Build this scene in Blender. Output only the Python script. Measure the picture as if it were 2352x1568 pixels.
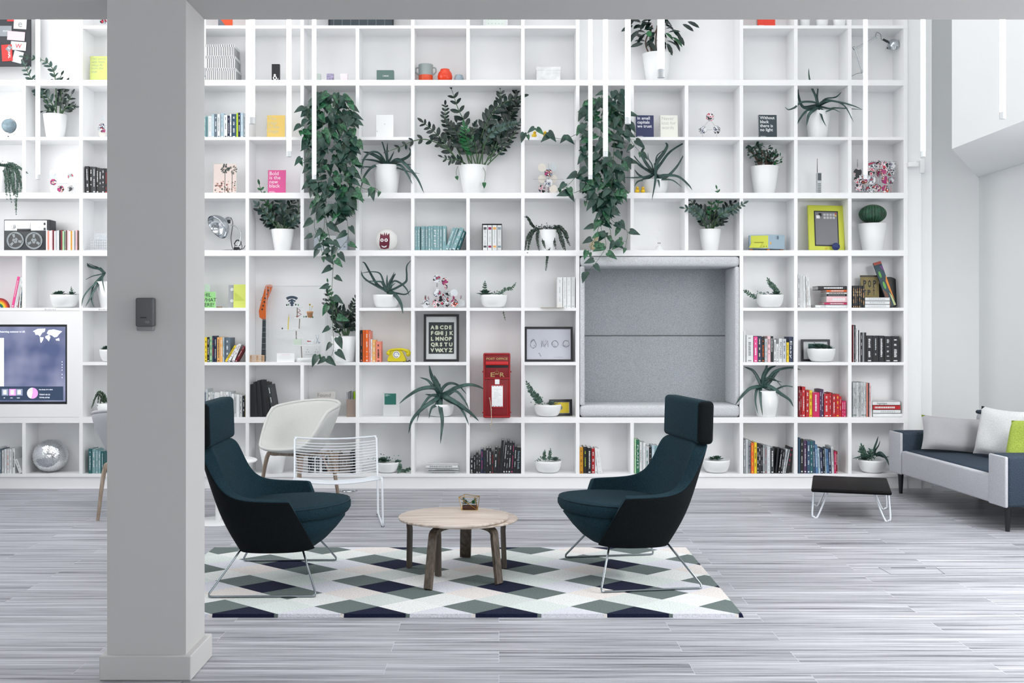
import bpy, bmesh, math, random
from mathutils import Vector, Matrix
PI = math.pi
scene = bpy.context.scene
for o in list(bpy.data.objects): bpy.data.objects.remove(o)
COL = scene.collection
# ------------------------------------------------------------------ camera
F, H, CX, CY = 2500.0, 1.36, 1146.0, 750.0      # focal length in px of a 2352 px wide frame, eye height, vanishing point
DS = 9.14                                       # distance of the front plane of the bookcase
cam_d = bpy.data.cameras.new('camera'); cam = bpy.data.objects.new('camera', cam_d); COL.objects.link(cam)
cam_d.sensor_width = 36; cam_d.lens = F / 2352 * 36
cam_d.shift_x = (1176 - CX) / 2352; cam_d.shift_y = -(784 - CY) / 2352
cam_d.clip_start = 0.05; cam_d.clip_end = 60
cam.location = (0, 0, H); cam.rotation_euler = (PI / 2, 0, 0)
scene.camera = cam
# ------------------------------------------------------------------ world, light, exposure
scene.view_settings.view_transform = 'Standard'; scene.view_settings.look = 'None'
scene.view_settings.gamma = 1; scene.view_settings.use_curve_mapping = False
scene.view_settings.exposure = 0.25
wd = bpy.data.worlds.new('world'); scene.world = wd; wd.use_nodes = True
wd.node_tree.nodes['Background'].inputs[0].default_value = (.8, .88, 1, 1)
wd.node_tree.nodes['Background'].inputs[1].default_value = 0.25
scene.cycles.max_bounces = 10; scene.cycles.diffuse_bounces = 6; scene.cycles.glossy_bounces = 4
scene.cycles.transmission_bounces = 6; scene.cycles.transparent_max_bounces = 10
scene.cycles.use_denoising = True; scene.cycles.use_adaptive_sampling = True; scene.cycles.adaptive_threshold = .015
scene.cycles.sample_clamp_indirect = 6
def area(name, loc, rot, sx, sy, power, col=(.93, .97, 1)):
    l = bpy.data.lights.new(name, 'AREA'); l.shape = 'RECTANGLE'; l.size = sx; l.size_y = sy; l.energy = power; l.color = col
    o = bpy.data.objects.new(name, l); COL.objects.link(o); o.location = loc; o.rotation_euler = rot
    return o
area('skylight', (-0.2, 6.4, 7.15), (0, 0, 0), 7.0, 3.4, 66, (1, .985, .975))
area('hall_front_fill', (0.3, 4.53, 3.9), (math.radians(80), 0, 0), 6.1, 2.3, 66, (1, .99, .985))  # added fill above the beam, no real window; lights the shelf backs frontally
area('lounge_back_fill', (0.2, -3.1, 1.55), (math.radians(90), 0, 0), 7.4, 2.4, 66, (1, .985, .97))  # unseen fill added behind the camera to lift the lower shelf rows
area('lounge_side_fill', (4.15, 2.4, 1.5), (math.radians(90), 0, math.radians(90)), 3.2, 2.0, 42, (1, .99, .98))  # fill added out of view to brighten the pillar's right face, no window
area('sofa_bay_fill', (3.8, 4.9, 2.66), (0, 0, 0), .6, 2.6, 105, (1, .99, .985))  # invented lamp, kept out of frame; brightens the walls around the sofa
area('hall_side_fill', (-4.62, 6.9, 3.3), (math.radians(90), 0, math.radians(-90)), 3.8, 2.8, 90, (1, .99, .985))  # made-up source on the left wall, added to brighten the right-hand walls
# ------------------------------------------------------------------ helpers
def lin(c):
    c = c.lstrip('#'); r = []
    for i in (0, 2, 4):
        v = int(c[i:i + 2], 16) / 255
        r.append(v / 12.92 if v <= .04045 else ((v + .055) / 1.055) ** 2.4)
    return (r[0], r[1], r[2], 1)
_m = {}
def nodes(m):
    m.use_nodes = True; nt = m.node_tree
    return nt, nt.nodes['Principled BSDF'], nt.nodes.new, nt.links.new
def mt(hexc, rough=.5, metal=0, noise=0, scale=40, bump=0, emit=0, spec=.5, name=None):
    key = (hexc, rough, metal, noise, scale, bump, emit, spec)
    if key in _m: return _m[key]
    m = bpy.data.materials.new(name or 'paint_' + hexc.strip('#'))
    nt, b, nn, ln = nodes(m)
    b.inputs['Base Color'].default_value = lin(hexc); b.inputs['Roughness'].default_value = rough
    b.inputs['Metallic'].default_value = metal; b.inputs['Specular IOR Level'].default_value = spec
    if noise or bump:
        tc = nn('ShaderNodeTexCoord'); tx = nn('ShaderNodeTexNoise'); tx.inputs['Scale'].default_value = scale; tx.inputs['Detail'].default_value = 4
        ln(tc.outputs['Object'], tx.inputs['Vector'])
        if noise:
            c = lin(hexc); mx = nn('ShaderNodeMix'); mx.data_type = 'RGBA'
            mx.inputs[6].default_value = tuple(max(0, v * (1 - noise)) for v in c[:3]) + (1,)
            mx.inputs[7].default_value = tuple(min(1, v * (1 + noise)) for v in c[:3]) + (1,)
            mr = nn('ShaderNodeMapRange'); mr.inputs[1].default_value = .3; mr.inputs[2].default_value = .7
            ln(tx.outputs['Fac'], mr.inputs[0]); ln(mr.outputs[0], mx.inputs[0]); ln(mx.outputs[2], b.inputs['Base Color'])
        if bump:
            bp = nn('ShaderNodeBump'); bp.inputs['Strength'].default_value = bump; bp.inputs['Distance'].default_value = .004
            ln(tx.outputs['Fac'], bp.inputs['Height']); ln(bp.outputs[0], b.inputs['Normal'])
    if emit:
        b.inputs['Emission Color'].default_value = lin(hexc); b.inputs['Emission Strength'].default_value = emit
    _m[key] = m
    return m
def W(px, py, D): return Vector(((px - CX) * D / F, D, H - (py - CY) * D / F))
def xs(px, dy=0): return (px - CX) * (DS + dy) / F
def zs(py, dy=0): return H - (py - CY) * (DS + dy) / F
LN = [-66, 62, 190, 318, 449, 581, 710, 835, 964.5, 1091.5]
TH = [8, 7, 13, 7, 13, 13, 7, 7, 13, 7]
SD = .256
def zt(r): return zs(LN[r + 1] - TH[r + 1] / 2)          # top of the board that row r stands on
class MB:
    def __init__(s): s.v = []; s.f = []; s.m = []; s.s = []; s.M = Matrix.Identity(4)
    def add(s, vs, fs, mi=0, smooth=False):
        b = len(s.v)
        for v in vs: s.v.append((s.M @ Vector(v))[:])
        for f in fs: s.f.append(tuple(b + i for i in f)); s.m.append(mi); s.s.append(smooth)
        return s
    def box(s, x0, x1, y0, y1, z0, z1, mi=0):
        vs = [(x, y, z) for z in (z0, z1) for y in (y0, y1) for x in (x0, x1)]
        return s.add(vs, [(0, 2, 3, 1), (4, 5, 7, 6), (0, 1, 5, 4), (2, 6, 7, 3), (0, 4, 6, 2), (1, 3, 7, 5)], mi)
    def rbox(s, x0, x1, y0, y1, z0, z1, r=.01, mi=0, seg=3):
        bm = bmesh.new(); bmesh.ops.create_cube(bm, size=1)
        for v in bm.verts: v.co = Vector(((x0 + x1) / 2 + v.co.x * (x1 - x0), (y0 + y1) / 2 + v.co.y * (y1 - y0), (z0 + z1) / 2 + v.co.z * (z1 - z0)))
        bmesh.ops.bevel(bm, geom=bm.edges[:], offset=min(r, .49 * min(x1 - x0, y1 - y0, z1 - z0)), segments=seg, affect='EDGES', profile=.5)
        bm.verts.index_update()
        s.add([v.co[:] for v in bm.verts], [tuple(v.index for v in f.verts) for f in bm.faces], mi, True); bm.free(); return s
    def tube(s, pts, r, seg=8, closed=False, mi=0, flat=1.0):
        pts = [Vector(p) for p in pts]; n = len(pts)
        rs = r if isinstance(r, (list, tuple)) else [r] * n
        vs = []; fs = []; prev = None
        for i, p in enumerate(pts):
            if closed: t = pts[(i + 1) % n] - pts[i - 1]
            else: t = pts[min(i + 1, n - 1)] - pts[max(i - 1, 0)]
            t = t.normalized() if t.length > 1e-9 else Vector((0, 0, 1))
            if prev is None: a = Vector((0, 0, 1)) if abs(t.z) < .9 else Vector((1, 0, 0)); u = t.cross(a).normalized()
            else: u = (prev - t * prev.dot(t)); u = u.normalized() if u.length > 1e-6 else t.orthogonal().normalized()
            prev = u; w = t.cross(u)
            for k in range(seg):
                an = 2 * PI * k / seg; vs.append((p + u * (rs[i] * math.cos(an)) + w * (rs[i] * flat * math.sin(an)))[:])
        m = n if closed else n - 1
        for i in range(m):
            for k in range(seg):
                a = i * seg + k; b = i * seg + (k + 1) % seg; c = ((i + 1) % n) * seg + (k + 1) % seg; d = ((i + 1) % n) * seg + k
                fs.append((a, b, c, d))
        s.add(vs, fs, mi, seg > 4)
        if not closed:
            s.add([vs[k] for k in range(seg)], [tuple(range(seg))[::-1]], mi); s.add([vs[(n - 1) * seg + k] for k in range(seg)], [tuple(range(seg))], mi)
        return s
    def lathe(s, prof, c=(0, 0, 0), seg=32, mi=0, smooth=True):
        vs = []; fs = []; n = len(prof)
        for k in range(seg):
            a = 2 * PI * k / seg
            for r, z in prof: vs.append((c[0] + r * math.cos(a), c[1] + r * math.sin(a), c[2] + z))
        for k in range(seg):
            for i in range(n - 1):
                a = k * n + i; b = ((k + 1) % seg) * n + i; fs.append((a, b, b + 1, a + 1))
        return s.add(vs, fs, mi, smooth)
    def disc(s, c, r, seg=24, mi=0, axis='z', h=.002):
        A = {'z': Matrix.Identity(4), 'y': Matrix.Rotation(PI / 2, 4, 'X'), 'x': Matrix.Rotation(PI / 2, 4, 'Y')}[axis]
        vs = []
        for z in (0, h):
            for k in range(seg):
                a = 2 * PI * k / seg; vs.append(Vector(c) + (A @ Vector((r * math.cos(a), r * math.sin(a), z - h / 2))))
        fs = [tuple(range(seg))[::-1], tuple(range(seg, 2 * seg))] + [(k, (k + 1) % seg, seg + (k + 1) % seg, seg + k) for k in range(seg)]
        return s.add(vs, fs, mi)
    def prism(s, poly, y0, y1, mi=0, smooth=False):         # polygon of (x, z) pushed along y
        n = len(poly); vs = [(x, y0, z) for x, z in poly] + [(x, y1, z) for x, z in poly]
        return s.add(vs, [tuple(range(n)), tuple(range(n, 2 * n))[::-1]] + [(k, n + k, n + (k + 1) % n, (k + 1) % n) for k in range(n)], mi, smooth)
    def slabz(s, poly, z0, z1, mi=0):                       # polygon of (x, y) pushed along z
        n = len(poly); vs = [(x, y, z0) for x, y in poly] + [(x, y, z1) for x, y in poly]
        return s.add(vs, [tuple(range(n))[::-1], tuple(range(n, 2 * n))] + [(k, (k + 1) % n, n + (k + 1) % n, n + k) for k in range(n)], mi)
    def ball(s, c, rx, ry=None, rz=None, mi=0, seg=20, rings=12):
        ry = ry or rx; rz = rz or rx; vs = []; fs = []
        for i in range(rings + 1):
            p = PI * i / rings
            for k in range(seg):
                a = 2 * PI * k / seg; vs.append((c[0] + rx * math.sin(p) * math.cos(a), c[1] + ry * math.sin(p) * math.sin(a), c[2] - rz * math.cos(p)))
        for i in range(rings):
            for k in range(seg): fs.append((i * seg + k, i * seg + (k + 1) % seg, (i + 1) * seg + (k + 1) % seg, (i + 1) * seg + k))
        return s.add(vs, fs, mi, True)
    def strap(s, pts, w0, th=.18, nrm=Vector((0, -1, .3)), mi=0, shape=None):   # fleshy tapering leaf along pts
        n = len(pts); vs = []; fs = []
        for i, p in enumerate(pts):
            t = (pts[min(i + 1, n - 1)] - pts[max(i - 1, 0)]).normalized()
            sd = t.cross(nrm); sd = sd.normalized() if sd.length > 1e-5 else t.orthogonal().normalized(); nm = sd.cross(t).normalized()
            q = i / (n - 1); w = w0 * ((1 - q) ** .75 * (.82 + .6 * q) if shape is None else shape(q)) / 2 + .0006
            for a, b in ((-1, .15), (-.45, -.12), (0, -.25), (.45, -.12), (1, .15), (0, -1)):
                vs.append((p + sd * (a * w) - nm * (w * (th * 1.6) * (-b if b > -1 else 1) if b > -1 else 0) - (nm * (w * th * 2.2) if b == -1 else nm * 0))[:])
        for i in range(n - 1):
            for k in range(6): fs.append((i * 6 + k, i * 6 + (k + 1) % 6, (i + 1) * 6 + (k + 1) % 6, (i + 1) * 6 + k))
        return s.add(vs, fs, mi, True)
    def leaf(s, base, d, nrm, L, Wd, kind='oval', curl=.15, mi=0):
        d = Vector(d).normalized(); nrm = Vector(nrm); sd = d.cross(nrm)
        sd = sd.normalized() if sd.length > 1e-4 else d.orthogonal().normalized(); nm = sd.cross(d).normalized(); base = Vector(base)
        if kind == 'heart': T = ((-.1, .55), (.02, .95), (.2, 1), (.45, .8), (.72, .42), (1, .0))
        elif kind == 'lance': T = ((0, .05), (.2, .7), (.45, 1), (.75, .6), (1, 0))
        else: T = ((0, .1), (.2, .75), (.5, 1), (.8, .72), (1, .03))
        vs = []
        for q, w in T:
            dr = -curl * L * q * q
            mid = base + d * (L * (q if q > 0 else 0)) + nm * dr
            e = base + d * (L * q) + nm * (dr + .12 * Wd * w)
            vs += [(e - sd * (w * Wd / 2))[:], mid[:], (e + sd * (w * Wd / 2))[:]]
        fs = []
        for i in range(len(T) - 1):
            a = 3 * i; fs += [(a, a + 1, a + 4, a + 3), (a + 1, a + 2, a + 5, a + 4)]
        return s.add(vs, fs, mi, True)
    def build(s, name, mats, parent=None, world=True, sub=0, bevel=0, solid=0):
        me = bpy.data.meshes.new(name)
        off = parent_world(parent) if (parent is not None and world) else Vector((0, 0, 0))
        me.from_pydata([(v[0] - off.x, v[1] - off.y, v[2] - off.z) for v in s.v], [], s.f)
        for m in (mats if isinstance(mats, (list, tuple)) else [mats]): me.materials.append(m)
        me.polygons.foreach_set('material_index', s.m); me.polygons.foreach_set('use_smooth', s.s); me.update()
        o = bpy.data.objects.new(name, me); COL.objects.link(o)
        if parent is not None: o.parent = parent
        if solid: md = o.modifiers.new('t', 'SOLIDIFY'); md.thickness = solid; md.offset = 0
        if bevel:
            md = o.modifiers.new('b', 'BEVEL'); md.width = bevel; md.segments = 2; md.limit_method = 'ANGLE'
        if sub: md = o.modifiers.new('s', 'SUBSURF'); md.levels = sub; md.render_levels = sub
        return o
def parent_world(p):
    v = Vector((0, 0, 0))
    while p is not None: v += p.location; p = p.parent
    return v
def tag(o, label=None, cat=None, group=None, kind=None):
    if label: o['label'] = label
    if cat: o['category'] = cat
    if group: o['group'] = group
    if kind: o['kind'] = kind
    return o
def thing(name, label, cat, loc=(0, 0, 0), rz=0, group=None):
    o = bpy.data.objects.new(name, None); COL.objects.link(o); o.location = loc; o.rotation_euler = (0, 0, rz); o.empty_display_size = .05
    return tag(o, label, cat, group)
def structure(name, mb, mats, label=None):
    o = mb.build(name, mats); return tag(o, label, None, None, 'structure')
def copy_tree(o, parent=None):
    c = o.copy(); COL.objects.link(c)
    if parent is not None: c.parent = parent
    for ch in list(o.children): copy_tree(ch, c)
    return c
def text(body, size, loc, mat, parent, name='lettering', rot=(PI / 2, 0, 0), align='LEFT', bold=0, ext=.0004, width=None, lead=1.0):
    c = bpy.data.curves.new('t', 'FONT'); c.body = body; c.size = size; c.align_x = align; c.offset = bold; c.extrude = ext; c.space_line = lead; c.resolution_u = 2
    o = bpy.data.objects.new('t', c); me = bpy.data.meshes.new_from_object(o)
    bpy.data.objects.remove(o); bpy.data.curves.remove(c)
    me.name = name; me.materials.clear(); me.materials.append(mat)
    if width and len(me.vertices):
        xs_ = [v.co.x for v in me.vertices]; k = width / max(1e-6, max(xs_) - min(xs_))
        for v in me.vertices: v.co.x *= k
    for p in me.polygons: p.material_index = 0
    q = bpy.data.objects.new(name, me); COL.objects.link(q); q.rotation_euler = rot
    if parent is not None: q.parent = parent; q.location = Vector(loc) - parent_world(parent)
    else: q.location = loc
    return q
def smooth(pts, k=6):
    pts = [Vector(p) for p in pts]; P = [2 * pts[0] - pts[1]] + pts + [2 * pts[-1] - pts[-2]]; out = []
    for i in range(1, len(P) - 2):
        for j in range(k):
            t = j / k; a, b, c, d = P[i - 1], P[i], P[i + 1], P[i + 2]
            out.append(.5 * ((2 * b) + (c - a) * t + (2 * a - 5 * b + 4 * c - d) * t * t + (3 * b - a - 3 * c + d) * t ** 3))
    out.append(pts[-1]); return out
# ------------------------------------------------------------------ materials
WHITE = mt('#f2f3f4', .45, noise=.015, scale=2, name='white_laminate')
WALL = mt('#f1f3f4', .8, noise=.01, scale=1.5, name='white_wall_paint')
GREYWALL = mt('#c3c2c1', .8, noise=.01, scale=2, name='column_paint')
POT = mt('#eceeef', .4, name='white_ceramic')
SOIL = mt('#1b1715', .9, noise=.4, scale=90, bump=.6)
CHROME = mt('#c9ced2', .12, 1, name='chrome')
BLACK = mt('#0d1216', .45); PAPER = mt('#dedfdc', .8); INK = mt('#2a3036', .7)
def leafmat(a, b, name, rough=.35, scale=25):
    m = bpy.data.materials.new(name); nt, p, nn, ln = nodes(m)
    tc = nn('ShaderNodeTexCoord'); tx = nn('ShaderNodeTexNoise'); tx.inputs['Scale'].default_value = scale; tx.inputs['Detail'].default_value = 3
    rp = nn('ShaderNodeValToRGB'); rp.color_ramp.elements[0].position = .42; rp.color_ramp.elements[1].position = .62
    rp.color_ramp.elements[0].color = lin(a); rp.color_ramp.elements[1].color = lin(b)
    ln(tc.outputs['Object'], tx.inputs['Vector']); ln(tx.outputs['Fac'], rp.inputs[0]); ln(rp.outputs[0], p.inputs['Base Color'])
    p.inputs['Roughness'].default_value = rough
    return m
L_POTHOS = leafmat('#16352d', '#264a3e', 'pothos_leaf')
L_POTHOS2 = leafmat('#17402c', '#33704a', 'pothos_leaf_variegated', scale=60)
L_ZZ = leafmat('#0f211d', '#1a332b', 'glossy_dark_leaf', .3)
L_ZZ2 = leafmat('#2a423c', '#44605a', 'pale_new_leaf', .35)
L_ALOE = leafmat('#24413b', '#3a5a52', 'aloe_leaf', .45, 14)
L_SUCC = leafmat('#2c4c40', '#5d7d70', 'succulent_leaf', .5, 50)
L_BRIGHT = leafmat('#1a5230', '#287040', 'bright_green_leaf', .4)
STEM = mt('#3c5a3a', .6, noise=.2, scale=50); BARK = mt('#55463c', .8, noise=.3, scale=60, bump=.4)

def floor_mat():
    m = bpy.data.materials.new('grey_wood_vinyl_planks'); nt, b, nn, ln = nodes(m)
    tc = nn('ShaderNodeTexCoord')
    def noise(sx, sy, detail, off=0):
        mp = nn('ShaderNodeMapping'); mp.inputs['Scale'].default_value = (sx, sy, 1); mp.inputs['Location'].default_value = (off, off, 0)
        t = nn('ShaderNodeTexNoise'); t.inputs['Scale'].default_value = 1; t.inputs['Detail'].default_value = detail; t.inputs['Roughness'].default_value = .6
        ln(mp.outputs[0], t.inputs['Vector']); return mp, t
    br = nn('ShaderNodeTexBrick'); br.inputs['Scale'].default_value = 1; br.inputs['Brick Width'].default_value = 1.22; br.inputs['Row Height'].default_value = .152
    br.inputs['Mortar Size'].default_value = .0008; br.inputs['Mortar Smooth'].default_value = .3; br.offset = .37; br.offset_frequency = 2; br.inputs['Bias'].default_value = 0
    br.inputs['Color1'].default_value = (0, 0, 0, 1); br.inputs['Color2'].default_value = (1, 1, 1, 1); br.inputs['Mortar'].default_value = (.5, .5, .5, 1)
    ln(tc.outputs['Object'], br.inputs['Vector'])
    # grain, shifted from plank to plank
    sc = nn('ShaderNodeVectorMath'); sc.operation = 'SCALE'; sc.inputs['Scale'].default_value = 9
    ln(br.outputs['Color'], sc.inputs[0]); ad = nn('ShaderNodeVectorMath'); ad.operation = 'ADD'
    ln(tc.outputs['Object'], ad.inputs[0]); ln(sc.outputs[0], ad.inputs[1])
    m1, n1 = noise(.75, 34, 5); m2, n2 = noise(2.2, 110, 4, 3); m3, n3 = noise(.5, 5.5, 3, 7)
    for q in (m1, m2, m3): ln(ad.outputs[0], q.inputs['Vector'])
    a1 = nn('ShaderNodeMath'); a1.operation = 'MULTIPLY_ADD'; a1.inputs[1].default_value = .46; ln(n1.outputs['Fac'], a1.inputs[0])
    a2 = nn('ShaderNodeMath'); a2.operation = 'MULTIPLY'; a2.inputs[1].default_value = .36; ln(n2.outputs['Fac'], a2.inputs[0]); ln(a2.outputs[0], a1.inputs[2])
    a3 = nn('ShaderNodeMath'); a3.operation = 'MULTIPLY_ADD'; a3.inputs[1].default_value = .18; ln(n3.outputs['Fac'], a3.inputs[0]); ln(a1.outputs[0], a3.inputs[2])
    rp = nn('ShaderNodeValToRGB'); cr = rp.color_ramp; cr.elements[0].position = .39; cr.elements[0].color = lin('#5e6066')
    cr.elements[1].position = .62; cr.elements[1].color = lin('#c9cbd1'); e = cr.elements.new(.47); e.color = lin('#97999f'); e = cr.elements.new(.54); e.color = lin('#aeb0b6')
    ln(a3.outputs[0], rp.inputs[0])
    mx = nn('ShaderNodeMix'); mx.data_type = 'RGBA'; mx.inputs[7].default_value = lin('#cfd1d8')
    ln(br.outputs['Fac'], mx.inputs[0]); ln(rp.outputs[0], mx.inputs[6]); ln(mx.outputs[2], b.inputs['Base Color'])
    b.inputs['Roughness'].default_value = .42; b.inputs['Specular IOR Level'].default_value = .4
    return m
# ------------------------------------------------------------------ the room
XL, XR, YB, YF = -4.7, 4.23, 9.59, -3.2
CZ = 7.3
structure('floor', MB().box(XL - .1, 6.0, YF - .1, YB + .1, -.1, 0), floor_mat(), 'pale grey wood plank floor')
structure('wall_back', MB().box(XL - .1, 6.0, YB, YB + .1, 0, CZ), WALL, 'white wall behind the bookcase')
structure('wall_left', MB().box(XL - .1, XL, YF, YB, 0, CZ), WALL, 'white side wall')
structure('wall_right', MB().box(XR, XR + .1, YF, YB, 0, CZ), WALL, 'white side wall behind the sofa')
structure('wall_upper_right', MB().slabz([(3.354, YF), (XR - .001, YF), (XR - .001, YB - .001), (XR - .01, YB - .001), (3.354, 8.06)][::1], 2.676, CZ - .001), WALL, 'white boxed-out upper wall above the sofa')
structure('wall_front', MB().box(XL, XR, YF - .1, YF, 0, CZ), WALL, 'white wall behind the camera')
structure('ceiling', MB().box(XL, XR, 4.1, YB, CZ, CZ + .1), WALL, 'white ceiling of the double-height hall')
structure('ceiling_low', MB().box(XL, 3.353, YF, 4.199, 2.96, 3.06), WALL, 'low white ceiling before the beam')
structure('beam', MB().box(XL, 3.353, 4.2, 4.467, 2.62, CZ - .001), GREYWALL, 'white painted beam across the top')
structure('pillar', MB().box(-1.512, -1.208, 4.2, 4.467, 0, 2.62), GREYWALL, 'square painted pillar before the bookcase')
structure('trim_1', MB().box(-1.537, -1.183, 4.182, 4.492, 0, .095), GREYWALL, 'white skirting around the pillar foot').modifiers.new('b', 'BEVEL').width = .004
structure('wall_pier', MB().box(xs(2116, .05), xs(2140, .05), DS + .05, YB - .001, 0, CZ - .001), WALL, 'narrow white wall pier beside the bookcase')
structure('wall_infill', MB().box(xs(2085.5), xs(2116, .02), DS + .02, YB - .001, 0, CZ - .001), WALL, 'white wall strip between bookcase and pier')
structure('baseboard_right', MB().box(xs(2115, .03), xs(2141, .03), DS + .03, DS + .049, 0, .1), WALL, 'white skirting on the pier')
# bookcase
t = thing('bookcase', 'white grid bookcase filling the whole wall from floor to ceiling', 'bookcase', (xs(1080), DS, 0))
def up(px, segs, th=8):
    for a, b in segs:
        z1 = zs(LN[a] + TH[a] / 2); z0 = zs(LN[b] - TH[b] / 2)
        if b == 9: z0 = zs(LN[9] - TH[9] / 2)
        MB().box(xs(px - th / 2), xs(px + th / 2), DS, DS + SD, z0, z1).build('upright', WHITE, t)
up(55, [(2, 4), (5, 6), (8, 9)]); up(186, [(0, 9)]); up(313, [(0, 9)]); up(441, [(0, 9)]); up(568, [(0, 9)])
up(694, [(0, 5), (7, 8)]); up(821, [(1, 9)]); up(948, [(0, 9)]); up(1075, [(0, 2), (4, 9)]); up(1201, [(0, 9)]); up(1327, [(0, 9)])
up(1452, [(2, 5), (8, 9)]); up(1577, [(2, 5), (8, 9)]); up(1703, [(0, 9)])
for q in (1828, 1952): up(q, [(0, 9)])
up(2080, [(0, 9)], 9)
def sh(line, segs):
    for a, b in segs:
        MB().box(xs(a), xs(b), DS - .0015, DS + SD, zs(LN[line] + TH[line] / 2), zs(LN[line] - TH[line] / 2)).build('shelf_board', WHITE, t)
XA = -90; XE = 2085
sh(0, [(XA, XE)]); sh(1, [(186, 1327), (1703, XE)]); sh(2, [(XA, XE)]); sh(3, [(XA, 948), (1201, XE)]); sh(4, [(XA, XE)]); sh(5, [(XA, XE)])
sh(6, [(XA, 570.5), (821, 1327), (1703, XE)]); sh(7, [(187, 1075), (1201, 1327), (1703, XE)]); sh(8, [(XA, XE)]); sh(9, [(XA, XE)])
MB().box(xs(XA), xs(XE), DS + .012, DS + SD, 0, zs(LN[9] + TH[9] / 2)).build('plinth', WHITE, t)
b = MB(); z0, z1 = 0, zs(-66)
b.box(xs(XA), xs(1331), DS + SD, DS + SD + .012, z0, z1); b.box(xs(1699), xs(XE), DS + SD, DS + SD + .012, z0, z1)
b.box(xs(1331), xs(1699), DS + SD, DS + SD + .012, z0, zs(LN[8])); b.box(xs(1331), xs(1699), DS + SD, DS + SD + .012, zs(LN[5]), z1)
b.build('back_panel', WHITE, t)
# white fascia around the screen
b = MB(); za, zb = zs(LN[8] - 7), zs(LN[6] + 4)
sx0, sx1, sz0, sz1 = xs(-260), xs(154), zs(928), zs(745)
b.box(xs(XA), xs(182), DS, DS + .02, sz1, zb); b.box(xs(XA), xs(182), DS, DS + .02, za, sz0); b.box(sx1, xs(182), DS, DS + .02, sz0, sz1)
b.build('screen_surround', WHITE, t)
b = MB()
for x0_ in (103, 227):
    for k in range(9): b.box(xs(x0_ + 3 * k), xs(x0_ + 3 * k + (1.4 if k % 3 else 2.2)), DS - .0025, DS - .0015, zs(712), zs(710 - (k % 4 == 0)))
b.build('shelf_lettering', mt('#b9bdc0'), t)

# upholstered alcove
t = thing('alcove_seat', 'light grey upholstered window seat set into the bookcase', 'seat', (xs(1515), DS, zs(958)))
FEL = mt('#c9ccd0', .95, noise=.2, scale=170, bump=.5, name='light_grey_felt'); FEL2 = mt('#a3a8ac', .95, noise=.26, scale=170, bump=.5, name='grey_felt')
ax0, ax1, az0, az1, ad = xs(1332), xs(1699), zs(957.5), zs(588), .42
MB().rbox(ax0, ax1, DS - .012, DS + ad, az0, zs(930), .03).build('seat_pad', FEL, t)
MB().rbox(ax0, ax1, DS - .008, DS + ad, zs(612), az1, .03).build('top_pad', FEL, t)
MB().rbox(ax0, xs(1343), DS - .004, DS + ad, zs(931), zs(611), .012).build('side_pad', FEL, t)
MB().rbox(xs(1688), ax1, DS - .004, DS + ad, zs(931), zs(611), .02).build('side_pad', FEL, t)
zm = H - (771 - CY) * (DS + ad - .03) / F
MB().rbox(xs(1340), xs(1692), DS + ad - .03, DS + ad + .02, zs(932), zm - .002, .012).build('back_cushion', FEL2, t)
MB().rbox(xs(1340), xs(1692), DS + ad - .03, DS + ad + .02, zm + .002, zs(608), .012).build('back_cushion', FEL2, t)

# pendant light tubes
TUBE = mt('#f4faff', .4, emit=1.8, name='lit_led_tube'); ACR = mt('#d9dde0', .2, name='clear_end_cap')
proto = None
TL = [(-1.38, 8.13, 'second column from the pillar, over the thick ivy'), (-1.36, 7.05, 'just beside the thick ivy'), (-1.34, 5.91, 'shortest-looking one beside the striped boxes'),
      (.683, 8.13, 'lowest one before the second ivy'), (.69, 7.05, 'middle one of three before the second ivy'), (.70, 5.91, 'one at the inner edge of the second ivy'), (.716, 4.81, 'thickest one, before the big potted ficus'),
      (-3.444, 8.13, 'lone one beyond the pillar, near the pinned cards'), (2.738, 8.13, 'one before the chrome desk lamp'), (2.747, 7.05, 'one above the white wall sensor'), (2.67, 5.77, 'lone one before the blank white wall'), (-1.304, 4.78, 'one almost hidden behind the pillar edge')]
for x, y, wh in TL:
    if proto is None:
        proto = thing('pendant_tube_light', '', 'light', (0, 0, 0), 0, 'vertical light tubes hung in the hall')
        MB().tube([(0, 0, .036), (0, 0, 1.62)], .0155, 14).build('light_tube', TUBE, proto)
        MB().tube([(0, 0, 0), (0, 0, .036)], .0165, 14).build('end_cap', ACR, proto)
        MB().tube([(0, 0, 1.62), (0, 0, 1.68)], .0165, 14).build('top_cap', ACR, proto)
        MB().tube([(0, 0, 1.68), (0, 0, CZ - 2.46)], .0015, 6).build('cable', mt('#e0e2e4'), proto)
        q = proto
    else: q = copy_tree(proto)
    q.location = (x, y, 2.46); q['label'] = 'vertical glowing white tube light, ' + wh
# sensor on the right wall
t = thing('wall_sensor', 'small white motion sensor bracketed to the wall beside the bookcase', 'sensor', (xs(2120), DS + .05, zs(380)))
MB().rbox(xs(2113), xs(2125), DS - .0, DS + .05, zs(397), zs(364), .006).build('bracket', POT, t)
MB().tube([(xs(2116), DS + .01, zs(369)), (xs(2104), DS - .01, zs(371)), (xs(2100), DS - .01, zs(376))], .006, 8).build('arm', POT, t)
MB().rbox(xs(2082), xs(2106), DS - .05, DS + .0, zs(385), zs(374), .008).build('sensor_head', POT, t)
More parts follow.
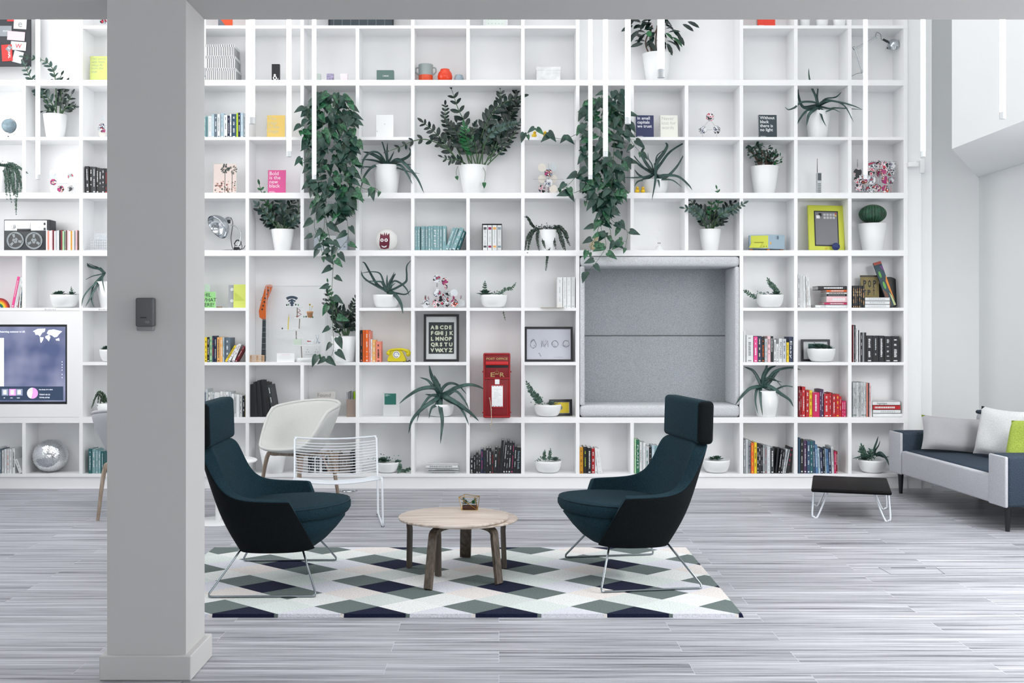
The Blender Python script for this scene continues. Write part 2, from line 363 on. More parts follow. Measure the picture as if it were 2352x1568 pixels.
# card reader on the pillar
t = thing('card_reader', 'small grey card reader fixed on the pillar', 'card reader', (-1.37, 4.2, 1.4))
def wc(px, py): return W(px, py, 4.19)
a, c = wc(315, 750), wc(357, 684)
MB().rbox(a.x, c.x, 4.166, 4.2, a.z, c.z, .007).build('reader_body', mt('#55585b', .5), t)
a, c = wc(315, 759), wc(354, 740)
MB().rbox(a.x, c.x, 4.18, 4.2, a.z, c.z, .004).build('back_plate', mt('#8b8d8f', .5), t)
MB().box(wc(327, 0).x, wc(341, 0).x, 4.1645, 4.167, wc(0, 730.5).z, wc(0, 728).z).build('status_mark', mt('#1c1f22'), t)
text('153', .012, (wc(337, 0).x, 4.165, wc(0, 742).z), mt('#a4a6a8'), t, 'lettering')
# floor box hatch
pa = [(2018, 1303), (2150, 1303), (2170, 1318), (2045, 1318)]
P4 = [Vector(((px - CX) * 3400 / (py - CY) / F, 3400 / (py - CY), .0008)) for px, py in pa]
b = MB(); b.tube([p[:] for p in P4], .0028, 4, True, flat=.4)
o = b.build('floor_hatch', mt('#7b7e82', .5)); tag(o, 'thin metal outline of a flush hatch in the open floor', 'floor hatch')
q = (P4[0] * .7 + P4[1] * .3); q2 = (P4[0] * .2 + P4[1] * .8)
MB().box(q.x - .03, q2.x, q.y - .014, q.y - .004, 0, .0018).build('hatch_slot', mt('#6d7074'), o)
t = thing('floor_socket', 'round chrome floor socket behind the wire chair', 'floor socket', W(800, 1122, 1).xyz * 0 + Vector(((800 - CX) * 9.02 / F, 9.02, 0)))
MB().lathe([(0, .012), (.05, .012), (.058, .006), (.062, 0)], t.location).build('lid', CHROME, t)
MB().lathe([(.062, 0), (.075, .003), (.078, 0)], t.location).build('rim', mt('#8a9096', .3, 1), t)
# ================================================================== furniture
def fabric(name, a, bump=.5, sc=190, rough=.95, var=.38):
    return mt(a, rough, noise=var, scale=sc, bump=bump, spec=.2, name=name)
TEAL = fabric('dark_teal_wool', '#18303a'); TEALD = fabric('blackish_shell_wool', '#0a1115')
STEEL = mt('#8f979c', .18, 1, name='polished_steel')
def supring(z, x0, x1, hy, n=32, e=2.6, ef=2.1):
    cx = x0 + (x1 - x0) * .42; out = []
    for k in range(n):
        a = 2 * PI * k / n; c, s_ = math.cos(a), math.sin(a)
        ee = ef if c > 0 else e
        rx = (x1 - cx) if c > 0 else (cx - x0)
        out.append((cx + rx * math.copysign(abs(c) ** (2 / ee), c), hy * math.copysign(abs(s_) ** (2 / ee), s_), z))
    return out
def rings(mb, R, mi=0, capb=True, capt=True):
    n = len(R[0]); vs = [p for r in R for p in r]; fs = []
    for i in range(len(R) - 1):
        for k in range(n): fs.append((i * n + k, i * n + (k + 1) % n, (i + 1) * n + (k + 1) % n, (i + 1) * n + k))
    if capb: fs.append(tuple(range(n))[::-1])
    if capt: fs.append(tuple(range((len(R) - 1) * n, len(R) * n)))
    mb.add(vs, fs, mi, True)
def lounge():
    t = thing('lounge_chair', '', 'armchair', (0, 0, 0), 0, 'high-backed lounge chairs on the rug')
    S = [[(.235, -.225, .205), (.19, -.315, .33), (.125, -.375, .465), (.115, -.325, .475), (.15, -.31, .41), (.17, -.28, .30)],
         [(.17, -.25, .188), (.13, -.335, .32), (.06, -.385, .468), (.055, -.335, .476), (.08, -.315, .40), (.1, -.28, .30)],
         [(.02, -.262, .185), (-.02, -.35, .32), (-.06, -.388, .470), (-.055, -.338, .478), (-.03, -.315, .39), (0, -.28, .30)],
         [(-.10, -.25, .185), (-.16, -.335, .33), (-.18, -.372, .485), (-.155, -.322, .492), (-.13, -.295, .40), (-.11, -.26, .30)],
         [(-.15, -.22, .188), (-.235, -.30, .36), (-.262, -.33, .565), (-.215, -.285, .572), (-.19, -.255, .45), (-.15, -.22, .32)],
         [(-.165, -.17, .19), (-.272, -.265, .42), (-.328, -.31, .70), (-.265, -.285, .705), (-.225, -.22, .5), (-.165, -.17, .34)],
         [(-.172, -.09, .19), (-.29, -.16, .44), (-.372, -.25, .735), (-.295, -.24, .735), (-.24, -.15, .5), (-.175, -.1, .34)],
         [(-.175, 0, .19), (-.295, 0, .45), (-.38, 0, .735), (-.30, 0, .735), (-.245, 0, .5), (-.175, 0, .34)]]
    S = S + [[(x, -y, z) for x, y, z in r] for r in S[:-1][::-1]]
    b = MB(); n = 6; vs = [p for r in S for p in r]; fs = []
    for i in range(len(S) - 1):
        for k in range(n - 1): fs.append((i * n + k, i * n + k + 1, (i + 1) * n + k + 1, (i + 1) * n + k))
    fs.append(tuple(range(n))[::-1]); fs.append(tuple((len(S) - 1) * n + k for k in range(n)))
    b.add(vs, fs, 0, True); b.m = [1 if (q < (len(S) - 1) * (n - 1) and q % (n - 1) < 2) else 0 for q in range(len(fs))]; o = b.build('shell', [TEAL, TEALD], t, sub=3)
    me = o.data; cr = me.attributes.new('crease_edge', 'FLOAT', 'EDGE')
    for e in me.edges:
        a_, b_ = sorted(e.vertices)
        c = 0
        if b_ - a_ == n and a_ % n in (2, 3): c = .62            # rim
        if a_ // n == b_ // n and a_ // n in (0, len(S) - 1): c = .62
        if {a_, b_} in ({0, 5}, {(len(S) - 1) * n, (len(S) - 1) * n + 5}): c = .6
        cr.data[e.index].value = c
    b = MB(); rings(b, [supring(.183, -.15, .19, .22), supring(.186, -.165, .215, .24), supring(.22, -.18, .262, .262), supring(.275, -.19, .315, .282), supring(.335, -.19, .362, .296), supring(.36, -.18, .35, .28)])
    b.build('seat_base', TEAL, t)
    b = MB(); R = [supring(.335, -.18, .352, .285), supring(.342, -.19, .378, .302), supring(.365, -.19, .392, .310), supring(.39, -.19, .392, .310), supring(.405, -.19, .378, .302), supring(.412, -.18, .345, .28), supring(.41, -.1, .2, .16)]
    R = [[(x, y, z + .05 * x) for x, y, z in r] for r in R]
    rings(b, R); b.build('seat_cushion', TEAL, t)
    b = MB(); b.tube([(x, y, z + .05 * x + .002) for x, y, z in supring(.400, -.19, .386, .307)], .0028, 5, True); b.build('piping', mt('#16303a', .9), t)
    b = MB(); b.M = Matrix.Translation((-.330, 0, .725)) @ Matrix.Rotation(-.03, 4, 'Y'); b.rbox(-.045, .045, -.298, .298, 0, .228, .024, seg=4)
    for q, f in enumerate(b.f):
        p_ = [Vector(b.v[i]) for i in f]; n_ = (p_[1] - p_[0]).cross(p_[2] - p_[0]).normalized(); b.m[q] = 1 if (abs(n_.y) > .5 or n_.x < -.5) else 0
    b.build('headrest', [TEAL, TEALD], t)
    for sgn in (-1, 1):
        P = [(.17, .22 * sgn, .195), (.262, .415 * sgn, .022), (.262, .42 * sgn, .008), (.245, .42 * sgn, .006), (-.245, .42 * sgn, .006), (-.262, .42 * sgn, .008), (-.262, .415 * sgn, .022), (-.15, .22 * sgn, .195)]
        MB().tube(P, .0058, 8).build('sled_leg', STEEL, t)
    return t
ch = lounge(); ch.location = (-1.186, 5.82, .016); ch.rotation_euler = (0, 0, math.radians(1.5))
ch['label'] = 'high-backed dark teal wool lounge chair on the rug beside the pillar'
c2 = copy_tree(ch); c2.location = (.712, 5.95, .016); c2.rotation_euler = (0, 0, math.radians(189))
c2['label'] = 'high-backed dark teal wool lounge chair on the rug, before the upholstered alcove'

# rug ----------------------------------------------------------------
def rug():
    x0, x1, y0, y1, h = -1.74, 1.145, 5.09, 6.64, .016
    cols = ['#161c34', '#64706e', '#687472', '#dfe2e1', '#d3dcd9', '#d4d6de', '#ddd8d5', '#ccd3d1', '#e6e8e7']
    bm = bmesh.new(); e1 = Vector((.154, -.133)); e2 = Vector((.154, .133)); o0 = Vector((.035, 5.63))
    def cls(i, j):
        k, jj = divmod(j, 2); ii = (i - 2 * k) % 4
        return {(0, 0): 0, (1, 0): 1, (3, 0): 2, (2, 0): 3, (0, 1): 4, (1, 1): 5, (2, 1): 6, (3, 1): 7}[(ii, jj)]
    for i in range(-24, 25):
        for j in range(-24, 25):
            c = o0 + e1 * i + e2 * j
            if c.x < x0 - .3 or c.x > x1 + .3 or c.y < y0 - .3 or c.y > y1 + .3: continue
            vs = [bm.verts.new((c + e1 * a + e2 * q).to_3d()) for a, q in ((-.5, -.5), (.5, -.5), (.5, .5), (-.5, .5))]
            f = bm.faces.new(vs); m = cls(i, j)
            if m == 4 and (i + j) % 3 == 0: m = 8
            f.material_index = m
    bmesh.ops.remove_doubles(bm, verts=bm.verts, dist=.0005)
    for co, no in (((x0, 0, 0), (-1, 0, 0)), ((x1, 0, 0), (1, 0, 0)), ((0, y0, 0), (0, -1, 0)), ((0, y1, 0), (0, 1, 0))):
        bmesh.ops.bisect_plane(bm, geom=bm.verts[:] + bm.edges[:] + bm.faces[:], plane_co=co, plane_no=no, clear_outer=True)
    for f in bm.faces:
        if f.normal.z < 0: f.normal_flip()
    r = bmesh.ops.extrude_face_region(bm, geom=bm.faces[:])
    for v in [g for g in r['geom'] if isinstance(g, bmesh.types.BMVert)]: v.co.z = h
    for v in bm.verts:
        if v.co.z > h / 2:
            for a, b_, ax in ((x0, 1, 0), (x1, -1, 0), (y0, 1, 1), (y1, -1, 1)):
                if abs(v.co[ax] - a) < 1e-4: v.co[ax] += b_ * .006
    me = bpy.data.meshes.new('rug'); bm.to_mesh(me); bm.free()
    for c in cols: me.materials.append(fabric('rug_pile_' + c.strip('#'), c, 1.0, 130, .95, .14))
    o = bpy.data.objects.new('rug', me); COL.objects.link(o)
    tag(o, 'large cut-pile rug of navy, grey-green and pale diamonds under the table', 'rug')
rug()
RUGH = .016

# coffee table --------------------------------------------------------
def wood(name, a, b_, sx=3, sy=60, rough=.5):
    m = bpy.data.materials.new(name); nt, p, nn, ln = nodes(m); tc = nn('ShaderNodeTexCoord'); mp = nn('ShaderNodeMapping'); tx = nn('ShaderNodeTexNoise')
    mp.inputs['Scale'].default_value = (sx, sy, sx if sx != sy else 3); mp.inputs['Rotation'].default_value = (0, 0, .5)
    tx.inputs['Scale'].default_value = 1; tx.inputs['Detail'].default_value = 5; rp = nn('ShaderNodeValToRGB')
    rp.color_ramp.elements[0].position = .35; rp.color_ramp.elements[1].position = .65; rp.color_ramp.elements[0].color = lin(a); rp.color_ramp.elements[1].color = lin(b_)
    ln(tc.outputs['Object'], mp.inputs[0]); ln(mp.outputs[0], tx.inputs['Vector']); ln(tx.outputs['Fac'], rp.inputs[0]); ln(rp.outputs[0], p.inputs['Base Color'])
    p.inputs['Roughness'].default_value = rough; return m
OAK = wood('pale_oak', '#b09e90', '#d8cec6'); WALNUT = wood('brown_oak_leg', '#3a3129', '#5f5347', 60, 60)
TC = Vector((-.2475, 5.95, 0)); TZ = .327
t = thing('coffee_table', 'round pale oak coffee table with overlapping discs and six legs on the rug', 'table', (TC.x, TC.y, RUGH))
def dsk(b, cx, cy, r, z0, z1): b.lathe([(0, z1), (r - .004, z1), (r, z1 - .004), (r - .002, z0 + .003), (r - .014, z0), (0, z0)], (cx, cy, 0), 64)
b = MB(); dsk(b, TC.x, TC.y, .302, TZ - .016, TZ); b.build('tabletop', OAK, t)
b = MB(); dsk(b, TC.x + .055, TC.y + .045, .298, TZ - .03, TZ - .0165); b.build('lower_disc', OAK, t)
for tx_, ty_, fx, fy, w in [(-.495, 6.06, -.500, 6.07, .036), (-.345, 5.74, -.362, 5.555, .044), (-.33, 5.87, -.328, 5.86, .036), (-.185, 6.13, -.196, 6.36, .064), (-.03, 5.80, .0, 5.675, .044), (.02, 6.03, .03, 6.05, .034)]:
    A = Vector((tx_, ty_, TZ - .03)); B = Vector((fx, fy, RUGH + .003)); c = Vector((TC.x + .03, TC.y + .02, TZ - .042)); d = (A - c); d.z = 0
    pts = smooth([c + d * .45, c + d * .8, A + Vector((0, 0, -.028)) * 1.0, A.lerp(B, .25), A.lerp(B, .6), B], 4)
    b = MB(); tang = Vector((-d.y, d.x, 0)).normalized(); vs = []; fs = []
    for i, p in enumerate(pts):
        tt = (pts[min(i + 1, len(pts) - 1)] - pts[max(i - 1, 0)]).normalized(); nm = tang.cross(tt).normalized()
        for s1, s2 in ((-1, -1), (1, -1), (1, 1), (-1, 1)): vs.append((p + tang * (s1 * w / 2) + nm * (s2 * .011))[:])
    for i in range(len(pts) - 1):
        for k in range(4): fs.append((i * 4 + k, i * 4 + (k + 1) % 4, i * 4 + 4 + (k + 1) % 4, i * 4 + 4 + k))
    fs += [(3, 2, 1, 0), tuple((len(pts) - 1) * 4 + k for k in range(4))]
    b.add(vs, fs); b.build('leg', WALNUT, t, bevel=.002)
# terrarium
def rosette(b, c, R, n=14, layers=3, lift=.5, w=.35, mi=0, rnd=None, kind='oval'):
    rnd = rnd or random.Random(1)
    for L in range(layers):
        k = max(4, int(n * (1 - L * .22))); el = lift * (L + .4) / layers * PI / 2
        for i in range(k):
            a = 2 * PI * (i + .5 * L) / k + rnd.uniform(-.1, .1); d = Vector((math.cos(a) * math.cos(el), math.sin(a) * math.cos(el), math.sin(el)))
            b.leaf(Vector(c) + Vector((0, 0, .004 * L)), d, (-d.x * math.sin(el), -d.y * math.sin(el), math.cos(el)), R * (1 - .22 * L), R * w, kind, -.1, mi)
tl = Vector((-.165, 6.16, TZ)); BR = mt('#b8913f', .25, 1, name='brass')
t = thing('terrarium', 'small brass-framed geometric terrarium with succulents on the coffee table', 'terrarium', tl)
A = [(-.045, -.03, 0), (.045, -.03, 0), (.045, .035, 0), (-.045, .035, 0)]; Tp = [(-.062, -.02, .072), (.03, -.035, .076), (.055, .03, .07), (-.03, .045, .078)]
A = [tl + Vector(p) for p in A]; Tp = [tl + Vector(p) for p in Tp]
fr = MB()
for i in range(4):
    for p, q in ((A[i], A[(i + 1) % 4]), (Tp[i], Tp[(i + 1) % 4]), (A[i], Tp[i]), (A[(i + 1) % 4], Tp[i])): fr.tube([p, q], .0016, 5)
fr.build('brass_frame', BR, t)
MB().rbox(tl.x - .04, tl.x + .04, tl.y - .025, tl.y + .03, tl.z + .001, tl.z + .022, .004).build('soil_tray', mt('#4a2c22', .8, noise=.2), t)
b = MB(); rosette(b, tl + Vector((-.022, 0, .03)), .03, 10, 4, .9); rosette(b, tl + Vector((-.035, 0, .05)), .022, 8, 3, .9); rosette(b, tl + Vector((.022, 0, .03)), .028, 9, 4, 1, mi=1); rosette(b, tl + Vector((.03, .01, .045)), .02, 8, 3, .9, mi=1)
b.build('succulent', [L_SUCC, L_BRIGHT], t)

# wire chair ---------------------------------------------------------
WIRE = mt('#dfe4ea', .35, name='white_coated_wire')
t = thing('wire_chair', 'low white wire lounge chair standing behind the teal lounge chair', 'chair', (-1.145, 7.7, 0), math.radians(10))
hw = .298
side = [(.335, .545), (.325, .535), (.225, .31), (.2, .285), (.14, .272), (-.26, .318), (-.29, .312), (-.30, .28), (-.36, .03), (-.36, .008), (-.33, .007), (.10, .007), (.14, .01), (.15, .03), (.215, .30)]
for sgn in (-1, 1): MB().tube([(sgn * (hw - (.012 if i == 0 else 0)), y, z) for i, (y, z) in enumerate(side)], .0072, 8).build('side_frame', WIRE, t, world=False)
def bow(y, z, sag, r, name):
    P = [((-1 + 2 * k / 16) * hw, y + .03 * (1 - (1 - 2 * k / 16) ** 2), z - sag * (1 - (-1 + 2 * k / 16) ** 2)) for k in range(17)]
    MB().tube(P, r, 6).build(name, WIRE, t, world=False)
bow(.335, .548, .018, .0072, 'top_rail')
for k in range(1, 13): q = k / 12.5; bow(.325 - .105 * q, .535 - .235 * q, .02 + .012 * q, .0038, 'back_wire')
for k in range(13): q = k / 12; bow(.19 - .47 * q, .275 + .042 * q - .01 * math.sin(PI * q), .034, .0038, 'seat_wire')
for sx_ in (-1, 1):
    for yy in (-.35, .13): MB().box(sx_ * hw - .01, sx_ * hw + .01, yy - .012, yy + .012, 0, .005).build('foot_pad', BLACK, t, world=False)

# shell chairs ---------------------------------------------------------
SHELLF = fabric('off_white_wool', '#cfd1ce', .4, 500, .95, .12); SHELLG = fabric('light_grey_wool', '#b3b4ba', .4, 500, .95, .12); LEGW = wood('soaped_oak_leg', '#7a6a5c', '#a59484', 60, 60)
def shell_chair(loc, rz, label, mat, R=.275, hback=.335):
    t = thing('shell_chair', label, 'chair', loc, rz, 'upholstered tub shell chairs on wooden legs')
    nu, nv = 40, 12; vs = []; fs = []
    for i in range(nu):
        a = 2 * PI * i / nu                                     # 0 = back (+y), pi = front
        c = (1 + math.cos(a)) / 2; s_ = max(0, min(1, (c - .13) / .42)); s_ = s_ * s_ * (3 - 2 * s_)
        zr = .432 + (hback - .10) * s_ + .11 * c
        for k in range(nv + 1):
            v = k / nv; rr = (v ** .62); fl = 1 + .10 * v * v
            r = R * min(1, rr * 1.03) * fl * (1 - .0 * c)
            hz = max(0, (v - .38) / .62); z = .405 + (zr - .405) * (hz ** 1.25 if c > .12 else hz ** 1.6) + .01 * (1 - v)
            if v < .38: z = .408 + .01 * (1 - v / .38) * 0
            vs.append((r * math.sin(a) * 1.04, r * math.cos(a) * (.93 if c < .5 else 1), z))
    for i in range(nu):
        for k in range(nv):
            a0 = i * (nv + 1) + k; b0 = ((i + 1) % nu) * (nv + 1) + k; fs.append((a0, b0, b0 + 1, a0 + 1))
    b = MB(); b.add(vs, fs, 0, True); o = b.build('shell', mat, t, world=False, solid=.026, sub=1)
    rimp = [vs[i * (nv + 1) + nv] for i in range(nu)]
    MB().tube([(x, y, z + .001) for x, y, z in rimp], .0125, 6, True).build('piped_edge', mat, t, world=False)
    for sx_, sy_ in ((-1, -1), (1, -1), (-1, 1), (1, 1)):
        P = [(sx_ * .05, sy_ * .04, .375), (sx_ * .15, sy_ * .12, .378), (sx_ * .19, sy_ * .16, .35), (sx_ * .218, sy_ * .215, .0)]
        P = smooth(P, 4); n = len(P); MB().tube(P, [.017 if i < n * .6 else .017 - .006 * (i / n - .6) / .4 for i in range(n)], 8).build('leg', LEGW, t, world=False)
    MB().rbox(-.12, .12, -.12, .12, .372, .392, .006).build('seat_mount', LEGW, t, world=False)
    return t
shell_chair((-1.545, 8.42, 0), math.radians(-38), 'off-white wool tub chair on wooden legs, behind the wire chair', SHELLF)
shell_chair((-2.60, 7.86, 0), math.radians(180), 'light grey tub chair on wooden legs, mostly hidden behind the pillar', SHELLG)
t = thing('side_table', 'round white side table peeking out behind the teal chair beside the pillar', 'table', (-1.96, 7.6, 0))
MB().lathe([(0, .43), (.262, .43), (.268, .424), (.262, .418), (0, .418)], (-1.96, 7.6, 0), 48).build('tabletop', POT, t)
MB().tube([(-1.96, 7.6, .01), (-1.96, 7.6, .42)], .02, 12).build('column', POT, t)
MB().lathe([(0, .012), (.17, .01), (.18, 0)], (-1.96, 7.6, 0), 36).build('foot', POT, t)

# sofa -----------------------------------------------------------------
SB = fabric('slate_blue_wool', '#36414e', .4); SL = fabric('pale_grey_wool', '#b9bbc1', .4, 190, .95, .12)
t = thing('sofa', 'two-tone sofa in slate and pale grey on black legs along the side wall', 'sofa', (3.335, 7.15, 0), math.radians(3.4))
L = 1.84
def sb(name, m, *a, r=.015): return MB().rbox(*a, r=r).build(name, m, t, world=False)
sb('frame', SB, .03, .8, .03, L - .03, .17, .30, r=.01)
sb('front_rail', SL, -.004, .045, .225, L - .235, .172, .362)
for y0, y1 in ((0, .225), (L - .23, L)):
    a = sb('armrest', SB, .012, .8, y0, y1, .17, .508, r=.02)
    q = sb('front_panel', SL, -.008, .014, y0 + .002, y1 - .002, .168, .504, r=.009); q.parent = a
sb('seat_cushion', SB, .04, .66, .228, L - .238, .29, .372, r=.03)
sb('backrest', SL, .63, .80, .06, L - .18, .28, .668, r=.04); sb('backrest_top', SB, .635, .81, .055, L - .175, .655, .685, r=.014)
for x, y in ((.05, .08), (.05, L - .1), (.72, .08), (.72, L - .1)): MB().tube([(x, y, .17), (x, y, 0)], [.024, .014], 12).build('leg', BLACK, t, world=False)
def pillow(name, w, h, th, M, mats, label, back=0, g=None):
    b = MB(); n = 14; vs = []; fs = []; rnd = random.Random(len(label))
    for side in (-1, 1):
        for i in range(n + 1):
            for j in range(n + 1):
                u, v = -1 + 2 * i / n, -1 + 2 * j / n
                q = (max(0, (1 - u ** 4) * (1 - v ** 4))) ** .5; pin = 1 - .07 * (1 - u * u * 1.0) * abs(v) ** 3; pin2 = 1 - .07 * (1 - v * v) * abs(u) ** 3
                vs.append((u * w / 2 * pin2, side * th / 2 * q * (1 + .06 * math.sin(5 * u + 3 * v)), v * h / 2 * pin))
    N = (n + 1) ** 2
    for s_ in (0, 1):
        for i in range(n):
            for j in range(n):
                a = s_ * N + i * (n + 1) + j; fs.append((a, a + 1, a + n + 2, a + n + 1) if s_ else (a, a + n + 1, a + n + 2, a + 1))
    b.M = M; b.add(vs, fs, 0, True); b.m = [0] * (n * n) + [back] * (n * n)
    o = b.build(name, mats); tag(o, label, 'cushion', g or 'cushions on the sofa'); return o
GREEN = fabric('lime_wool', '#a9bd55', .3); GC = fabric('warm_grey_cotton', '#a6a6aa', .3, 300, .95, .08); WC = fabric('off_white_boucle', '#d5d7d8', .8, 120, .95, .08)
MX = lambda loc, rx=0, ry=0, rz=0: Matrix.Translation(loc) @ Matrix.Rotation(rz, 4, 'Z') @ Matrix.Rotation(rx, 4, 'X') @ Matrix.Rotation(ry, 4, 'Y')
pillow('cushion', .47, .29, .12, MX((3.58, 8.585, .512), math.radians(-25), math.radians(4), math.radians(-12)), [GC, GREEN], 'warm grey cushion with lime green back leaning at the sofa far end', 1)
pillow('cushion', .40, .37, .12, MX((3.765, 8.17, .562), math.radians(-12), math.radians(3), math.radians(-60)), [WC, mt('#1a1f24', .9)], 'off-white boucle cushion with black back, upright in the sofa middle', 1)
pillow('cushion', .42, .34, .12, MX((3.78, 7.72, .545), math.radians(-20), math.radians(-8), math.radians(-70)), [GREEN, GREEN], 'lime green cushion on the sofa behind the near armrest')

# low black table --------------------------------------------------------
t = thing('low_table', 'low black square table on white hairpin legs before the sofa', 'table', (2.56, 7.93, 0), math.radians(-17))
MB().rbox(-.268, .268, -.36, .36, .195, .222, .012).build('tabletop', mt('#060708', .55, spec=.12, name='black_lacquer'), t, world=False)
for sx_, sy_ in ((-1, -1), (1, -1), (-1, 1), (1, 1)):
    P = smooth([(sx_ * .25, sy_ * .26, .195), (sx_ * .262, sy_ * .27, .03), (sx_ * .25, sy_ * .268, .008), (sx_ * .225, sy_ * .262, .012), (sx_ * .15, sy_ * .24, .195)], 5)
    MB().tube(P, .0065, 8).build('hairpin_leg', WIRE, t, world=False)
P2 = 1
# ================================================================== books
V = {'A': (0, 0, 3.408), 'B': (0, 440, 3.408), 'C': (0, 860, 2.2147), 'D': (460, 0, 3.408), 'E': (460, 440, 3.564), 'F': (460, 820, 3.564), 'G': (920, 0, 3.408),
     'H': (920, 440, 3.564), 'I': (900, 820, 3.409), 'J': (1380, 0, 3.408), 'K': (1320, 440, 3.564), 'L': (1380, 820, 3.733), 'M': (1852, 0, 3.408), 'N': (1690, 440, 3.733),
     'O': (1690, 820, 3.553), 'P': (1940, 590, 6.272), 'Q': (1080, 790, 7.467), 'R': (0, 480, 6.533), 'S': (600, 630, 7.128), 'T': (560, 900, 4.612), 'U': (0, 700, 3.824), 'X': (960, 700, 6.357), 'Z': (0, 0, 1)}
def vx(v, x): return V[v][0] + x / V[v][2]
def vy(v, y): return V[v][1] + y / V[v][2]
KC = {'k': ('black', '#15191d'), 'w': ('white', '#dfe2e3'), 'g': ('grey', '#8d9296'), 'l': ('light grey', '#bfc5c9'), 'd': ('charcoal', '#2d3338'), 'n': ('navy', '#202c4c'), 'b': ('blue', '#4f78a0'),
      'p': ('pale blue', '#a9c0cc'), 't': ('teal', '#1f5e62'), 'a': ('pale teal', '#7fa6ab'), 'r': ('red', '#b8141f'), 'R': ('dark red', '#7a1020'), 'o': ('orange', '#e8661c'), 'O': ('pale orange', '#eab06a'),
      'y': ('yellow', '#e6c820'), 'Y': ('mustard', '#c98f1c'), 'c': ('cream', '#ddd8bd'), 'q': ('pink', '#e8478f'), 'Q': ('pale pink', '#eac0c6'), 'm': ('magenta', '#c41456'), 'v': ('purple', '#4a2f55'),
      'e': ('green', '#1d6a4c'), 'i': ('lime', '#b7d32c'), 'h': ('brown', '#5d3b2c'), 's': ('slate', '#5a6a78'), 'f': ('pale green', '#a3cfa0'), 'S': ('steel blue', '#33516c'), 'C': ('coral', '#e58673'), 'j': ('tan', '#a89484')}
ORD = ['first', 'second', 'third', 'fourth', 'fifth', 'sixth', 'seventh', 'eighth', 'ninth', 'tenth', 'eleventh', 'twelfth', 'thirteenth', 'fourteenth', 'fifteenth', 'sixteenth', 'seventeenth', 'eighteenth', 'nineteenth', 'twentieth',
       'twenty-first', 'twenty-second', 'twenty-third', 'twenty-fourth']
def book_mesh(w, h, d, col, let, seed, title):
    """spine faces -y; origin at the spine's bottom outer corner"""
    rnd = random.Random(seed); b = MB(); c = .0012
    b.box(0, w, 0, .004 if w < .012 else .006, 0, h, 0)
    b.box(0, min(.0025, w * .25), .001, d, 0, h, 0); b.box(w - min(.0025, w * .25), w, .001, d, 0, h, 0)
    mats = [mt(KC[col][1], .5, noise=.05, scale=30)]
    if let and not title:
        mats.append(mt(KC[let][1], .6)); z = h * (1 - rnd.uniform(.08, .16)); zb = h * rnd.uniform(.12, .3); ww = w * rnd.uniform(.2, .38); x = (w - ww) / 2
        while z > zb:
            l = rnd.uniform(.003, .010)
            b.box(x, x + ww * rnd.uniform(.75, 1), -.0006, 0, max(zb, z - l), z, 1); z -= l + rnd.uniform(.0015, .004)
            if rnd.random() < .15: z -= h * .12
        if rnd.random() < .6: b.box(w * .25, w * .75, -.0006, 0, h * .03, h * .07, 1)
    return b, mats
BN = [0]
def books(v, row, where, group, spec, dy=.03, dep=.165, name='book', cat='book', noun='book', stack=None):
    toks = [s.strip() for s in spec.split('|') if s.strip()]; z0 = zt(row) + .0004; n = len(toks); last = None; objs = []
    for i, s in enumerate(toks):
        p = s.split(None, 6); x0, x1, top = float(p[0]), float(p[1]), float(p[2]); col = p[3]; let = p[4] if len(p) > 4 and p[4] != '-' else None; lean = float(p[5]) if len(p) > 5 else 0; title = p[6] if len(p) > 6 else None
        BN[0] += 1; rnd = random.Random(BN[0] * 7 + 1); yy = dy + rnd.uniform(-.006, .012)
        X0, X1 = xs(vx(v, x0), yy), xs(vx(v, x1), yy); zz = zs(vy(v, top), yy); k = (DS + yy) / F / V[v][2]
        hgt = zz - z0; L = lean * k; a = math.atan2(L, hgt)
        w = max(.003, (X1 - X0) * math.cos(a) - .0006); h = max(.02, (hgt - w * abs(math.sin(a))) / math.cos(a))
        d = min(dep, max(.09, h * .75)) if dep == .165 else dep
        b, mats = book_mesh(w, h, d, col, let, BN[0], title)
        o = b.build(name, mats)
        o.rotation_euler = (0, a, 0)
        if a >= 0: o.location = (X0, DS + yy, z0 + w * math.sin(a) + .0002)
        else: o.location = (X0, DS + yy, z0 + .0002)
        pg = MB(); e = min(.002, w * .2); pg.box(e, w - e, .005, d - .003, .002, h - .003); pg.build('pages', PAPER, o, world=False)
        if title:
            tm = text(title.replace('_', ' '), min(w * .72, .026), (0, 0, 0), mt(KC[let or 'w'][1], .6), o, 'spine_title', rot=(PI / 2, PI / 2, 0), width=h * .7, ext=.0003)
            tm.location = (w * .26, -.0005, h * .86)
        hw = 'thin' if w < .010 else 'thick' if w > .026 else ('tall' if h > .24 else 'small' if h < .15 else '')
        ln_ = ' leaning' if abs(a) > .12 else ''
        lab = f"{ORD[i]} {noun}{ln_} from the left {where}, {hw + ' ' if hw else ''}{KC[col][0]}" + (f" with {KC[let][0]} lettering" if let and let != col else '')
        for alt in (f"{ORD[i]} {noun}{ln_} from the left {where}, {hw + ' ' if hw else ''}{KC[col][0]}", f"{ORD[i]} {noun} from the left {where}, {KC[col][0]}", f"{ORD[i]} {noun} from the left {where}"):
            if len(lab.split()) > 16: lab = alt
        tag(o, lab, cat, group); objs.append(o)
    return objs
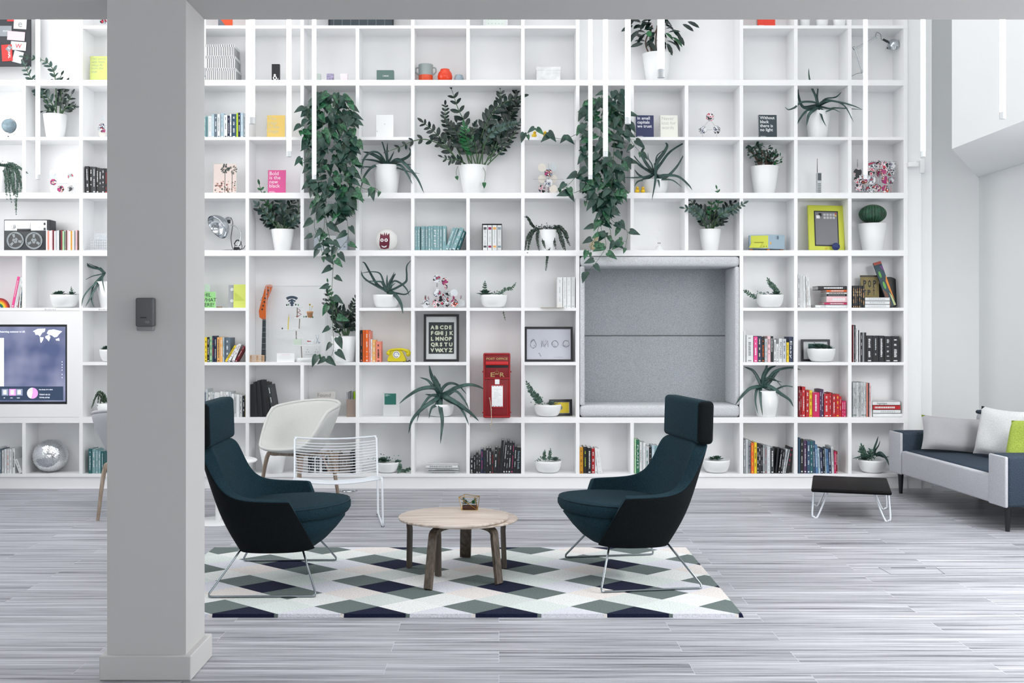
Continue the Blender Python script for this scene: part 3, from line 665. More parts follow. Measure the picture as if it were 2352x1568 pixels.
def flat_stack(v, row, where, group, spec, dy=.03, cat='book', name='book', noun='book', dep=.17):
    """tokens from the bottom up: x0 x1 ybottom ytop color letter [title]"""
    toks = [s.strip() for s in spec.split('|') if s.strip()]; z = zt(row) + .0004; n = len(toks)
    for i, s in enumerate(toks):
        p = s.split(None, 6); x0, x1, yb, yt = map(float, p[:4]); col, let = p[4], p[5]; title = p[6] if len(p) > 6 else None
        BN[0] += 1; rnd = random.Random(BN[0]); yy = dy + rnd.uniform(0, .008); k = (DS + yy) / F / V[v][2]
        X0, X1 = xs(vx(v, x0), yy), xs(vx(v, x1), yy); h = (yb - yt) * k - .0005; w = X1 - X0; d = dep
        b = MB(); c = min(.002, h * .2); b.box(0, w, 0, d, 0, c); b.box(0, w, 0, d, h - c, h); b.box(0, w, 0, .004, 0, h)
        mats = [mt(KC[col][1], .5, noise=.05, scale=30)]
        if let != '-' and not title:
            mats.append(mt(KC[let][1])); x = w * rnd.uniform(.05, .3)
            while x < w * .8:
                l = rnd.uniform(.005, .018); b.box(x, x + l, -.0006, 0, h * .3, h * .68, 1); x += l + .003
        o = b.build(name, mats); o.location = (X0, DS + yy, z); z += h + .0004
        MB().box(.003, w - .002, .004, d - .002, c, h - c).build('pages', PAPER, o, world=False)
        if title: text(title.replace('_', ' '), h * .75, (0, 0, 0), mt(KC[let][1]), o, 'spine_title', ext=.0003).location = (w * .16, -.0005, h * .25)
        tag(o, f"{KC[col][0]} {noun}, {ORD[i]} from the bottom of the stack {where}", cat, group)
BLK = 'in the row of '
books('D', 2, 'in the pale row beside the pillar, second shelf down', 'pale books beside the pillar',
      '26 44 915 a w 0|44 62 908 a - 0|62 90 908 w l 0|90 110 893 p w 0|110 133 893 s w 0|133 155 893 w s 0|155 186 885 p w 0|186 212 900 w k 0|212 232 905 n w 0|232 244 892 w n 0|244 283 892 S w 0|283 296 884 i - 0|296 315 882 n w 0|315 338 882 p w 0|338 354 888 l s 0')
books('A', 3, 'of black books at the pillar edge above the tape recorder', 'black books at the pillar edge',
      '672 702 1300 k w -8|702 724 1304 k w 0|724 750 1305 d w 0|750 775 1312 k w 0|775 795 1316 k w 0|795 820 1317 k w 0|820 842 1318 k r 0|842 864 1322 k w 0')
mags = ' | '.join(f'{360 + int(i * 12.9)} {360 + int((i + 1) * 12.9)} {300 + (i * 7) % 9} {c} - 0' for i, c in enumerate('wCwQRwlwkRfwhQwYwlQh'))
books('B', 4, 'beside the tape recorder', 'magazines beside the tape recorder', mags, name='magazine', cat='magazine', noun='magazine')
books('H', 4, 'of pale teal handbooks on the middle shelf', 'pale teal handbooks',
      '118 138 285 a w 0 Apache|139 160 283 a w 0 Apache|167 200 282 a w 0 JavaScript|203 226 284 a w 0 JavaScript|227 247 280 a w 0|248 264 283 a w 0|264 298 279 a w 0 PHP|299 318 281 a w 0 Python|320 342 280 a w 0|344 374 279 a w 0|365 392 292 a w 66|392 416 292 a w 66|416 452 290 a w 76|455 482 318 t w 60')
books('N', 5, 'of white books beside the flat stack', 'white books beside the flat stack',
      '535 548 708 w k 0|549 558 714 w - 0|559 578 712 w - 0|580 597 718 w l -4|598 610 714 w g -8|611 626 725 w j -12|627 645 736 w g -18')
flat_stack('N', 5, 'below the yellow tablet', 'books stacked flat below the yellow tablet',
           '683 966 990 965 w g LOVE|770 965 960 958 w -|760 964 956 938 m w|778 962 934 878 Q w|780 962 876 860 k g|778 960 858 840 w h|778 960 838 818 o w|705 960 820 788 k w')
books('N', 5, 'of matching black paperbacks beside the cardboard sign', 'matching black fantasy paperbacks',
      '1003 1019 806 k O 0|1020 1036 806 k O 0|1037 1053 806 k O 0|1054 1070 806 k O 0|1071 1087 806 k O 0|1088 1104 806 k O 0', dep=.12)
for i, o in enumerate(sorted([o for o in bpy.data.objects if o.get('group') == 'matching black fantasy paperbacks'], key=lambda o: o.location.x)):
    for s_, yy_ in ((('LORD  ')[i], 868), (('RINGS ')[i], 892), (('THE OF')[i], 845)):
        if s_ != ' ':
            q = text(s_, .021 if yy_ > 850 else .009, (0, 0, 0), mt('#cdbf9a'), None, 'spine_letter'); q.parent = o; q.location = (.0015, -.0006, zs(vy('N', yy_), .03) - o.location.z)
flat_stack('N', 5, 'before the cardboard sign', 'white box files before the cardboard sign', '1108 1320 985 956 w l|1108 1320 955 925 w l|1108 1320 924 893 w l', name='box_file', cat='box file', noun='box file')
for i, o in enumerate(books('H', 5, 'beside the alcove', 'white boxed volumes beside the alcove', '1282 1327 700 w l 0|1330 1360 700 w l 0|1362 1395 700 w l 0|1397 1429 700 w l 0')):
    pass
books('E', 6, 'beside the framed-out acrylic case', 'books beside the acrylic display case',
      '36 56 1192 y k 0|56 75 1190 k w 0|76 98 1188 f e 0|98 112 1180 n r 0|113 135 1190 n w 0|138 161 1192 O k 0|162 183 1190 O w 0|184 196 1192 p k 0|196 248 1194 s w 0|202 220 1256 y k 84|225 246 1252 w R 82|256 280 1243 w R 62|284 300 1262 R w 74')
books('E', 6, 'beside the yellow telephone', 'orange books beside the telephone',
      '1310 1329 1134 k C 0|1330 1351 1132 o - 0|1352 1377 1132 o w 0|1378 1394 1140 C w 0|1395 1408 1208 w C 0|1409 1437 1212 O w 0|1438 1480 1226 C k 0')
books('N', 6, 'of mixed paperbacks beside the alcove', 'mixed paperbacks beside the alcove',
      '66 85 1198 w - 0|90 150 1228 w g 0|155 187 1242 q w 0|188 221 1238 n c 0|222 248 1243 k o 0|250 270 1260 l g 0|272 298 1239 Q k 0|299 322 1239 k w 0|326 345 1270 w k 0|347 368 1306 w k 0|370 400 1260 w k 0 RICHARD|402 432 1262 l n 0|436 456 1292 y k 0|457 492 1244 n w 0 Easy')
books('P', 6, 'of dark binders beside the end panel', 'binders and magazines at the bookcase end',
      '116 126 978 R - 0|127 140 992 w - 0|142 158 980 d l 0|160 175 980 w d 0|177 195 1030 w l 0|197 208 1052 k - 0|209 230 1052 w l 0|232 256 1088 k w 0|258 282 1088 g - 0|284 312 1088 k - 0|314 404 1132 k w 0|406 490 1134 k l 0|495 570 1134 k w 0|575 676 1142 k l 0|679 788 1142 k w 0', dep=.2)
books('F', 7, 'of white books behind the teal chair', 'white books behind the pillar-side chair',
      '30 45 290 s - 0|46 62 262 l g 0|62 82 288 w k 0|83 98 286 w g 0|98 120 292 l g 0|120 142 288 w g 0|142 162 290 w - 0|163 184 282 w g 0|185 205 284 w k 0|206 232 284 w g 0|233 254 284 l g 0|255 276 300 w - 0|277 296 304 w g 0|297 318 306 w - 0|319 344 312 w k 0|344 368 318 k w 0|362 376 322 y k 4')
books('F', 7, 'of black box files behind the shell chair', 'black box files behind the shell chair',
      '405 426 222 k - -4|426 446 222 k - -6|448 468 205 k - -14|468 490 200 k - -22|490 512 190 k - -24|512 530 192 k - -28|532 556 205 k - -30|558 580 210 k - -34|590 618 225 d w -46', name='box_file', cat='box file', noun='box file', dep=.2)
books('O', 7, 'of red books below the small framed picture', 'red books on the lower shelf',
      '512 526 240 R w 0|527 539 268 r w 0|540 568 242 r w 0|572 600 270 r w 0|601 624 272 y r 0|627 684 288 m w 0|686 700 264 v w 0|700 716 262 v w 0|720 763 300 r w 0|764 780 292 r w 0|781 790 290 R - 0|790 816 304 r w 0|818 846 302 r y 0|847 864 320 r w 0|866 882 358 m w 0|883 899 358 m w 0')
books('O', 7, 'beside the white flat stack at the bookcase end', 'magazines at the bookcase end',
      ' | '.join(f'{955 + i * 10.2:.0f} {955 + (i + 1) * 10.2 - 1:.0f} {206 + (i % 3)} {"w" if i % 2 else "l"} {"k" if i % 3 else "e"} 0' for i in range(11)) + '|1068 1078 210 C - 0|1079 1089 210 d - 0|1090 1100 212 Q r 0|1101 1112 232 w - 0', name='magazine', cat='magazine', noun='magazine', dep=.19)
flat_stack('O', 7, 'at the bookcase end', 'books stacked flat at the bookcase end', '1120 1370 478 448 w -|1120 1345 447 418 w l|1120 1342 417 380 r w|1116 1340 377 345 w k logotype')
books('C', 8, 'beside the mirror ball', 'white books beside the mirror ball',
      '-20 -8 372 w g 0|-6 8 378 s w 0|10 20 385 w g 0|22 34 380 w l 0|35 47 382 w C 0|48 60 380 w g 0|61 78 376 w k 0|98 116 428 w g -28')
books('C', 8, 'behind the pillar, below the hidden tub chair', 'teal handbooks beside the pillar', '450 466 378 t w 0|467 487 380 a w 0|488 498 384 a w 0|499 512 390 a w 0|513 528 390 t w 0')
books('I', 8, 'of black books below the red post box', 'black books below the red post box',
      '614 638 790 k w 0|640 657 766 k l 0|660 676 746 k w 0|680 694 768 k w 0|697 716 720 n q 0|718 737 730 k S 0|739 758 712 k w 0|761 779 712 k w 0|780 797 738 k r 0|799 822 706 k w 8|824 842 710 k R 12|844 862 650 k - 16|868 888 665 k w 20|890 906 655 k w 18|908 930 668 k w 14|931 948 670 k q 16|950 970 700 k l 12|972 1012 706 k p 6 fotolog_book')
books('I', 8, 'below the alcove, beside the teal armchair', 'books below the alcove',
      '1470 1498 705 Y h 0|1500 1530 702 k i 0|1532 1564 710 k w 0|1564 1590 716 r w 0|1590 1612 712 w g 0|1616 1650 716 w l -28')
books('L', 8, 'beside the headrest of the teal chair', 'plant books beside the teal chair',
      '289 303 702 f w 0|304 330 708 e w 0 PLANTS|332 352 728 w k 0|353 362 732 l - 0|363 382 732 w l 0|383 413 766 l e 0|415 436 772 k l 0|437 462 756 p w 0|463 490 760 a w 0')
books('O', 8, 'of design books below the aloe in the white planter', 'design books on the bottom shelf',
      '64 80 676 g w 0|81 100 672 l - 0|101 124 680 g n 0 LOVE|126 148 700 o y 0|150 172 696 y k 0|174 188 704 k w 0|189 205 712 d w 0|206 220 716 k l 0|221 238 716 g w 0|239 252 720 g r 0|254 282 728 l w 0|285 313 740 d w 0|320 336 742 k - 20|345 362 746 k w 24|365 380 754 k w 24|380 395 750 l k 30|396 408 752 g w 36|412 436 732 k m 36')
books('O', 8, 'of blue and dark books beside the succulent bowl', 'blue books on the bottom shelf',
      '512 526 660 S - 0|527 552 668 k w 2|554 580 680 v w 0|583 607 684 S w 0|608 628 684 t w 0|629 652 684 S w -4|653 674 714 b w -10|676 692 740 p n -12|693 714 748 n w -10|716 730 744 k p -8|732 744 748 p n -6|745 762 750 b n -10|762 782 744 n w -8|784 803 728 l k -8|804 818 770 m w 0|818 831 768 R w 0')
flat_stack('I', 8, 'under the large drooping aloe', 'magazines stacked flat under the aloe',
           '290 525 912 904 w g|290 524 903 894 w -|285 525 893 884 l g|285 524 883 874 w g|280 524 873 866 w -|268 516 865 840 w g', name='magazine', cat='magazine', noun='magazine')
books('R', 5, 'leaning against the upright near the rainbow', 'magazines leaning near the rainbow',
      '170 208 1010 q w 94|212 238 1012 w - 74|240 262 1018 w g 72|264 278 1022 R w 66|280 300 1030 w e 46|302 322 1032 n f 26|324 340 1038 c g 16', name='magazine', cat='magazine', noun='magazine')
# slip case with four volumes
t = thing('slipcase', 'black slipcase holding four white volumes on the middle shelf', 'slipcase', (xs(vx('H', 667)), DS + .03, zt(4)))
x0, x1, z0, z1 = xs(vx('H', 667), .03), xs(vx('H', 830), .03), zt(4) + .0003, zs(vy('H', 263), .03)
b = MB(); b.box(x0, x1, DS + .03, DS + .2, z0, z0 + .002); b.box(x0, x1, DS + .03, DS + .2, z1 - .003, z1); b.box(x0, x0 + .003, DS + .03, DS + .2, z0, z1); b.box(x1 - .003, x1, DS + .03, DS + .2, z0, z1); b.box(x0, x1, DS + .198, DS + .2, z0, z1)
b.build('case', BLACK, t)
vol = ' | '.join(f'{674 + i * 39} {674 + i * 39 + 36} 270 w l 0' for i in range(4))
for o, cc in zip(books('H', 4, 'inside the black slipcase', 'white volumes in the slipcase', vol, dy=.026, dep=.15, name='volume', noun='volume'), ('#4c5056', '#8c2350', '#e0a860', '#8299a3')):
    w = max(v.co.x for v in o.data.vertices); h = max(v.co.z for v in o.data.vertices)
    b = MB(); b.box(w * .15, w * .85, -.0008, 0, h * .82, h * .92); b.box(w * .15, w * .85, -.0008, 0, h * .1, h * .18); b.build('spine_mark', mt(cc), o, world=False); o.location.z += .0025
    for ch in [o] + list(o.children):
        pass
    o.scale.z = .97
# box file (magazine holder)
t = thing('magazine_holder', 'brown card magazine holder stuffed with magazines, at the shell chair arm', 'magazine holder', (xs(vx('F', 1235)), DS + .03, zt(7)))
x0, x1 = xs(vx('F', 1197), .03), xs(vx('F', 1272), .03)
MB().box(x0, x1, DS + .03, DS + .2, zt(7) + .0004, zs(vy('F', 345), .03)).build('holder_box', mt('#8f8178', .8), t)
for i in range(9):
    xa = x0 + .002 + i * (x1 - x0 - .004) / 9
    q = MB().box(xa, xa + .0042, DS + .034 + .001 * (i % 3), DS + .19, zs(vy('F', 350), .03), zs(vy('F', 288 - (i % 3) * 2), .03)).build('magazine', mt(['#8a8f93', '#d8dadb', '#4a5052', '#c9cccd', '#2a2d30', '#d8dadb', '#5a6063', '#9fca2e', '#a9d430'][i]), None)
    tag(q, f'{ORD[i]} thin magazine from the left in the brown card holder', 'magazine', 'magazines in the brown holder')

# ================================================================== flat covers, frames, boxes
def face_book(name, row, x0, x1, yt, col, label, cat='notebook', lines=None, tcol='#ffffff', ts=.03, bold=.0, dy=.10, th=.012, spiral=None, lean=.06, rotz=0, lx=.07, ly=.04, extra=None, lead=.95):
    z0 = zt(row) + .001; h = zs(yt, dy) - z0; X0, X1 = xs(x0, dy), xs(x1, dy); w = X1 - X0
    t = thing(name, label, cat, ((X0 + X1) / 2, DS + dy, z0)); t.rotation_euler = (-lean, 0, rotz)
    MB().box(-w / 2, w / 2, 0, th, 0, h).build('cover', mt(col, .5), t, world=False)
    MB().box(-w / 2 + .001, w / 2 + .002, th * .2, th * .8, .002, h - .002).build('pages', PAPER, t, world=False)
    if spiral:
        b = MB(); n = 17
        for k in range(n):
            z = h * (k + .5) / n; b.tube([(-w / 2 + .004, -.0015, z), (-w / 2 - .010, .002, z), (-w / 2 - .010, th, z), (-w / 2 + .004, th + .001, z)], .0011, 5)
        b.build('spiral_binding', mt(spiral, .4), t, world=False)
    if lines:
        q = text('\n'.join(lines), ts, (0, 0, 0), mt(tcol, .6), None, 'cover_title', bold=bold, lead=lead); q.parent = t; q.location = (-w / 2 + lx * w, -.0008, h - ts * .8 - ly * h)
    if extra: extra(t, w, h)
    return t
def small_line(col, y=.05, n=2, w_=.35):
    def f(t, w, h):
        b = MB()
        for k in range(n): b.box(-w / 2 + .07 * w, -w / 2 + (.07 + w_ - .06 * k) * w, -.0009, 0, h * (y + .03 * k), h * (y + .03 * k + .012))
        b.build('small_print', mt(col), t, world=False)
    return f
face_book('notebook', 1, 206, 247, 128, '#ced87e', 'pale yellow notebook with grey words, half hidden by the pillar', lines=['Old words', 'with fresh', 'wings fly', 'from the', 'page'], tcol='#b9c7a0', ts=.0285, spiral='#c8ccb8', dy=.06)
face_book('notebook', 2, 613, 654, 264, '#dfbf68', 'yellow notebook reading The page is the stage', lines=['The', 'page', 'is the', 'stage'], tcol='#c9c7a8', ts=.042, spiral='#d8d4c0', dy=.06, lead=.85)
face_book('notebook', 3, 615, 656, 390, '#d2518f', 'pink notebook reading Bold is the new black', lines=['Bold', 'is the', 'new', 'black'], tcol='#f6e6ee', ts=.044, spiral='#cfd2d4', dy=.06, lead=.8, extra=small_line('#f6e6ee'))
face_book('notebook', 2, 1461, 1502, 264, '#27305a', 'navy notebook reading In small capitals we trust', lines=['In small', 'capitals', 'we trust'], tcol='#e6e8ee', ts=.036, bold=.0006, dy=.06, extra=small_line('#c6cad8'), rotz=.05)
face_book('notebook', 2, 1517, 1557, 264, '#e8eae0', 'cream notebook reading Never lost for words', lines=['Never', 'lost for', 'words'], tcol='#c2c6c2', ts=.041, spiral='#cfd2d0', dy=.06, rotz=.05)
face_book('notebook', 2, 1743, 1785, 263, '#2c3b42', 'dark slate notebook reading Without black there is no light', lines=['Without', 'black', 'there is', 'no light'], tcol='#dfe3e4', ts=.036, bold=.0006, spiral='#cfd2d4', dy=.06, extra=small_line('#aab2b5'), rotz=.05)
face_book('notebook', 0, 1740, 1781, 10, '#e0402c', 'red-orange notebook cut off by the beam, above the empty end cell', spiral='#4a4d50', dy=.06, extra=small_line('#f3c9c0'), rotz=.05)
def tri(t, w, h):
    MB().prism([(-w / 2, 0), (-w / 2 + .6 * w, 0), (-w / 2, .5 * h)], -.0009, 0).build('grey_corner', mt('#6d727c'), t, world=False)
face_book('art_book', 0, 501, 534, 12, '#e0562e', 'orange and grey art book cut off by the beam near the pillar', cat='book', dy=.06, extra=tri)
face_book('card', 2, 864, 903, 263, '#eef0f1', 'plain white card standing between the thick ivy and the tall plant', cat='card', th=.004, dy=.06, extra=lambda t, w, h: MB().disc((0, -.0006, h * .6), .006, axis='y').build('printed_dot', mt('#d8dadc'), t, world=False))
def palms(t, w, h):
    r = random.Random(5); m = [mt('#2a3a38'), mt('#6d6a63'), mt('#c9a79b'), mt('#8b4f45')]; b = MB()
    for cx, top, n in ((0, .85, 26), (.32, .8, 16)):
        b.box(w * cx - .002, w * cx + .002, -.0009, 0, h * .04, h * top, 0)
        for k in range(n):
            a = r.uniform(0, 2 * PI); q = r.uniform(.03, .14) * h; p = Vector((w * cx + math.cos(a) * q * .8, -.001, h * top + math.sin(a) * q * .7)); b.leaf(p, (math.cos(a), 0, math.sin(a)), (0, -1, 0), .02, .01, 'oval', 0, 0 if cx == 0 else 1)
    for k in range(70): b.disc((r.uniform(-.48, .48) * w, -.0006, r.uniform(.02, .42) * h), r.uniform(.002, .009), 6, r.choice([1, 2, 2, 3, 0]), 'y', .0004)
    b.build('printed_palms', m, t, world=False)
face_book('magazine', 3, 490, 542, 376, '#d9c9c3', 'magazine with a dark palm tree cover beside the pillar', cat='magazine', dy=.06, extra=palms)
def found(t, w, h):
    MB().box(-w / 2, w / 2, -.0008, 0, 0, h * .66).build('grey_panel', mt('#8d827d'), t, world=False)
    b = MB(); b.tube([(math.cos(PI + k * PI / 10) * w * .17 - w * .2, -.001, h * .68 + math.sin(PI + k * PI / 10) * h * .12) for k in range(11)], .0045, 6, flat=.3); b.build('printed_ring', mt('#e3e3e2'), t, world=False)
face_book('book', 7, 725, 769, 899, '#c8c6c3', 'grey book titled Found above the shell chair arm', cat='book', lines=['Found'], tcol='#8f8c8a', ts=.046, dy=.08, extra=found)
def tealcard(t, w, h):
    MB().box(-w * .42, w * .3, -.0009, 0, h * .5, h * .97).build('green_panel', mt('#17665a'), t, world=False)
    b = MB()
    for k, l in enumerate((.2, .3, .16)): b.box(-w * .38, -w * .38 + w * l, -.0014, 0, h * (.92 - .03 * k), h * (.93 - .03 * k))
    b.build('small_print', mt('#cfe0dc'), t, world=False)
face_book('card', 7, 880, 917, 902, '#c9cccd', 'grey display card with green upper panel standing alone', cat='card', dy=.08, extra=tealcard, th=.01)
face_book('sticky_note', 5, 458, 495, 670, '#93cf85', 'green hand-lettered note reading PHIL WHAT HERE near the pillar', cat='note', lines=['PHIL', 'WHAT', 'HERE!'], tcol='#22352a', ts=.044, th=.002, dy=.05)
face_book('paper_note', 5, 462, 481, 653, '#c9e2cf', 'pale green slip standing behind the hand-lettered note', cat='note', th=.002, dy=.10, extra=small_line('#8fa89a', .6, 4))
face_book('letter', 5, 536, 566, 653, '#ccd668', 'bright yellow printed letter leaning on the upright', cat='letter', th=.003, dy=.05, extra=lambda t, w, h: small_line('#b7c655', .3, 14, .8)(t, w, h))
face_book('book', 5, 524, 536, 654, '#9fa4a8', 'grey patterned book edge behind the yellow letter', cat='book', th=.01, dy=.07, extra=lambda t, w, h: [MB().disc((w * .2, -.0008, h * q), .014, axis='y').build('printed_dot', mt('#d8dcde'), t, world=False) for q in (.3, .8)])
def simple_box(name, row, x0, x1, yt, col, label, cat, dy=.05, d=.1, parts=None, bev=.001):
    X0, X1, z0, z1 = xs(x0, dy), xs(x1, dy), zt(row) + .0004, zs(yt, dy)
    t = thing(name, label, cat, ((X0 + X1) / 2, DS + dy, z0)); MB().rbox(X0, X1, DS + dy, DS + dy + d, z0, z1, bev).build('body', mt(col, .5) if isinstance(col, str) else col, t)
    if parts: parts(t, X0, X1, DS + dy, z0, z1)
    return t
STR = mt('#e9ebec', .5); STK = mt('#23282d', .5)
for i, (yb, yt, xr) in enumerate(((183, 156.5, 541), (156, 128.5, 539), (128, 102, 537))):
    dy = .05; z0, z1 = zs(yb, dy), zs(yt, dy)
    if i == 0: z0 = zt(1) + .0004
    X0, X1 = xs(458, dy), xs(xr, dy); t = thing('storage_box', f'{["bottom", "middle", "top"][i]} one of three black-and-white striped storage boxes by the pillar', 'box', ((X0 + X1) / 2, DS + dy, z0), 0, 'striped storage boxes')
    b = MB(); zl = z1 - .022
    b.box(X0, X1, DS + dy, DS + dy + .2, z0, zl); n = 19
    for k in range(n):
        xx = X0 + (k + .25) * (X1 - X0) / n; b.box(xx, xx + .0048, DS + dy - .0008, DS + dy, z0 + .001, zl, 1)
    for k in range(10): yy = DS + dy + .01 + k * .02; b.box(X1, X1 + .0008, yy, yy + .005, z0 + .001, zl, 1)
    b.build('box_body', [STR, STK], t)
    b = MB(); b.box(X0 - .003, X1 + .003, DS + dy - .003, DS + dy + .203, zl, z1 - .0004)
    for k in range(n): xx = X0 + (k + .55) * (X1 - X0) / n; b.box(xx, xx + .0048, DS + dy - .0038, DS + dy - .003, zl, z1 - .001, 1)
    b.build('lid', [STR, STK], t)
def fig(t, x0, x1, y, z0, z1):
    w = x1 - x0; b = MB(); c = (x0 + x1) / 2 - .006; b.disc((c, y - .001, z0 + .032), .017, 20, 0, 'y'); b.disc((c, y - .0015, z0 + .032), .008, 20, 1, 'y'); b.ball((c, y - .003, z0 + .055), .010); 
    for k in (-1, 0, 1): b.ball((c + k * .011, y - .002, z0 + .008), .006)
    b.tube([(c + .018, y - .002, z0 + .03), (c + .026, y - .002, z0 + .008)], .0018); b.tube([(c + .032, y - .002, z0 + .03), (c + .02, y - .002, z0 + .004)], .0018)
    b.build('white_figure', [POT, BLACK], t)
    MB().box(x0 - .01, x1, y - .025, y + .02, z0, z0 + .008).build('base', BLACK, t)
simple_box('figurine_box', 1, 624, 642, 147, '#171b1f', 'small black box with a white round figure on its front', 'figurine', .07, .03, fig)
simple_box('card_stack', 1, 728, 736, 169, '#b7c4be', 'pale green card block half hidden by a light tube', 'cards', .07, .03)
simple_box('card_stack', 1, 750, 766, 169, mt('#9b93b0', noise=.5, scale=60), 'purple and white patterned card block on the second shelf', 'cards', .07, .03)
simple_box('card_stack', 1, 782, 798, 169, mt('#ecdfe4', noise=.06, scale=60), 'pale pink card block on the second shelf', 'cards', .07, .03)
def moobox(t, x0, x1, y, z0, z1):
    text('MOO', .016, ((x0 + x1) / 2 - .008, y - .001, (z0 + z1) / 2 - .006), mt('#dfe6e3'), t, 'logo_lettering', bold=.0005)
    MB().tube([((x0 + x1) / 2 - .016 + .0045 * math.cos(a) * (1 if math.sin(a) < .3 else .5), y - .001, (z0 + z1) / 2 + .007 * math.sin(a)) for a in [2 * PI * k / 12 for k in range(12)]], .001, 4, True).build('drop_logo', mt('#dfe6e3'), t)
simple_box('gift_box', 1, 865, 904, 161, '#5b7570', 'small grey-green box with a white drop logo', 'box', .07, .06, moobox)
MARB = mt('#dfe1e3', .4, noise=.12, scale=22)
def mlid(t, x0, x1, y, z0, z1): MB().rbox(x0 - .002, x1 + .002, y - .002, y + .122, z1 - .03, z1 + .001, .001).build('lid', MARB, t)
simple_box('marble_box', 1, 1232, 1287, 153.5, MARB, 'white marble-patterned lidded box on the second shelf', 'box', .07, .12, mlid)
# ceramics
def pot_at(name, row, cx, wtop, wbot, ytop, label, cat='planter', dy=.12, group=None, mat=POT, soil=True, prof=None, z0=None):
    D = DS + dy; r1, r0 = wtop * D / F / 2, wbot * D / F / 2; zb = (zt(row) + .0004) if z0 is None else z0; h = zs(ytop, dy) - zb
    t = thing(name, label, cat, (xs(cx, dy), D, zb), 0, group); c = (xs(cx, dy), D, zb)
    if prof == 'bowl': P = [(0, 0), (r0 * .9, 0), (r0, .002)] + [(r0 + (r1 - r0) * math.sin(a) ** .9, .002 + (h - .002) * (1 - math.cos(a))) for a in [PI / 2 * k / 10 for k in range(1, 11)]] + [(r1 - .005, h), (r1 - .006, h - .012)] + ([(0, h - .012)])
    else: P = [(0, 0), (r0 - .004, 0), (r0, .003), (r1, h), (r1 - .006, h), (r1 - .008, h - .016), (0, h - .016)]
    MB().lathe(P, c, 40).build('bowl' if prof == 'bowl' else 'pot', mat, t)
    if soil: MB().lathe([(0, h - .012), (r1 - .008, h - .013)], c, 24).build('soil', SOIL, t)
    t['_h'] = h; return t
t = thing('two_handled_pot', 'two-handled grey and orange ceramic pot on the second shelf', 'pot', (xs(978), DS + .1, zt(1)))
c = (xs(978, .1), DS + .1, zt(1) + .0004); k = (DS + .1) / F
MB().lathe([(0, 0), (16 * k, 0), (16.5 * k, .003), (16.5 * k, 15.5 * k)], c).build('orange_glaze', mt('#d9502a', .25), t)
MB().lathe([(16.5 * k, 15.5 * k), (16.7 * k, 37 * k), (17 * k, 38.5 * k), (16.6 * k, 40.5 * k), (15 * k, 40.5 * k), (15 * k, 10 * k), (0, 10 * k)], c).build('grey_glaze', mt('#94a09f', .3), t)
for s_ in (-1, 1): MB().tube(smooth([(c[0] + s_ * 16 * k, c[1], c[2] + 34 * k), (c[0] + s_ * 22 * k, c[1], c[2] + 33 * k), (c[0] + s_ * 23 * k, c[1], c[2] + 24 * k), (c[0] + s_ * 16 * k, c[1], c[2] + 17 * k)]), .006, 8).build('handle', mt('#94a09f', .3), t)
def vase(cx, prof, col, label):
    t = thing('vase', label, 'vase', (xs(cx, .1), DS + .1, zt(1) + .0004)); MB().lathe([(r * k, z * k) for r, z in prof], t.location).build('body', mt(col, .22), t)
vase(1022, [(0, 0), (12, 0), (16, 6), (17.3, 13), (15.5, 21), (11, 27), (10.5, 30), (9.5, 30), (9.5, 26), (0, 24)], '#e0401c', 'glossy red-orange round vase beside the two-handled pot')
vase(1054, [(0, 0), (9, 0), (11, 5), (11, 9), (9, 15), (8, 17), (7, 17), (7, 13), (0, 12)], '#94a7b2', 'small grey-blue round cup beside the red-orange vase')
for cx, w, lab in ((1848, 30, 'white ceramic mug cut off by the beam, by the empty cells'), (1888, 34, 'wide white bowl cut off by the beam'), (1928, 38, 'white glazed dish cut off by the beam, above the aloe column')):
    pot_at('bowl', 0, cx, w, w * .7, 20, lab, 'bowl', .08, 'white crockery under the beam', soil=False)
def frame(name, cx0, cx1, yt, row, bw, label, fcol='#14181c', mat_col='#cfd3d5', dy=.12, lean=.05, pic=None, z0=None, cat='framed picture', rz=0):
    zb = zt(row) + .0006; X0, X1 = xs(cx0, dy), xs(cx1, dy); h = zs(yt, dy) - zb; w = X1 - X0; k = (DS + dy) / F; q = bw * k
    t = thing(name, label, cat, ((X0 + X1) / 2, DS + dy, zb)); t.rotation_euler = (-lean, 0, rz)
    b = MB(); b.box(-w / 2, w / 2, 0, .02, 0, q); b.box(-w / 2, w / 2, 0, .02, h - q, h); b.box(-w / 2, -w / 2 + q, 0, .02, q, h - q); b.box(w / 2 - q, w / 2, 0, .02, q, h - q)
    b.build('frame', mt(fcol, .4), t, world=False); MB().box(-w / 2 + q, w / 2 - q, .008, .012, q, h - q).build('mount', mt(mat_col, .6), t, world=False)
    if pic: pic(t, w, h, k)
    return t
def tadd(t, s_, size, x, z, col, name='lettering', y=.0068, **kw):
    q = text(s_, size, (0, 0, 0), mt(col, .6), None, name, **kw); q.parent = t; q.location = (x, y, z); return q
def alpha(t, w, h, k):
    MB().box(-w * .36, w * .36, .0065, .008, h * .165, h * .83).build('poster', mt('#232c2f'), t, world=False)
    for r, s_ in enumerate(('ABCDE', 'FGHIJK', 'LMNOP', 'QRSTU', 'VWXYZ')):
        for i, ch_ in enumerate(s_):
            q = tadd(t, ch_, .043, -w * .30 + i * w * .6 / (len(s_) - .35), h * (.685 - .12 * r), '#cfd4be', 'poster_letter', .0062, bold=.0022)
frame('framed_poster', 973, 1054, 721, 6, 5.5, 'black-framed alphabet poster on the middle shelf', pic=alpha)
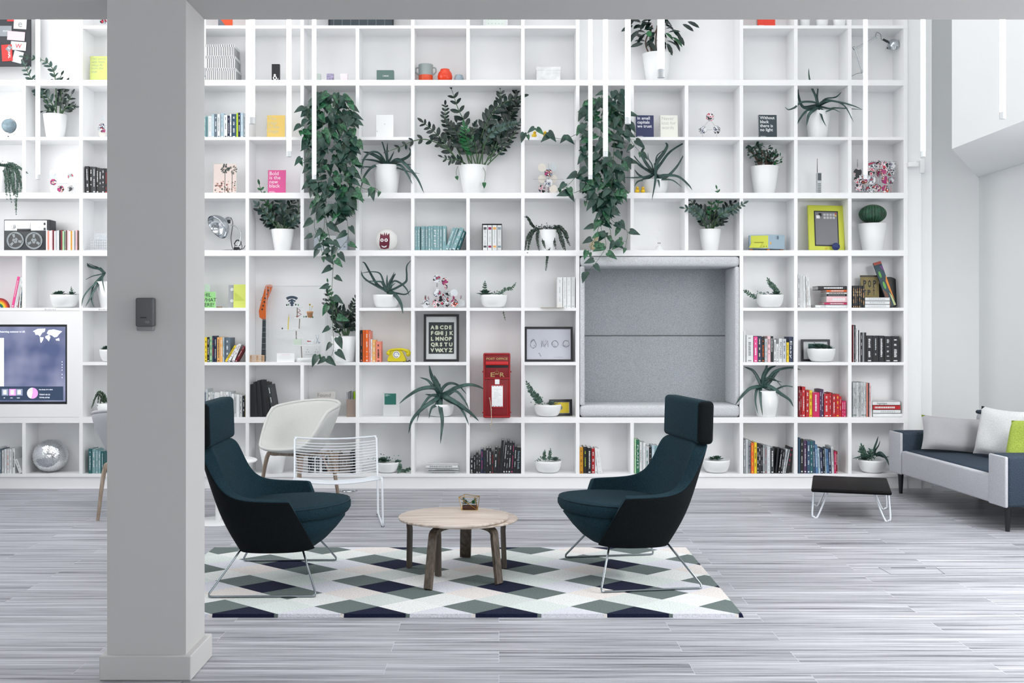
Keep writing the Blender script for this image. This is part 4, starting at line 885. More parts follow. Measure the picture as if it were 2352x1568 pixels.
def moo(t, w, h, k):
    M_ = mt('#55585c', .7); r = random.Random(3); b = MB()
    def loop(cx, cz, rx, rz, drop=False):
        for j in range(3):
            P = []
            for i in range(18):
                a = 2 * PI * i / 18; z = math.sin(a); x = math.cos(a) * (1 - .55 * max(0, z) if drop else 1); P.append((cx + x * rx + r.uniform(-.0015, .0015), .0062, cz + z * rz * (1.15 if drop and z > 0 else 1) + r.uniform(-.0015, .0015)))
            b.tube(P, .0006, 4, True)
        for j in range(18):
            a = r.uniform(0, 2 * PI); p = Vector((cx + math.cos(a) * rx, .0062, cz + math.sin(a) * rz)); q = p + Vector((r.uniform(-.02, .02), 0, r.uniform(-.02, .02))); b.tube([p, p.lerp(q, .5) + Vector((r.uniform(-.006, .006), 0, r.uniform(-.006, .006))), q], .0004, 3)
    loop(-w * .32, h * .5, .026, .032, True); loop(w * .13, h * .51, .027, .027); loop(w * .36, h * .51, .027, .027)
    for j in range(3):
        o_ = lambda: r.uniform(-.0015, .0015)
        b.tube([(-w * .15 + o_(), .0062, h * .42), (-w * .14 + o_(), .0062, h * .6), (-w * .085 + o_(), .0062, h * .43), (-w * .02 + o_(), .0062, h * .6), (-w * .01 + o_(), .0062, h * .42)], .0007, 4)
    for j in range(16):
        p = Vector((r.uniform(-w * .15, 0), .0062, r.uniform(h * .42, h * .6))); b.tube([p, p + Vector((r.uniform(-.02, .02), 0, r.uniform(-.02, .02)))], .0004, 3)
    b.disc((-w * .3, .006, h * .46), .003, 10, 0, 'y', .001); b.disc((-w * .2, .006, h * .24), .0035, 10, 0, 'y', .001); b.tube([(-w * .19, .0062, h * .22), (-w * .16, .0062, h * .15)], .0012, 4)
    b.tube(smooth([(w * .1 + i * .008, .0062, h * .13 + (-1) ** i * .004 * (i > 2)) for i in range(11)], 3), .0004, 3)
    b.build('ink_drawing', M_, t, world=False)
frame('framed_drawing', 1205, 1316, 750, 6, 5, 'black-framed ink drawing of a drop and three letters beside the post box', mat_col='#c6c9d3', pic=moo)
def dark(t, w, h, k):
    b = MB()
    for i in range(7): b.box(-w * .42 + i * w * .13, -w * .42 + i * w * .13 + .001, .006, .008, .005, h * .95)
    b.box(-w * .15, w * .12, .006, .008, h * .06, h * .075); b.box(-w * .02, w * .05, .006, .008, h * .03, h * .045); b.build('white_print', mt('#c8ccd0'), t, world=False)
frame('framed_poster', 754, 904, -40, 0, 3, 'wide dark framed poster cut off by the beam', '#17222a', '#3a444c', pic=dark, lean=.03)
def dots(t, w, h, k):
    b = MB()
    for i in range(5):
        for j in range(4): b.disc((-w * .28 + i * w * .14, .006, h * .06 + j * h * .12), .003, 8, 0, 'y', .001)
    b.build('printed_dots', mt('#9aa6a2'), t, world=False)
frame('framed_print', 1110, 1166, -10, 0, 5, 'white-framed pale print cut off by the beam', '#e0e3e5', '#dfe7e2', pic=dots, lean=.03)
frame('framed_print', 1841, 1907, 779, 6, 5, 'black-framed print standing behind the white succulent bowl', pic=lambda t, w, h, k: MB().box(-w * .25, w * .3, .006, .008, h * .25, h * .8).build('green_print', mt('#24524b'), t, world=False), dy=.2, lean=.04)
def yel(t, w, h, k):
    MB().box(-w * .36, w * .36, .006, .008, h * .18, h * .82).build('yellow_print', mt('#d9c22c'), t, world=False)
    MB().disc((-w * .02, .005, h * .5), .018, 16, 0, 'y').build('printed_figure', mt('#6d7a80'), t, world=False)
frame('framed_print', 1262, 1316, 917, 7, 6, 'small black-framed yellow print behind the lower bowl beside the alcove', mat_col='#cfd3d5', pic=yel, dy=.12, rz=.25)
# pinned cards on dark board
t = thing('pinned_board', 'dark framed board of overlapping cards by the top corner', 'board', (xs(10, .1), DS + .1, zt(1)))
X0, X1, z0, z1 = xs(-60, .1), xs(70, .1), zs(152, .1), zs(20, .1)
MB().rbox(X0, X1, DS + .1, DS + .12, z0, z1, .002).build('board', mt('#2c3035', .6), t)
t.location = (xs(10, .1), DS + .1, z0); 
for ch in t.children: ch.location -= Vector((0, 0, z0 - zt(1)))
def vcard(x0, y0, x1, y1, col, rot, label, s_=None, scol='#ffffff', ss=.03, srot=0, lift=0):
    cx, cy = (vx('A', x0) + vx('A', x1)) / 2, (vy('A', y0) + vy('A', y1)) / 2; w = (x1 - x0) / 3.408 * 9.2 / F; h = (y1 - y0) / 3.408 * 9.2 / F
    o = MB().box(-w / 2, w / 2, -.0005, .0005, -h / 2, h / 2).build('postcard', mt(col, .6)); o.location = (xs(cx, .09), DS + .0985 - .0012 * lift, zs(cy, .09)); o.rotation_euler = (0, rot, 0)
    tag(o, label, 'postcard', 'cards pinned on the dark board')
    if s_: q = text(s_, ss, (0, 0, 0), mt(scol), None, 'lettering', rot=(PI / 2, srot, 0), align='CENTER', bold=.0006); q.parent = o; q.location = (0, -.001, -ss * .35) if not srot else (ss * .35 if srot > 0 else -.35 * ss, -.001, 0)
vcard(105, 140, 205, 225, '#dfe1e2', .06, 'white card with a grey letter e', 'e', '#8d9294', .085, 0, 1)
vcard(-5, 200, 88, 282, '#8b9197', 0, 'grey lettered card at the picture edge', 'ECIO', '#c9cdd0', .02, 0, 1)
vcard(55, 245, 192, 315, '#e8c3cc', .08, 'pale pink patterned card', None, lift=2)
vcard(82, 325, 202, 392, '#dfe1e2', .08, 'white card with a red scribble', 'W', '#c8283c', .05, 0, 3)
vcard(100, 400, 175, 490, '#dcdfe0', .25, 'plain white tilted card at the board bottom', None, lift=2)
vcard(12, 348, 95, 478, '#cf3230', -.06, 'red card lettered CANAL', 'CANAL', '#f2f2f2', .028, PI / 2, 4)
vcard(52, 355, 86, 400, '#8d9196', .7, 'small grey tag over the red card', 'BAR', '#e6e6e6', .012, 0, 6)
vcard(52, 100, 105, 165, '#cf3038', 0, 'small red card cut off by the beam', None, lift=1)
# ================================================================== other things on the shelves
def at(v, x, y, dy): return Vector((xs(vx(v, x), dy), DS + dy, zs(vy(v, y), dy)))
K_ = DS / F
# desk lamp, chrome
t = thing('desk_lamp', 'chrome articulated desk lamp in the end cell under the beam', 'lamp', (xs(1985, .12), DS + .12, zt(1)))
p = lambda x, y: at('M', x, y, .12)
MB().lathe([(0, .008), (.06, .007), (.075, 0)], t.location + Vector((0, 0, .0005)), 36).build('base', CHROME, t)
MB().tube([t.location + Vector((0, 0, .006)), p(438, 555)], .004, 8).build('post', CHROME, t)
b = MB(); b.tube([p(438, 558), p(380, 378)], .0045, 8); b.tube([p(432, 560), p(372, 384)], .002, 6); b.build('lower_arm', CHROME, t)
b = MB(); b.tube([p(380, 378), p(556, 282)], .0045, 8); b.tube([p(384, 390), p(560, 296)], .002, 6); b.build('upper_arm', CHROME, t)
for q in ((378, 378), (555, 288), (436, 560)): b = MB(); b.disc(p(*q), .011, 16, 0, 'y', .012); b.build('joint', CHROME, t)
b = MB(); b.tube(smooth([p(380, 365), p(362, 372), p(375, 395)]), .0016, 6); b.tube(smooth([p(540, 285), p(552, 255), p(580, 268), p(590, 310), p(625, 318)]), .0018, 6); b.tube(smooth([p(438, 572), p(400, 575), p(355, 596)]), .0016, 6); b.build('cable', mt('#3a3f43'), t)
c = p(682, 340); b = MB(); b.M = Matrix.Translation(c) @ Matrix.Rotation(.06, 4, 'Y')
b.lathe([(.054, -.038), (.053, -.03), (.05, -.005), (.04, .018), (.024, .032), (0, .038)], (0, 0, 0), 32); b.lathe([(.050, -.037), (.045, 0), (.03, .022), (0, .033)], (0, 0, 0), 32)
b.build('shade', CHROME, t); b = MB(); b.tube([p(640, 328), p(600, 308)], [.011, .009], 12); b.build('neck', mt('#23282c', .4), t)
MB().tube([p(628, 360), p(614, 392)], .001, 5).build('switch_rod', CHROME, t)
# floodlight lamp
t = thing('spotlight', 'chrome dish spotlight on a looped stem near the pillar', 'lamp', (xs(540, .1), DS + .1, zt(4)))
p = lambda x, y, d=.1: at('E', x, y, d)
c0, c1 = p(140, 290, .06), p(235, 225, .14); ax = (c1 - c0).normalized(); R_ = ax.to_track_quat('Z', 'Y').to_matrix().to_4x4()
b = MB(); b.M = Matrix.Translation(c0) @ R_; r = .108
b.lathe([(r, -.004), (r + .003, 0), (r, .005), (r * .93, .03), (r * .72, .062), (r * .42, .088), (.03, .1), (.024, .105)], (0, 0, 0), 40); b.lathe([(r - .003, -.003), (r * .9, .028), (r * .66, .06), (.0, .09)], (0, 0, 0), 40); b.build('reflector_dish', CHROME, t)
b = MB(); b.M = Matrix.Translation(c0 + ax * .1) @ R_; b.lathe([(.026, 0), (.026, .03), (.018, .045), (0, .046)]); b.build('lamp_holder', CHROME, t)
MB().ball(c0 + ax * .045, .022).build('bulb', mt('#e8ebee', .1), t)
b = MB(); b.disc(p(235, 245, .11), .016, 16, 0, 'x', .02); b.build('swivel', mt('#34393d', .4, .6), t)
MB().tube(smooth([p(250, 270), p(300, 290), p(332, 345), p(322, 420), p(300, 462)]), .005, 8).build('curved_stem', CHROME, t)
MB().tube(smooth([p(250, 210), p(266, 260), p(252, 380), p(270, 470), p(330, 475), p(340, 440), p(310, 400), p(285, 420), p(290, 460), p(345, 470), p(368, 440)]), .0028, 6).build('cable', BLACK, t)
MB().tube(smooth([p(275, 430), p(300, 395), p(335, 410), p(325, 440), p(290, 440), p(280, 420)]), .0028, 6).build('cable', BLACK, t)
b = MB(); c = p(250, 470, .1); c.z = zt(4); b.lathe([(0, .016), (.05, .012), (.095, .003), (.1, 0)], c, 36); b.build('base', CHROME, t)
MB().rbox(c.x + .03, c.x + .075, c.y - .03, c.y + .01, c.z + .012, c.z + .032, .004).build('plug', BLACK, t)
# reel tape recorder
t = thing('tape_recorder', 'vintage reel-to-reel tape recorder with two grey reels', 'tape recorder', (xs(60, .06), DS + .06, zt(4)))
g = lambda x, y, d=.06: at('R', x, y, d)
a, c = g(58, 610), g(748, 158); a.z = zt(4) + .0004
MB().rbox(a.x, c.x, DS + .06, DS + .19, a.z, c.z, .004).build('case', mt('#1d252b', .4), t)
a2, c2 = g(72, 325), g(708, 172); MB().rbox(a2.x, c2.x, DS + .054, DS + .062, a2.z, c2.z, .002).build('silver_panel', mt('#cdd0d2', .3, .7), t)
b = MB(); q = g(180, 262, .05); b.lathe([(0, 0)] , (0, 0, 0), 3) if False else b.disc(q, .026, 28, 0, 'y', .006); b.disc(q - Vector((0, .004, 0)), .019, 28, 0, 'y', .012); b.build('dial', mt('#aeb2b5', .3, .8), t)
MB().box(q.x - .003, q.x + .003, q.y - .014, q.y - .009, q.z - .018, q.z + .018).o if False else None
a3, c3 = g(268, 290), g(460, 205); MB().rbox(a3.x, c3.x, DS + .046, DS + .056, a3.z, c3.z, .002).build('tape_cover', mt('#dfe1e2', .3, .5), t)
a3, c3 = g(262, 326), g(466, 296); MB().rbox(a3.x, c3.x, DS + .048, DS + .056, a3.z, c3.z, .002).build('key_bar', mt('#171c20', .3), t)
b = MB(); b.disc(g(572, 270, .052), .009, 16, 0, 'y', .006); b.build('small_knob', CHROME, t)
for yy in (222, 298): q = g(668, yy, .052); MB().box(q.x - .007, q.x + .007, q.y, q.y + .006, q.z - .01, q.z + .01).build('switch', BLACK, t)
for cx, cy, rot in ((228, 470, .3), (507, 474, .0)):
    q = g(cx, cy, .052); R0 = 130 / 6.533 * K_; b = MB(); RG = mt('#7f868a', .4)
    def ring_(r0, r1):
        n = 40; vs = []; fs = []
        for k in range(n):
            an = 2 * PI * k / n
            for rr, yy in ((r0, 0), (r1, 0), (r1, .005), (r0, .005)): vs.append((q.x + rr * math.cos(an), q.y + yy, q.z + rr * math.sin(an)))
        for k in range(n):
            for j in range(4): fs.append((k * 4 + j, k * 4 + (j + 1) % 4, ((k + 1) % n) * 4 + (j + 1) % 4, ((k + 1) % n) * 4 + j))
        b.add(vs, fs, 0)
    ring_(R0 * .8, R0); ring_(R0 * .05, R0 * .33)
    for k in range(3):
        an = rot + PI / 2 + k * 2 * PI / 3; d = Vector((math.cos(an), 0, math.sin(an))); n_ = Vector((-d.z, 0, d.x)); vs = []
        for yy in (0, .005):
            for rr, ww in ((.25, .11), (.85, .17), (.85, -.17), (.25, -.11)): vs.append((q + d * (R0 * rr) + n_ * (R0 * ww) + Vector((0, yy, 0)))[:])
        b.add(vs, [(0, 1, 2, 3), (7, 6, 5, 4), (0, 4, 5, 1), (1, 5, 6, 2), (2, 6, 7, 3), (3, 7, 4, 0)])
    b.build('tape_reel', RG, t)
    MB().disc(q + Vector((0, .004, 0)), R0 * .78, 32, 0, 'y', .003).build('tape', mt('#14181b', .3), t)
# globe
t = thing('globe', 'small grey-blue desk globe on a dark stand', 'globe', (xs(18, .08), DS + .08, zt(2)))
c = Vector((xs(20.5, .08), DS + .08, zs(289, .08))); MB().ball(c, .058, seg=28, rings=18).build('sphere', mt('#7d919b', .5, noise=.35, scale=22), t)
MB().tube([c + Vector((.063 * math.sin(a), 0, .063 * math.cos(a))) for a in [.1 + k * .28 for k in range(12)]], .0022, 6).build('meridian_arc', mt('#34424a', .4), t)
MB().lathe([(0, 0), (.024, 0), (.022, .004), (.006, .012), (.0045, .022), (0, .022)], (c.x - .006, c.y, zt(2) + .0004)).build('stand', mt('#34424a', .4), t)
# rainbow
t = thing('rainbow', 'small wooden rainbow arch at the picture edge', 'ornament', (xs(-2, .08), DS + .08, zt(5)))
for i, cc in enumerate(('#9c1f26', '#d9541e', '#e8a020', '#e8d23a', '#2a7a48', '#1c4a66')):
    r0 = .083 - .0115 * i; n = 20; P = [(t.location.x + rr * math.cos(PI * k / n), t.location.z + .0006 + rr * math.sin(PI * k / n)) for rr, rg in ((r0, range(n + 1)), (r0 - .0115, range(n, -1, -1))) for k in rg]
    b = MB(); m = n + 1; vs = [(x, DS + yy, z) for yy in (.08, .1) for x, z in P]; fs = []
    for k in range(n):
        a, c, d, e = k, k + 1, 2 * m - 2 - k, 2 * m - 1 - k; fs += [(a, c, d, e), (2 * m + e, 2 * m + d, 2 * m + c, 2 * m + a), (a, a + 2 * m, c + 2 * m, c), (e, d, d + 2 * m, e + 2 * m)]
    b.add(vs, fs); b.build('arch_band', mt(cc, .5), t)
# desk tray & wire baskets behind the pillar edge
t = thing('paper_tray', 'flat grey tray under white wire baskets beside the pillar', 'tray', (xs(225, .05), DS + .03, zt(4)))
MB().rbox(xs(193, .03), xs(262, .03), DS + .03, DS + .2, zt(4) + .0004, zt(4) + .007, .003).build('tray_base', mt('#a9adb5', .4), t)
def basket(x0, x1, y0, y1, label, z0):
    X0, X1, z1 = xs(x0, .06), xs(x1, .06), zs(y1, .06); b = MB(); n = 9; m = 4
    for k in range(n + 1):
        xx = X0 + (X1 - X0) * k / n
        for yy in (DS + .06, DS + .16): b.tube([(xx, yy, z0), (xx, yy, z1)], .0013, 4)
    for j in range(m + 1):
        zz = z0 + .002 + (z1 - z0 - .002) * j / m; b.tube([(X0, DS + .06, zz), (X1, DS + .06, zz), (X1, DS + .16, zz), (X0, DS + .16, zz)], .0013, 4, True)
    o = b.build('wire_basket', WIRE); tag(o, label, 'basket', 'white wire baskets on the tray'); return z1
z = basket(209, 255, 573, 549, 'white wire grid basket, lower one on the tray beside the pillar', zt(4) + .0085); basket(217, 250, 549, 536, 'white wire grid basket, upper one on the tray beside the pillar', z + .003)
# face ball
t = thing('volleyball', 'white ball with a dark red painted face', 'ball', (xs(888, .1), DS + .1, zt(4)))
R0 = 25.5 * (DS + .1) / F; c = Vector((xs(888, .1), DS + .1, zt(4) + R0)); MB().ball(c, R0, seg=36, rings=24).build('ball', mt('#e3e2e0', .6), t)
def on(v, x, y, R=1.004, dy=.1):
    q = at(v, x, y, dy); dx, dz = q.x - c.x, q.z - c.z; rr = R0 * R; return Vector((q.x, c.y - math.sqrt(max(0, rr * rr - dx * dx - dz * dz)), q.z))
def patch(pts, R=1.02):
    pts = [(a[0] + (c[0] - a[0]) * q / 4, a[1] + (c[1] - a[1]) * q / 4) for a, c in zip(pts, pts[1:] + pts[:1]) for q in range(4)]; n = len(pts); m = (sum(x for x, y in pts) / n, sum(y for x, y in pts) / n); b = MB(); L = 5; vs = [on('E', *m, R)[:]]; fs = []
    for j in range(1, L + 1):
        for x, y in pts: vs.append(on('E', m[0] + (x - m[0]) * j / L, m[1] + (y - m[1]) * j / L, R)[:])
    for k in range(n): fs.append((0, 1 + k, 1 + (k + 1) % n))
    for j in range(L - 1):
        for k in range(n): a = 1 + j * n; fs.append((a + k, a + n + k, a + n + (k + 1) % n, a + (k + 1) % n))
    return b.add(vs, fs)
RED = mt('#6a1e34', .6)
patch([(1478, 395), (1483, 345), (1492, 372), (1500, 350), (1508, 372), (1516, 335), (1524, 370), (1534, 338), (1540, 368), (1556, 345), (1560, 395), (1556, 440), (1548, 468), (1515, 474), (1482, 468), (1472, 440)]).build('painted_face', RED, t)
for x in (1497, 1531): patch([(x + 14 * math.cos(a), 404 + 14 * math.sin(a)) for a in [k * PI / 6 for k in range(12)]], 1.032).build('painted_eye', POT, t); patch([(x + 6 * math.cos(a), 404 + 6 * math.sin(a)) for a in [k * PI / 4 for k in range(8)]], 1.042).build('pupil', RED, t)
patch([(1490, 445), (1512, 455), (1536, 445), (1530, 458), (1512, 463), (1496, 458)], 1.032).build('painted_mouth', POT, t)
# flamingo lamp
t = thing('flamingo_lamp', 'small white neon flamingo lamp on a stepped base', 'lamp', (xs(1514, .1), DS + .1, zt(4)))
c = Vector((xs(1514, .1), DS + .1, zt(4) + .0004)); k = 1 / 3.564 * (DS + .1) / F; zz = lambda y: (484 - y) * k
MB().lathe([(0, 0), (44 * k, 0), (44 * k, .004), (40 * k, .012), (36 * k, .014), (36 * k, .022), (30 * k, .026), (28 * k, .036), (20 * k, .038), (19 * k, .047), (0, .048)], c).build('base', POT, t)
g = lambda x, y: at('K', x, y, .1)
NE = mt('#eff2f4', .3)
MB().tube(smooth([g(688, 416), g(684, 380), g(668, 372), g(650, 352), g(668, 345), g(690, 352), g(700, 338), (g(702, 322)), g(690, 312), g(678, 302), g(684, 292), g(698, 294), g(700, 308)], 5), .0022, 6).build('neon_tube', NE, t)
MB().tube(smooth([g(688, 400), g(676, 388), g(672, 376)]), .002, 6).build('neon_tube', NE, t)
for x in (684, 697): q = g(x, 426); MB().tube([q, q + Vector((0, 0, .01))], .003, 8).build('electrode', BLACK, t)
# pineapple lamp (behind ivy)
t = thing('pineapple_lamp', 'cream pineapple-shaped lamp hidden behind the hanging ivy', 'lamp', (xs(1369, .14), DS + .14, zt(4)))
c = Vector((xs(1369, .14), DS + .14, zt(4) + .048)); MB().ball(c, .055, .05, .048).build('body', mt('#eadbb8', .5, noise=.1, scale=60), t)
b = MB(); [b.leaf(c + Vector((0, 0, .04)), (math.cos(a) * .5, math.sin(a) * .5, 1), (0, -1, .2), .05, .02, 'lance', .1) for a in [k * 1.05 for k in range(6)]]; b.build('crown', mt('#eadbb8', .5), t)
# light boxes behind left ivy
for x0, x1, yt in ((721, 743, 540), (744, 772, 541), (773, 786, 541), (786, 797, 541)):
    simple_box('box_file', 4, x0, x1, yt, '#c3ccd6' if x0 != 744 else '#d9dde0', {721: 'pale blue box file behind the hanging ivy, outermost', 744: 'white box file behind the hanging ivy', 773: 'pale blue box file behind the ivy, beside the white one', 786: 'grey-blue box file behind the ivy, beside the ball'}[x0], 'box file', .08, .14,
               lambda t, a, b_, y, z0, z1: MB().box(a + (b_ - a) * .3, a + (b_ - a) * .7, y - .001, y, z0 + .03, z0 + .04).build('label_mark', mt('#7d8894'), t))
# toy projector
t = thing('toy_oven', 'blue-grey toy cabinet with lime front and orange feet', 'toy', (xs(1762, .06), DS + .06, zt(4)))
g = lambda x, y, d=.06: at('K', x, y, d)
a, m_, c = g(1434, 466), g(1588, 352), g(1730, 358); z0 = zt(4) + .016; z1 = m_.z
BG = mt('#9db2c0', .5); LI = mt('#cdd34c', .5)
b = MB(); b.slabz([(a.x, DS + .08), (m_.x, DS + .045), (c.x, DS + .10), (c.x - .01, DS + .2), (a.x + .02, DS + .2)], z0, z1); b.build('cabinet', BG, t, bevel=.003)
d = Vector((m_.x - a.x, -.035, 0)); L_ = d.length; d.normalize(); n_ = Vector((d.y, -d.x, 0)); o0 = Vector((a.x, DS + .08, 0))
def fp(u, z, off): return (o0 + d * (u * L_) + n_ * off + Vector((0, 0, z)))[:]
def panel(u0, u1, za, zb, off, th): vs = [fp(u, z, o_) for z in (za, zb) for o_ in (off, off - th) for u in (u0, u1)]; return MB().add(vs, [(0, 1, 3, 2), (4, 6, 7, 5), (0, 4, 5, 1), (2, 3, 7, 6), (0, 2, 6, 4), (1, 5, 7, 3)])
panel(.08, .95, z0 + .008, z1 - .008, .0025, .003).build('front_panel', LI, t)
panel(.25, .72, z0 + .05, z0 + .056, .006, .004).build('slot', mt('#7d7f20'), t)
h_ = [fp(.12, z0 + .052, .004), fp(.66, z0 + .052, .004), fp(.5, z0 + .012, .035), fp(-.02, z0 + .012, .035)]
b = MB(); b.add(h_ + [(x, y, z - .004) for x, y, z in h_], [(0, 1, 2, 3), (7, 6, 5, 4), (0, 4, 5, 1), (1, 5, 6, 2), (2, 6, 7, 3), (3, 7, 4, 0)]); b.build('flap', LI, t)
for u in (.74, .86): q = Vector(fp(u, z0 + .02, .004)); MB().ball(q, .004).build('button', mt('#6b6d20'), t)
q = g(1615, 422, .06); MB().ball(Vector((m_.x + .012, DS + .051, q.z)), .009, .003, .012).build('oval_badge', mt('#e8a83a'), t)
for x in (1652, 1660, 1668): q = g(x, 376, .07); MB().box(q.x - .001, q.x + .001, DS + .045 + (q.x - m_.x) * 1.0 - .001, DS + .07, q.z - .014, q.z + .014).build('vent_slit', mt('#4c5a66'), t)
for x, dd in ((a.x + .02, .09), (m_.x, .07), (c.x - .02, .12)): MB().rbox(x - .012, x + .012, DS + dd, DS + dd + .03, zt(4) + .0004, z0, .002).build('foot', mt('#d9782c'), t)
# yellow tablet frame
def tabl(t, w, h, k):
    pass
zb = zt(4) + .0006; dy = .07; X0, X1 = xs(1858, dy), xs(1941, dy); h = zs(467, dy) - zb; w = X1 - X0
t = thing('toy_tablet', 'lime yellow oversized tablet frame with a dark-edged grey screen', 'tablet frame', ((X0 + X1) / 2, DS + dy, zb)); t.rotation_euler = (-.18, .02, 0)
MB().rbox(-w / 2, w / 2, 0, .02, 0, h, .009).build('yellow_surround', mt('#c9cf48', .5), t, world=False)
MB().box(-w * .33, w * .34, -.002, .004, h * .10, h * .87).build('screen_border', BLACK, t, world=False)
MB().box(-w * .30, w * .31, -.003, .0, h * .125, h * .845).build('screen', mt('#77787e', .3), t, world=False)
for i in range(4):
    for j in range(2): MB().rbox(-w * .07 + i * w * .085, -w * .005 + i * w * .085, -.0045, -.002, h * (.76 - .065 * j), h * (.81 - .065 * j), .001).build('icon', mt('#b9babd'), t, world=False)
MB().rbox(-w * .27, -w * .17, -.0045, -.002, h * .70, h * .77, .001).build('icon', mt('#e9ebec'), t, world=False)
MB().rbox(-w * .20, -w * .12, -.0044, -.002, h * .75, h * .82, .001).build('icon', mt('#101417'), t, world=False)
MB().box(w * .255, w * .29, -.0045, -.002, h * .79, h * .83).build('icon', mt('#c03a3a'), t, world=False); MB().box(w * .255, w * .29, -.0045, -.002, h * .75, h * .785).build('icon', mt('#d8c23a'), t, world=False)
MB().disc((-w * .02, -.001, h * .045), .012, 20, 0, 'y').build('home_button', mt('#c9b83a'), t, world=False)
q = thing('blue_ball', 'small dark blue ball on the shelf before the yellow tablet', 'ball', (xs(1920, .03), DS + .03, zt(4))); MB().ball(q.location + Vector((0, 0, 9 * K_)), 9 * K_).build('sphere', mt('#25346a', .5, noise=.2, scale=60), q)
# brick phone
t = thing('mobile_phone', 'early grey brick mobile phone with long black aerial', 'phone', (xs(1882, .1), DS + .1, zt(3)))
g = lambda x, y, d=.1: at('M', x, y, d)
a, c = g(86, 1502), g(120, 1350); a.z = zt(3) + .0005; PH = mt('#c4c8cb', .5)
MB().rbox(a.x, c.x, DS + .1, DS + .14, a.z, c.z, .003).build('handset', PH, t); MB().box(a.x + .004, c.x - .003, DS + .099, DS + .1, g(0, 1412).z, g(0, 1355).z).build('dark_display', mt('#4e555a'), t)
b = MB(); [b.box(a.x + .005 + i * .009, a.x + .011 + i * .009, DS + .098, DS + .1, a.z + .014 + j * .014, a.z + .022 + j * .014) for i in range(3) for j in range(6)]; b.build('keypad', mt('#53595e'), t)
MB().tube([g(86, 1352, .11), g(86, 1242, .11)], [.003, .0018], 8).build('aerial', BLACK, t)
# rubber ducks
def duck(px, row, label, rz=0):
    t = thing('rubber_duck', label, 'rubber duck', (xs(px, .02), DS + .03, zt(row) + .0006), rz, 'small yellow rubber ducks'); Yc = mt('#ecc728', .35)
    b = MB(); b.ball((0, 0, .0165), .020, .024, .0165); b.ball((0, .02, .024), .008, .012, .006); b.build('body', Yc, t, world=False)
    MB().ball((0, -.008, .040), .0135).build('head', Yc, t, world=False); MB().ball((0, -.021, .037), .006, .007, .003).build('beak', mt('#e08a1e', .4), t, world=False)
    b = MB(); b.ball((-.006, -.019, .043), .002); b.ball((.006, -.019, .043), .002); b.build('eye', BLACK, t, world=False)
duck(1464, 3, 'yellow rubber duck beside the aloe bowl, outer of two'); duck(1477, 3, 'yellow rubber duck beside the aloe bowl, nearer the bowl of two')
duck(1227, 2, 'yellow rubber duck under the trailing vine, nearer the tall plant', .5); duck(1253, 2, 'yellow rubber duck under the trailing vine, nearer the light tubes', -.5)
# wooden blocks by the note
t = thing('wooden_block', 'small wooden block beside the green note', 'block', (xs(500, .06), DS + .06, zt(5) + .0006)); MB().rbox(xs(497, .06), xs(509, .06), DS + .06, DS + .08, zt(5) + .0006, zt(5) + .011, .002).build('block', mt('#8a7355', .6), t)
# disc sculptures -----------------------------------------------------
def discmat(seed, pal):
    m = bpy.data.materials.new('printed_disc'); nt, p, nn, ln = nodes(m); tc = nn('ShaderNodeTexCoord'); v = nn('ShaderNodeTexNoise'); v.inputs['Scale'].default_value = 28; v.inputs['Detail'].default_value = 1.5
    mp = nn('ShaderNodeMapping'); mp.inputs['Location'].default_value = (seed, seed * 2, 0); ln(tc.outputs['Object'], mp.inputs[0]); ln(mp.outputs[0], v.inputs['Vector'])
    rp = nn('ShaderNodeValToRGB'); rp.color_ramp.interpolation = 'CONSTANT'; e = rp.color_ramp.elements; e[0].position = 0; e[0].color = lin(pal[0]); e[1].position = .42; e[1].color = lin(pal[1])
    for q, cc in zip((.47, .52, .57, .63), pal[2:]): x = e.new(q); x.color = lin(cc)
    ln(v.outputs['Fac'], rp.inputs[0]); ln(rp.outputs[0], p.inputs['Base Color']); p.inputs['Roughness'].default_value = .4; return m
DM = [discmat(1, ['#14181c', '#14181c', '#e3e5e8', '#c22c4c', '#e3e5e8', '#30384c']), discmat(5, ['#dfe2e6', '#dfe2e6', '#1a2026', '#dfe2e6', '#3c4c66', '#b8324c']), discmat(9, ['#a8306c', '#1b2027', '#e6e6ea', '#d8502c', '#1b2027', '#8a94a0']),
      discmat(14, ['#10151a', '#e6e8ea', '#4a5462', '#e6e8ea', '#10151a', '#c8304a'])]
CLR = mt('#e2dcd2', .25); CLEARD = mt('#cfd6da', .15)
def disc_sculpture(v, row, label, spec, dy=.1, rods=()):
    """spec: (x, y, r, yaw, material index)"""
    x0 = sum(s[0] for s in spec) / len(spec); t = thing('disc_sculpture', label, 'sculpture', (xs(vx(v, x0), dy), DS + dy, zt(row)), 0, 'sculptures of slotted printed discs')
    for i, (x, y, r, yaw, mi) in enumerate(spec):
        q = at(v, x, y, dy + (.012 if i % 2 else -.008)); R = r / V[v][2] * K_; q.z = max(q.z, zt(row) + R * .94 + .0006)
        b = MB(); b.M = Matrix.Translation(q) @ Matrix.Rotation(yaw, 4, 'Z') @ Matrix.Rotation(PI / 8, 4, 'Y'); b.disc((0, 0, 0), R, 8, 0, 'y', .0022)
        b.build('disc', (DM + [CLR, CLEARD])[mi], t)
    for (xa, ya, xb, yb) in rods: MB().tube([at(v, xa, ya, dy), at(v, xb, yb, dy)], .0012, 5).build('connecting_rod', mt('#9aa0a4', .3), t)
    return t
disc_sculpture('J', 2, 'triangle of three printed discs joined by rods', [(855, 916, 34, .1, 0), (797, 1017, 34, -.2, 1), (907, 1015, 34, .3, 3)], rods=[(797, 1050, 797, 1082), (909, 1050, 909, 1082), (830, 1016, 875, 1016), (840, 950, 808, 990), (868, 950, 895, 990)])
rnd = random.Random(4); sp = []
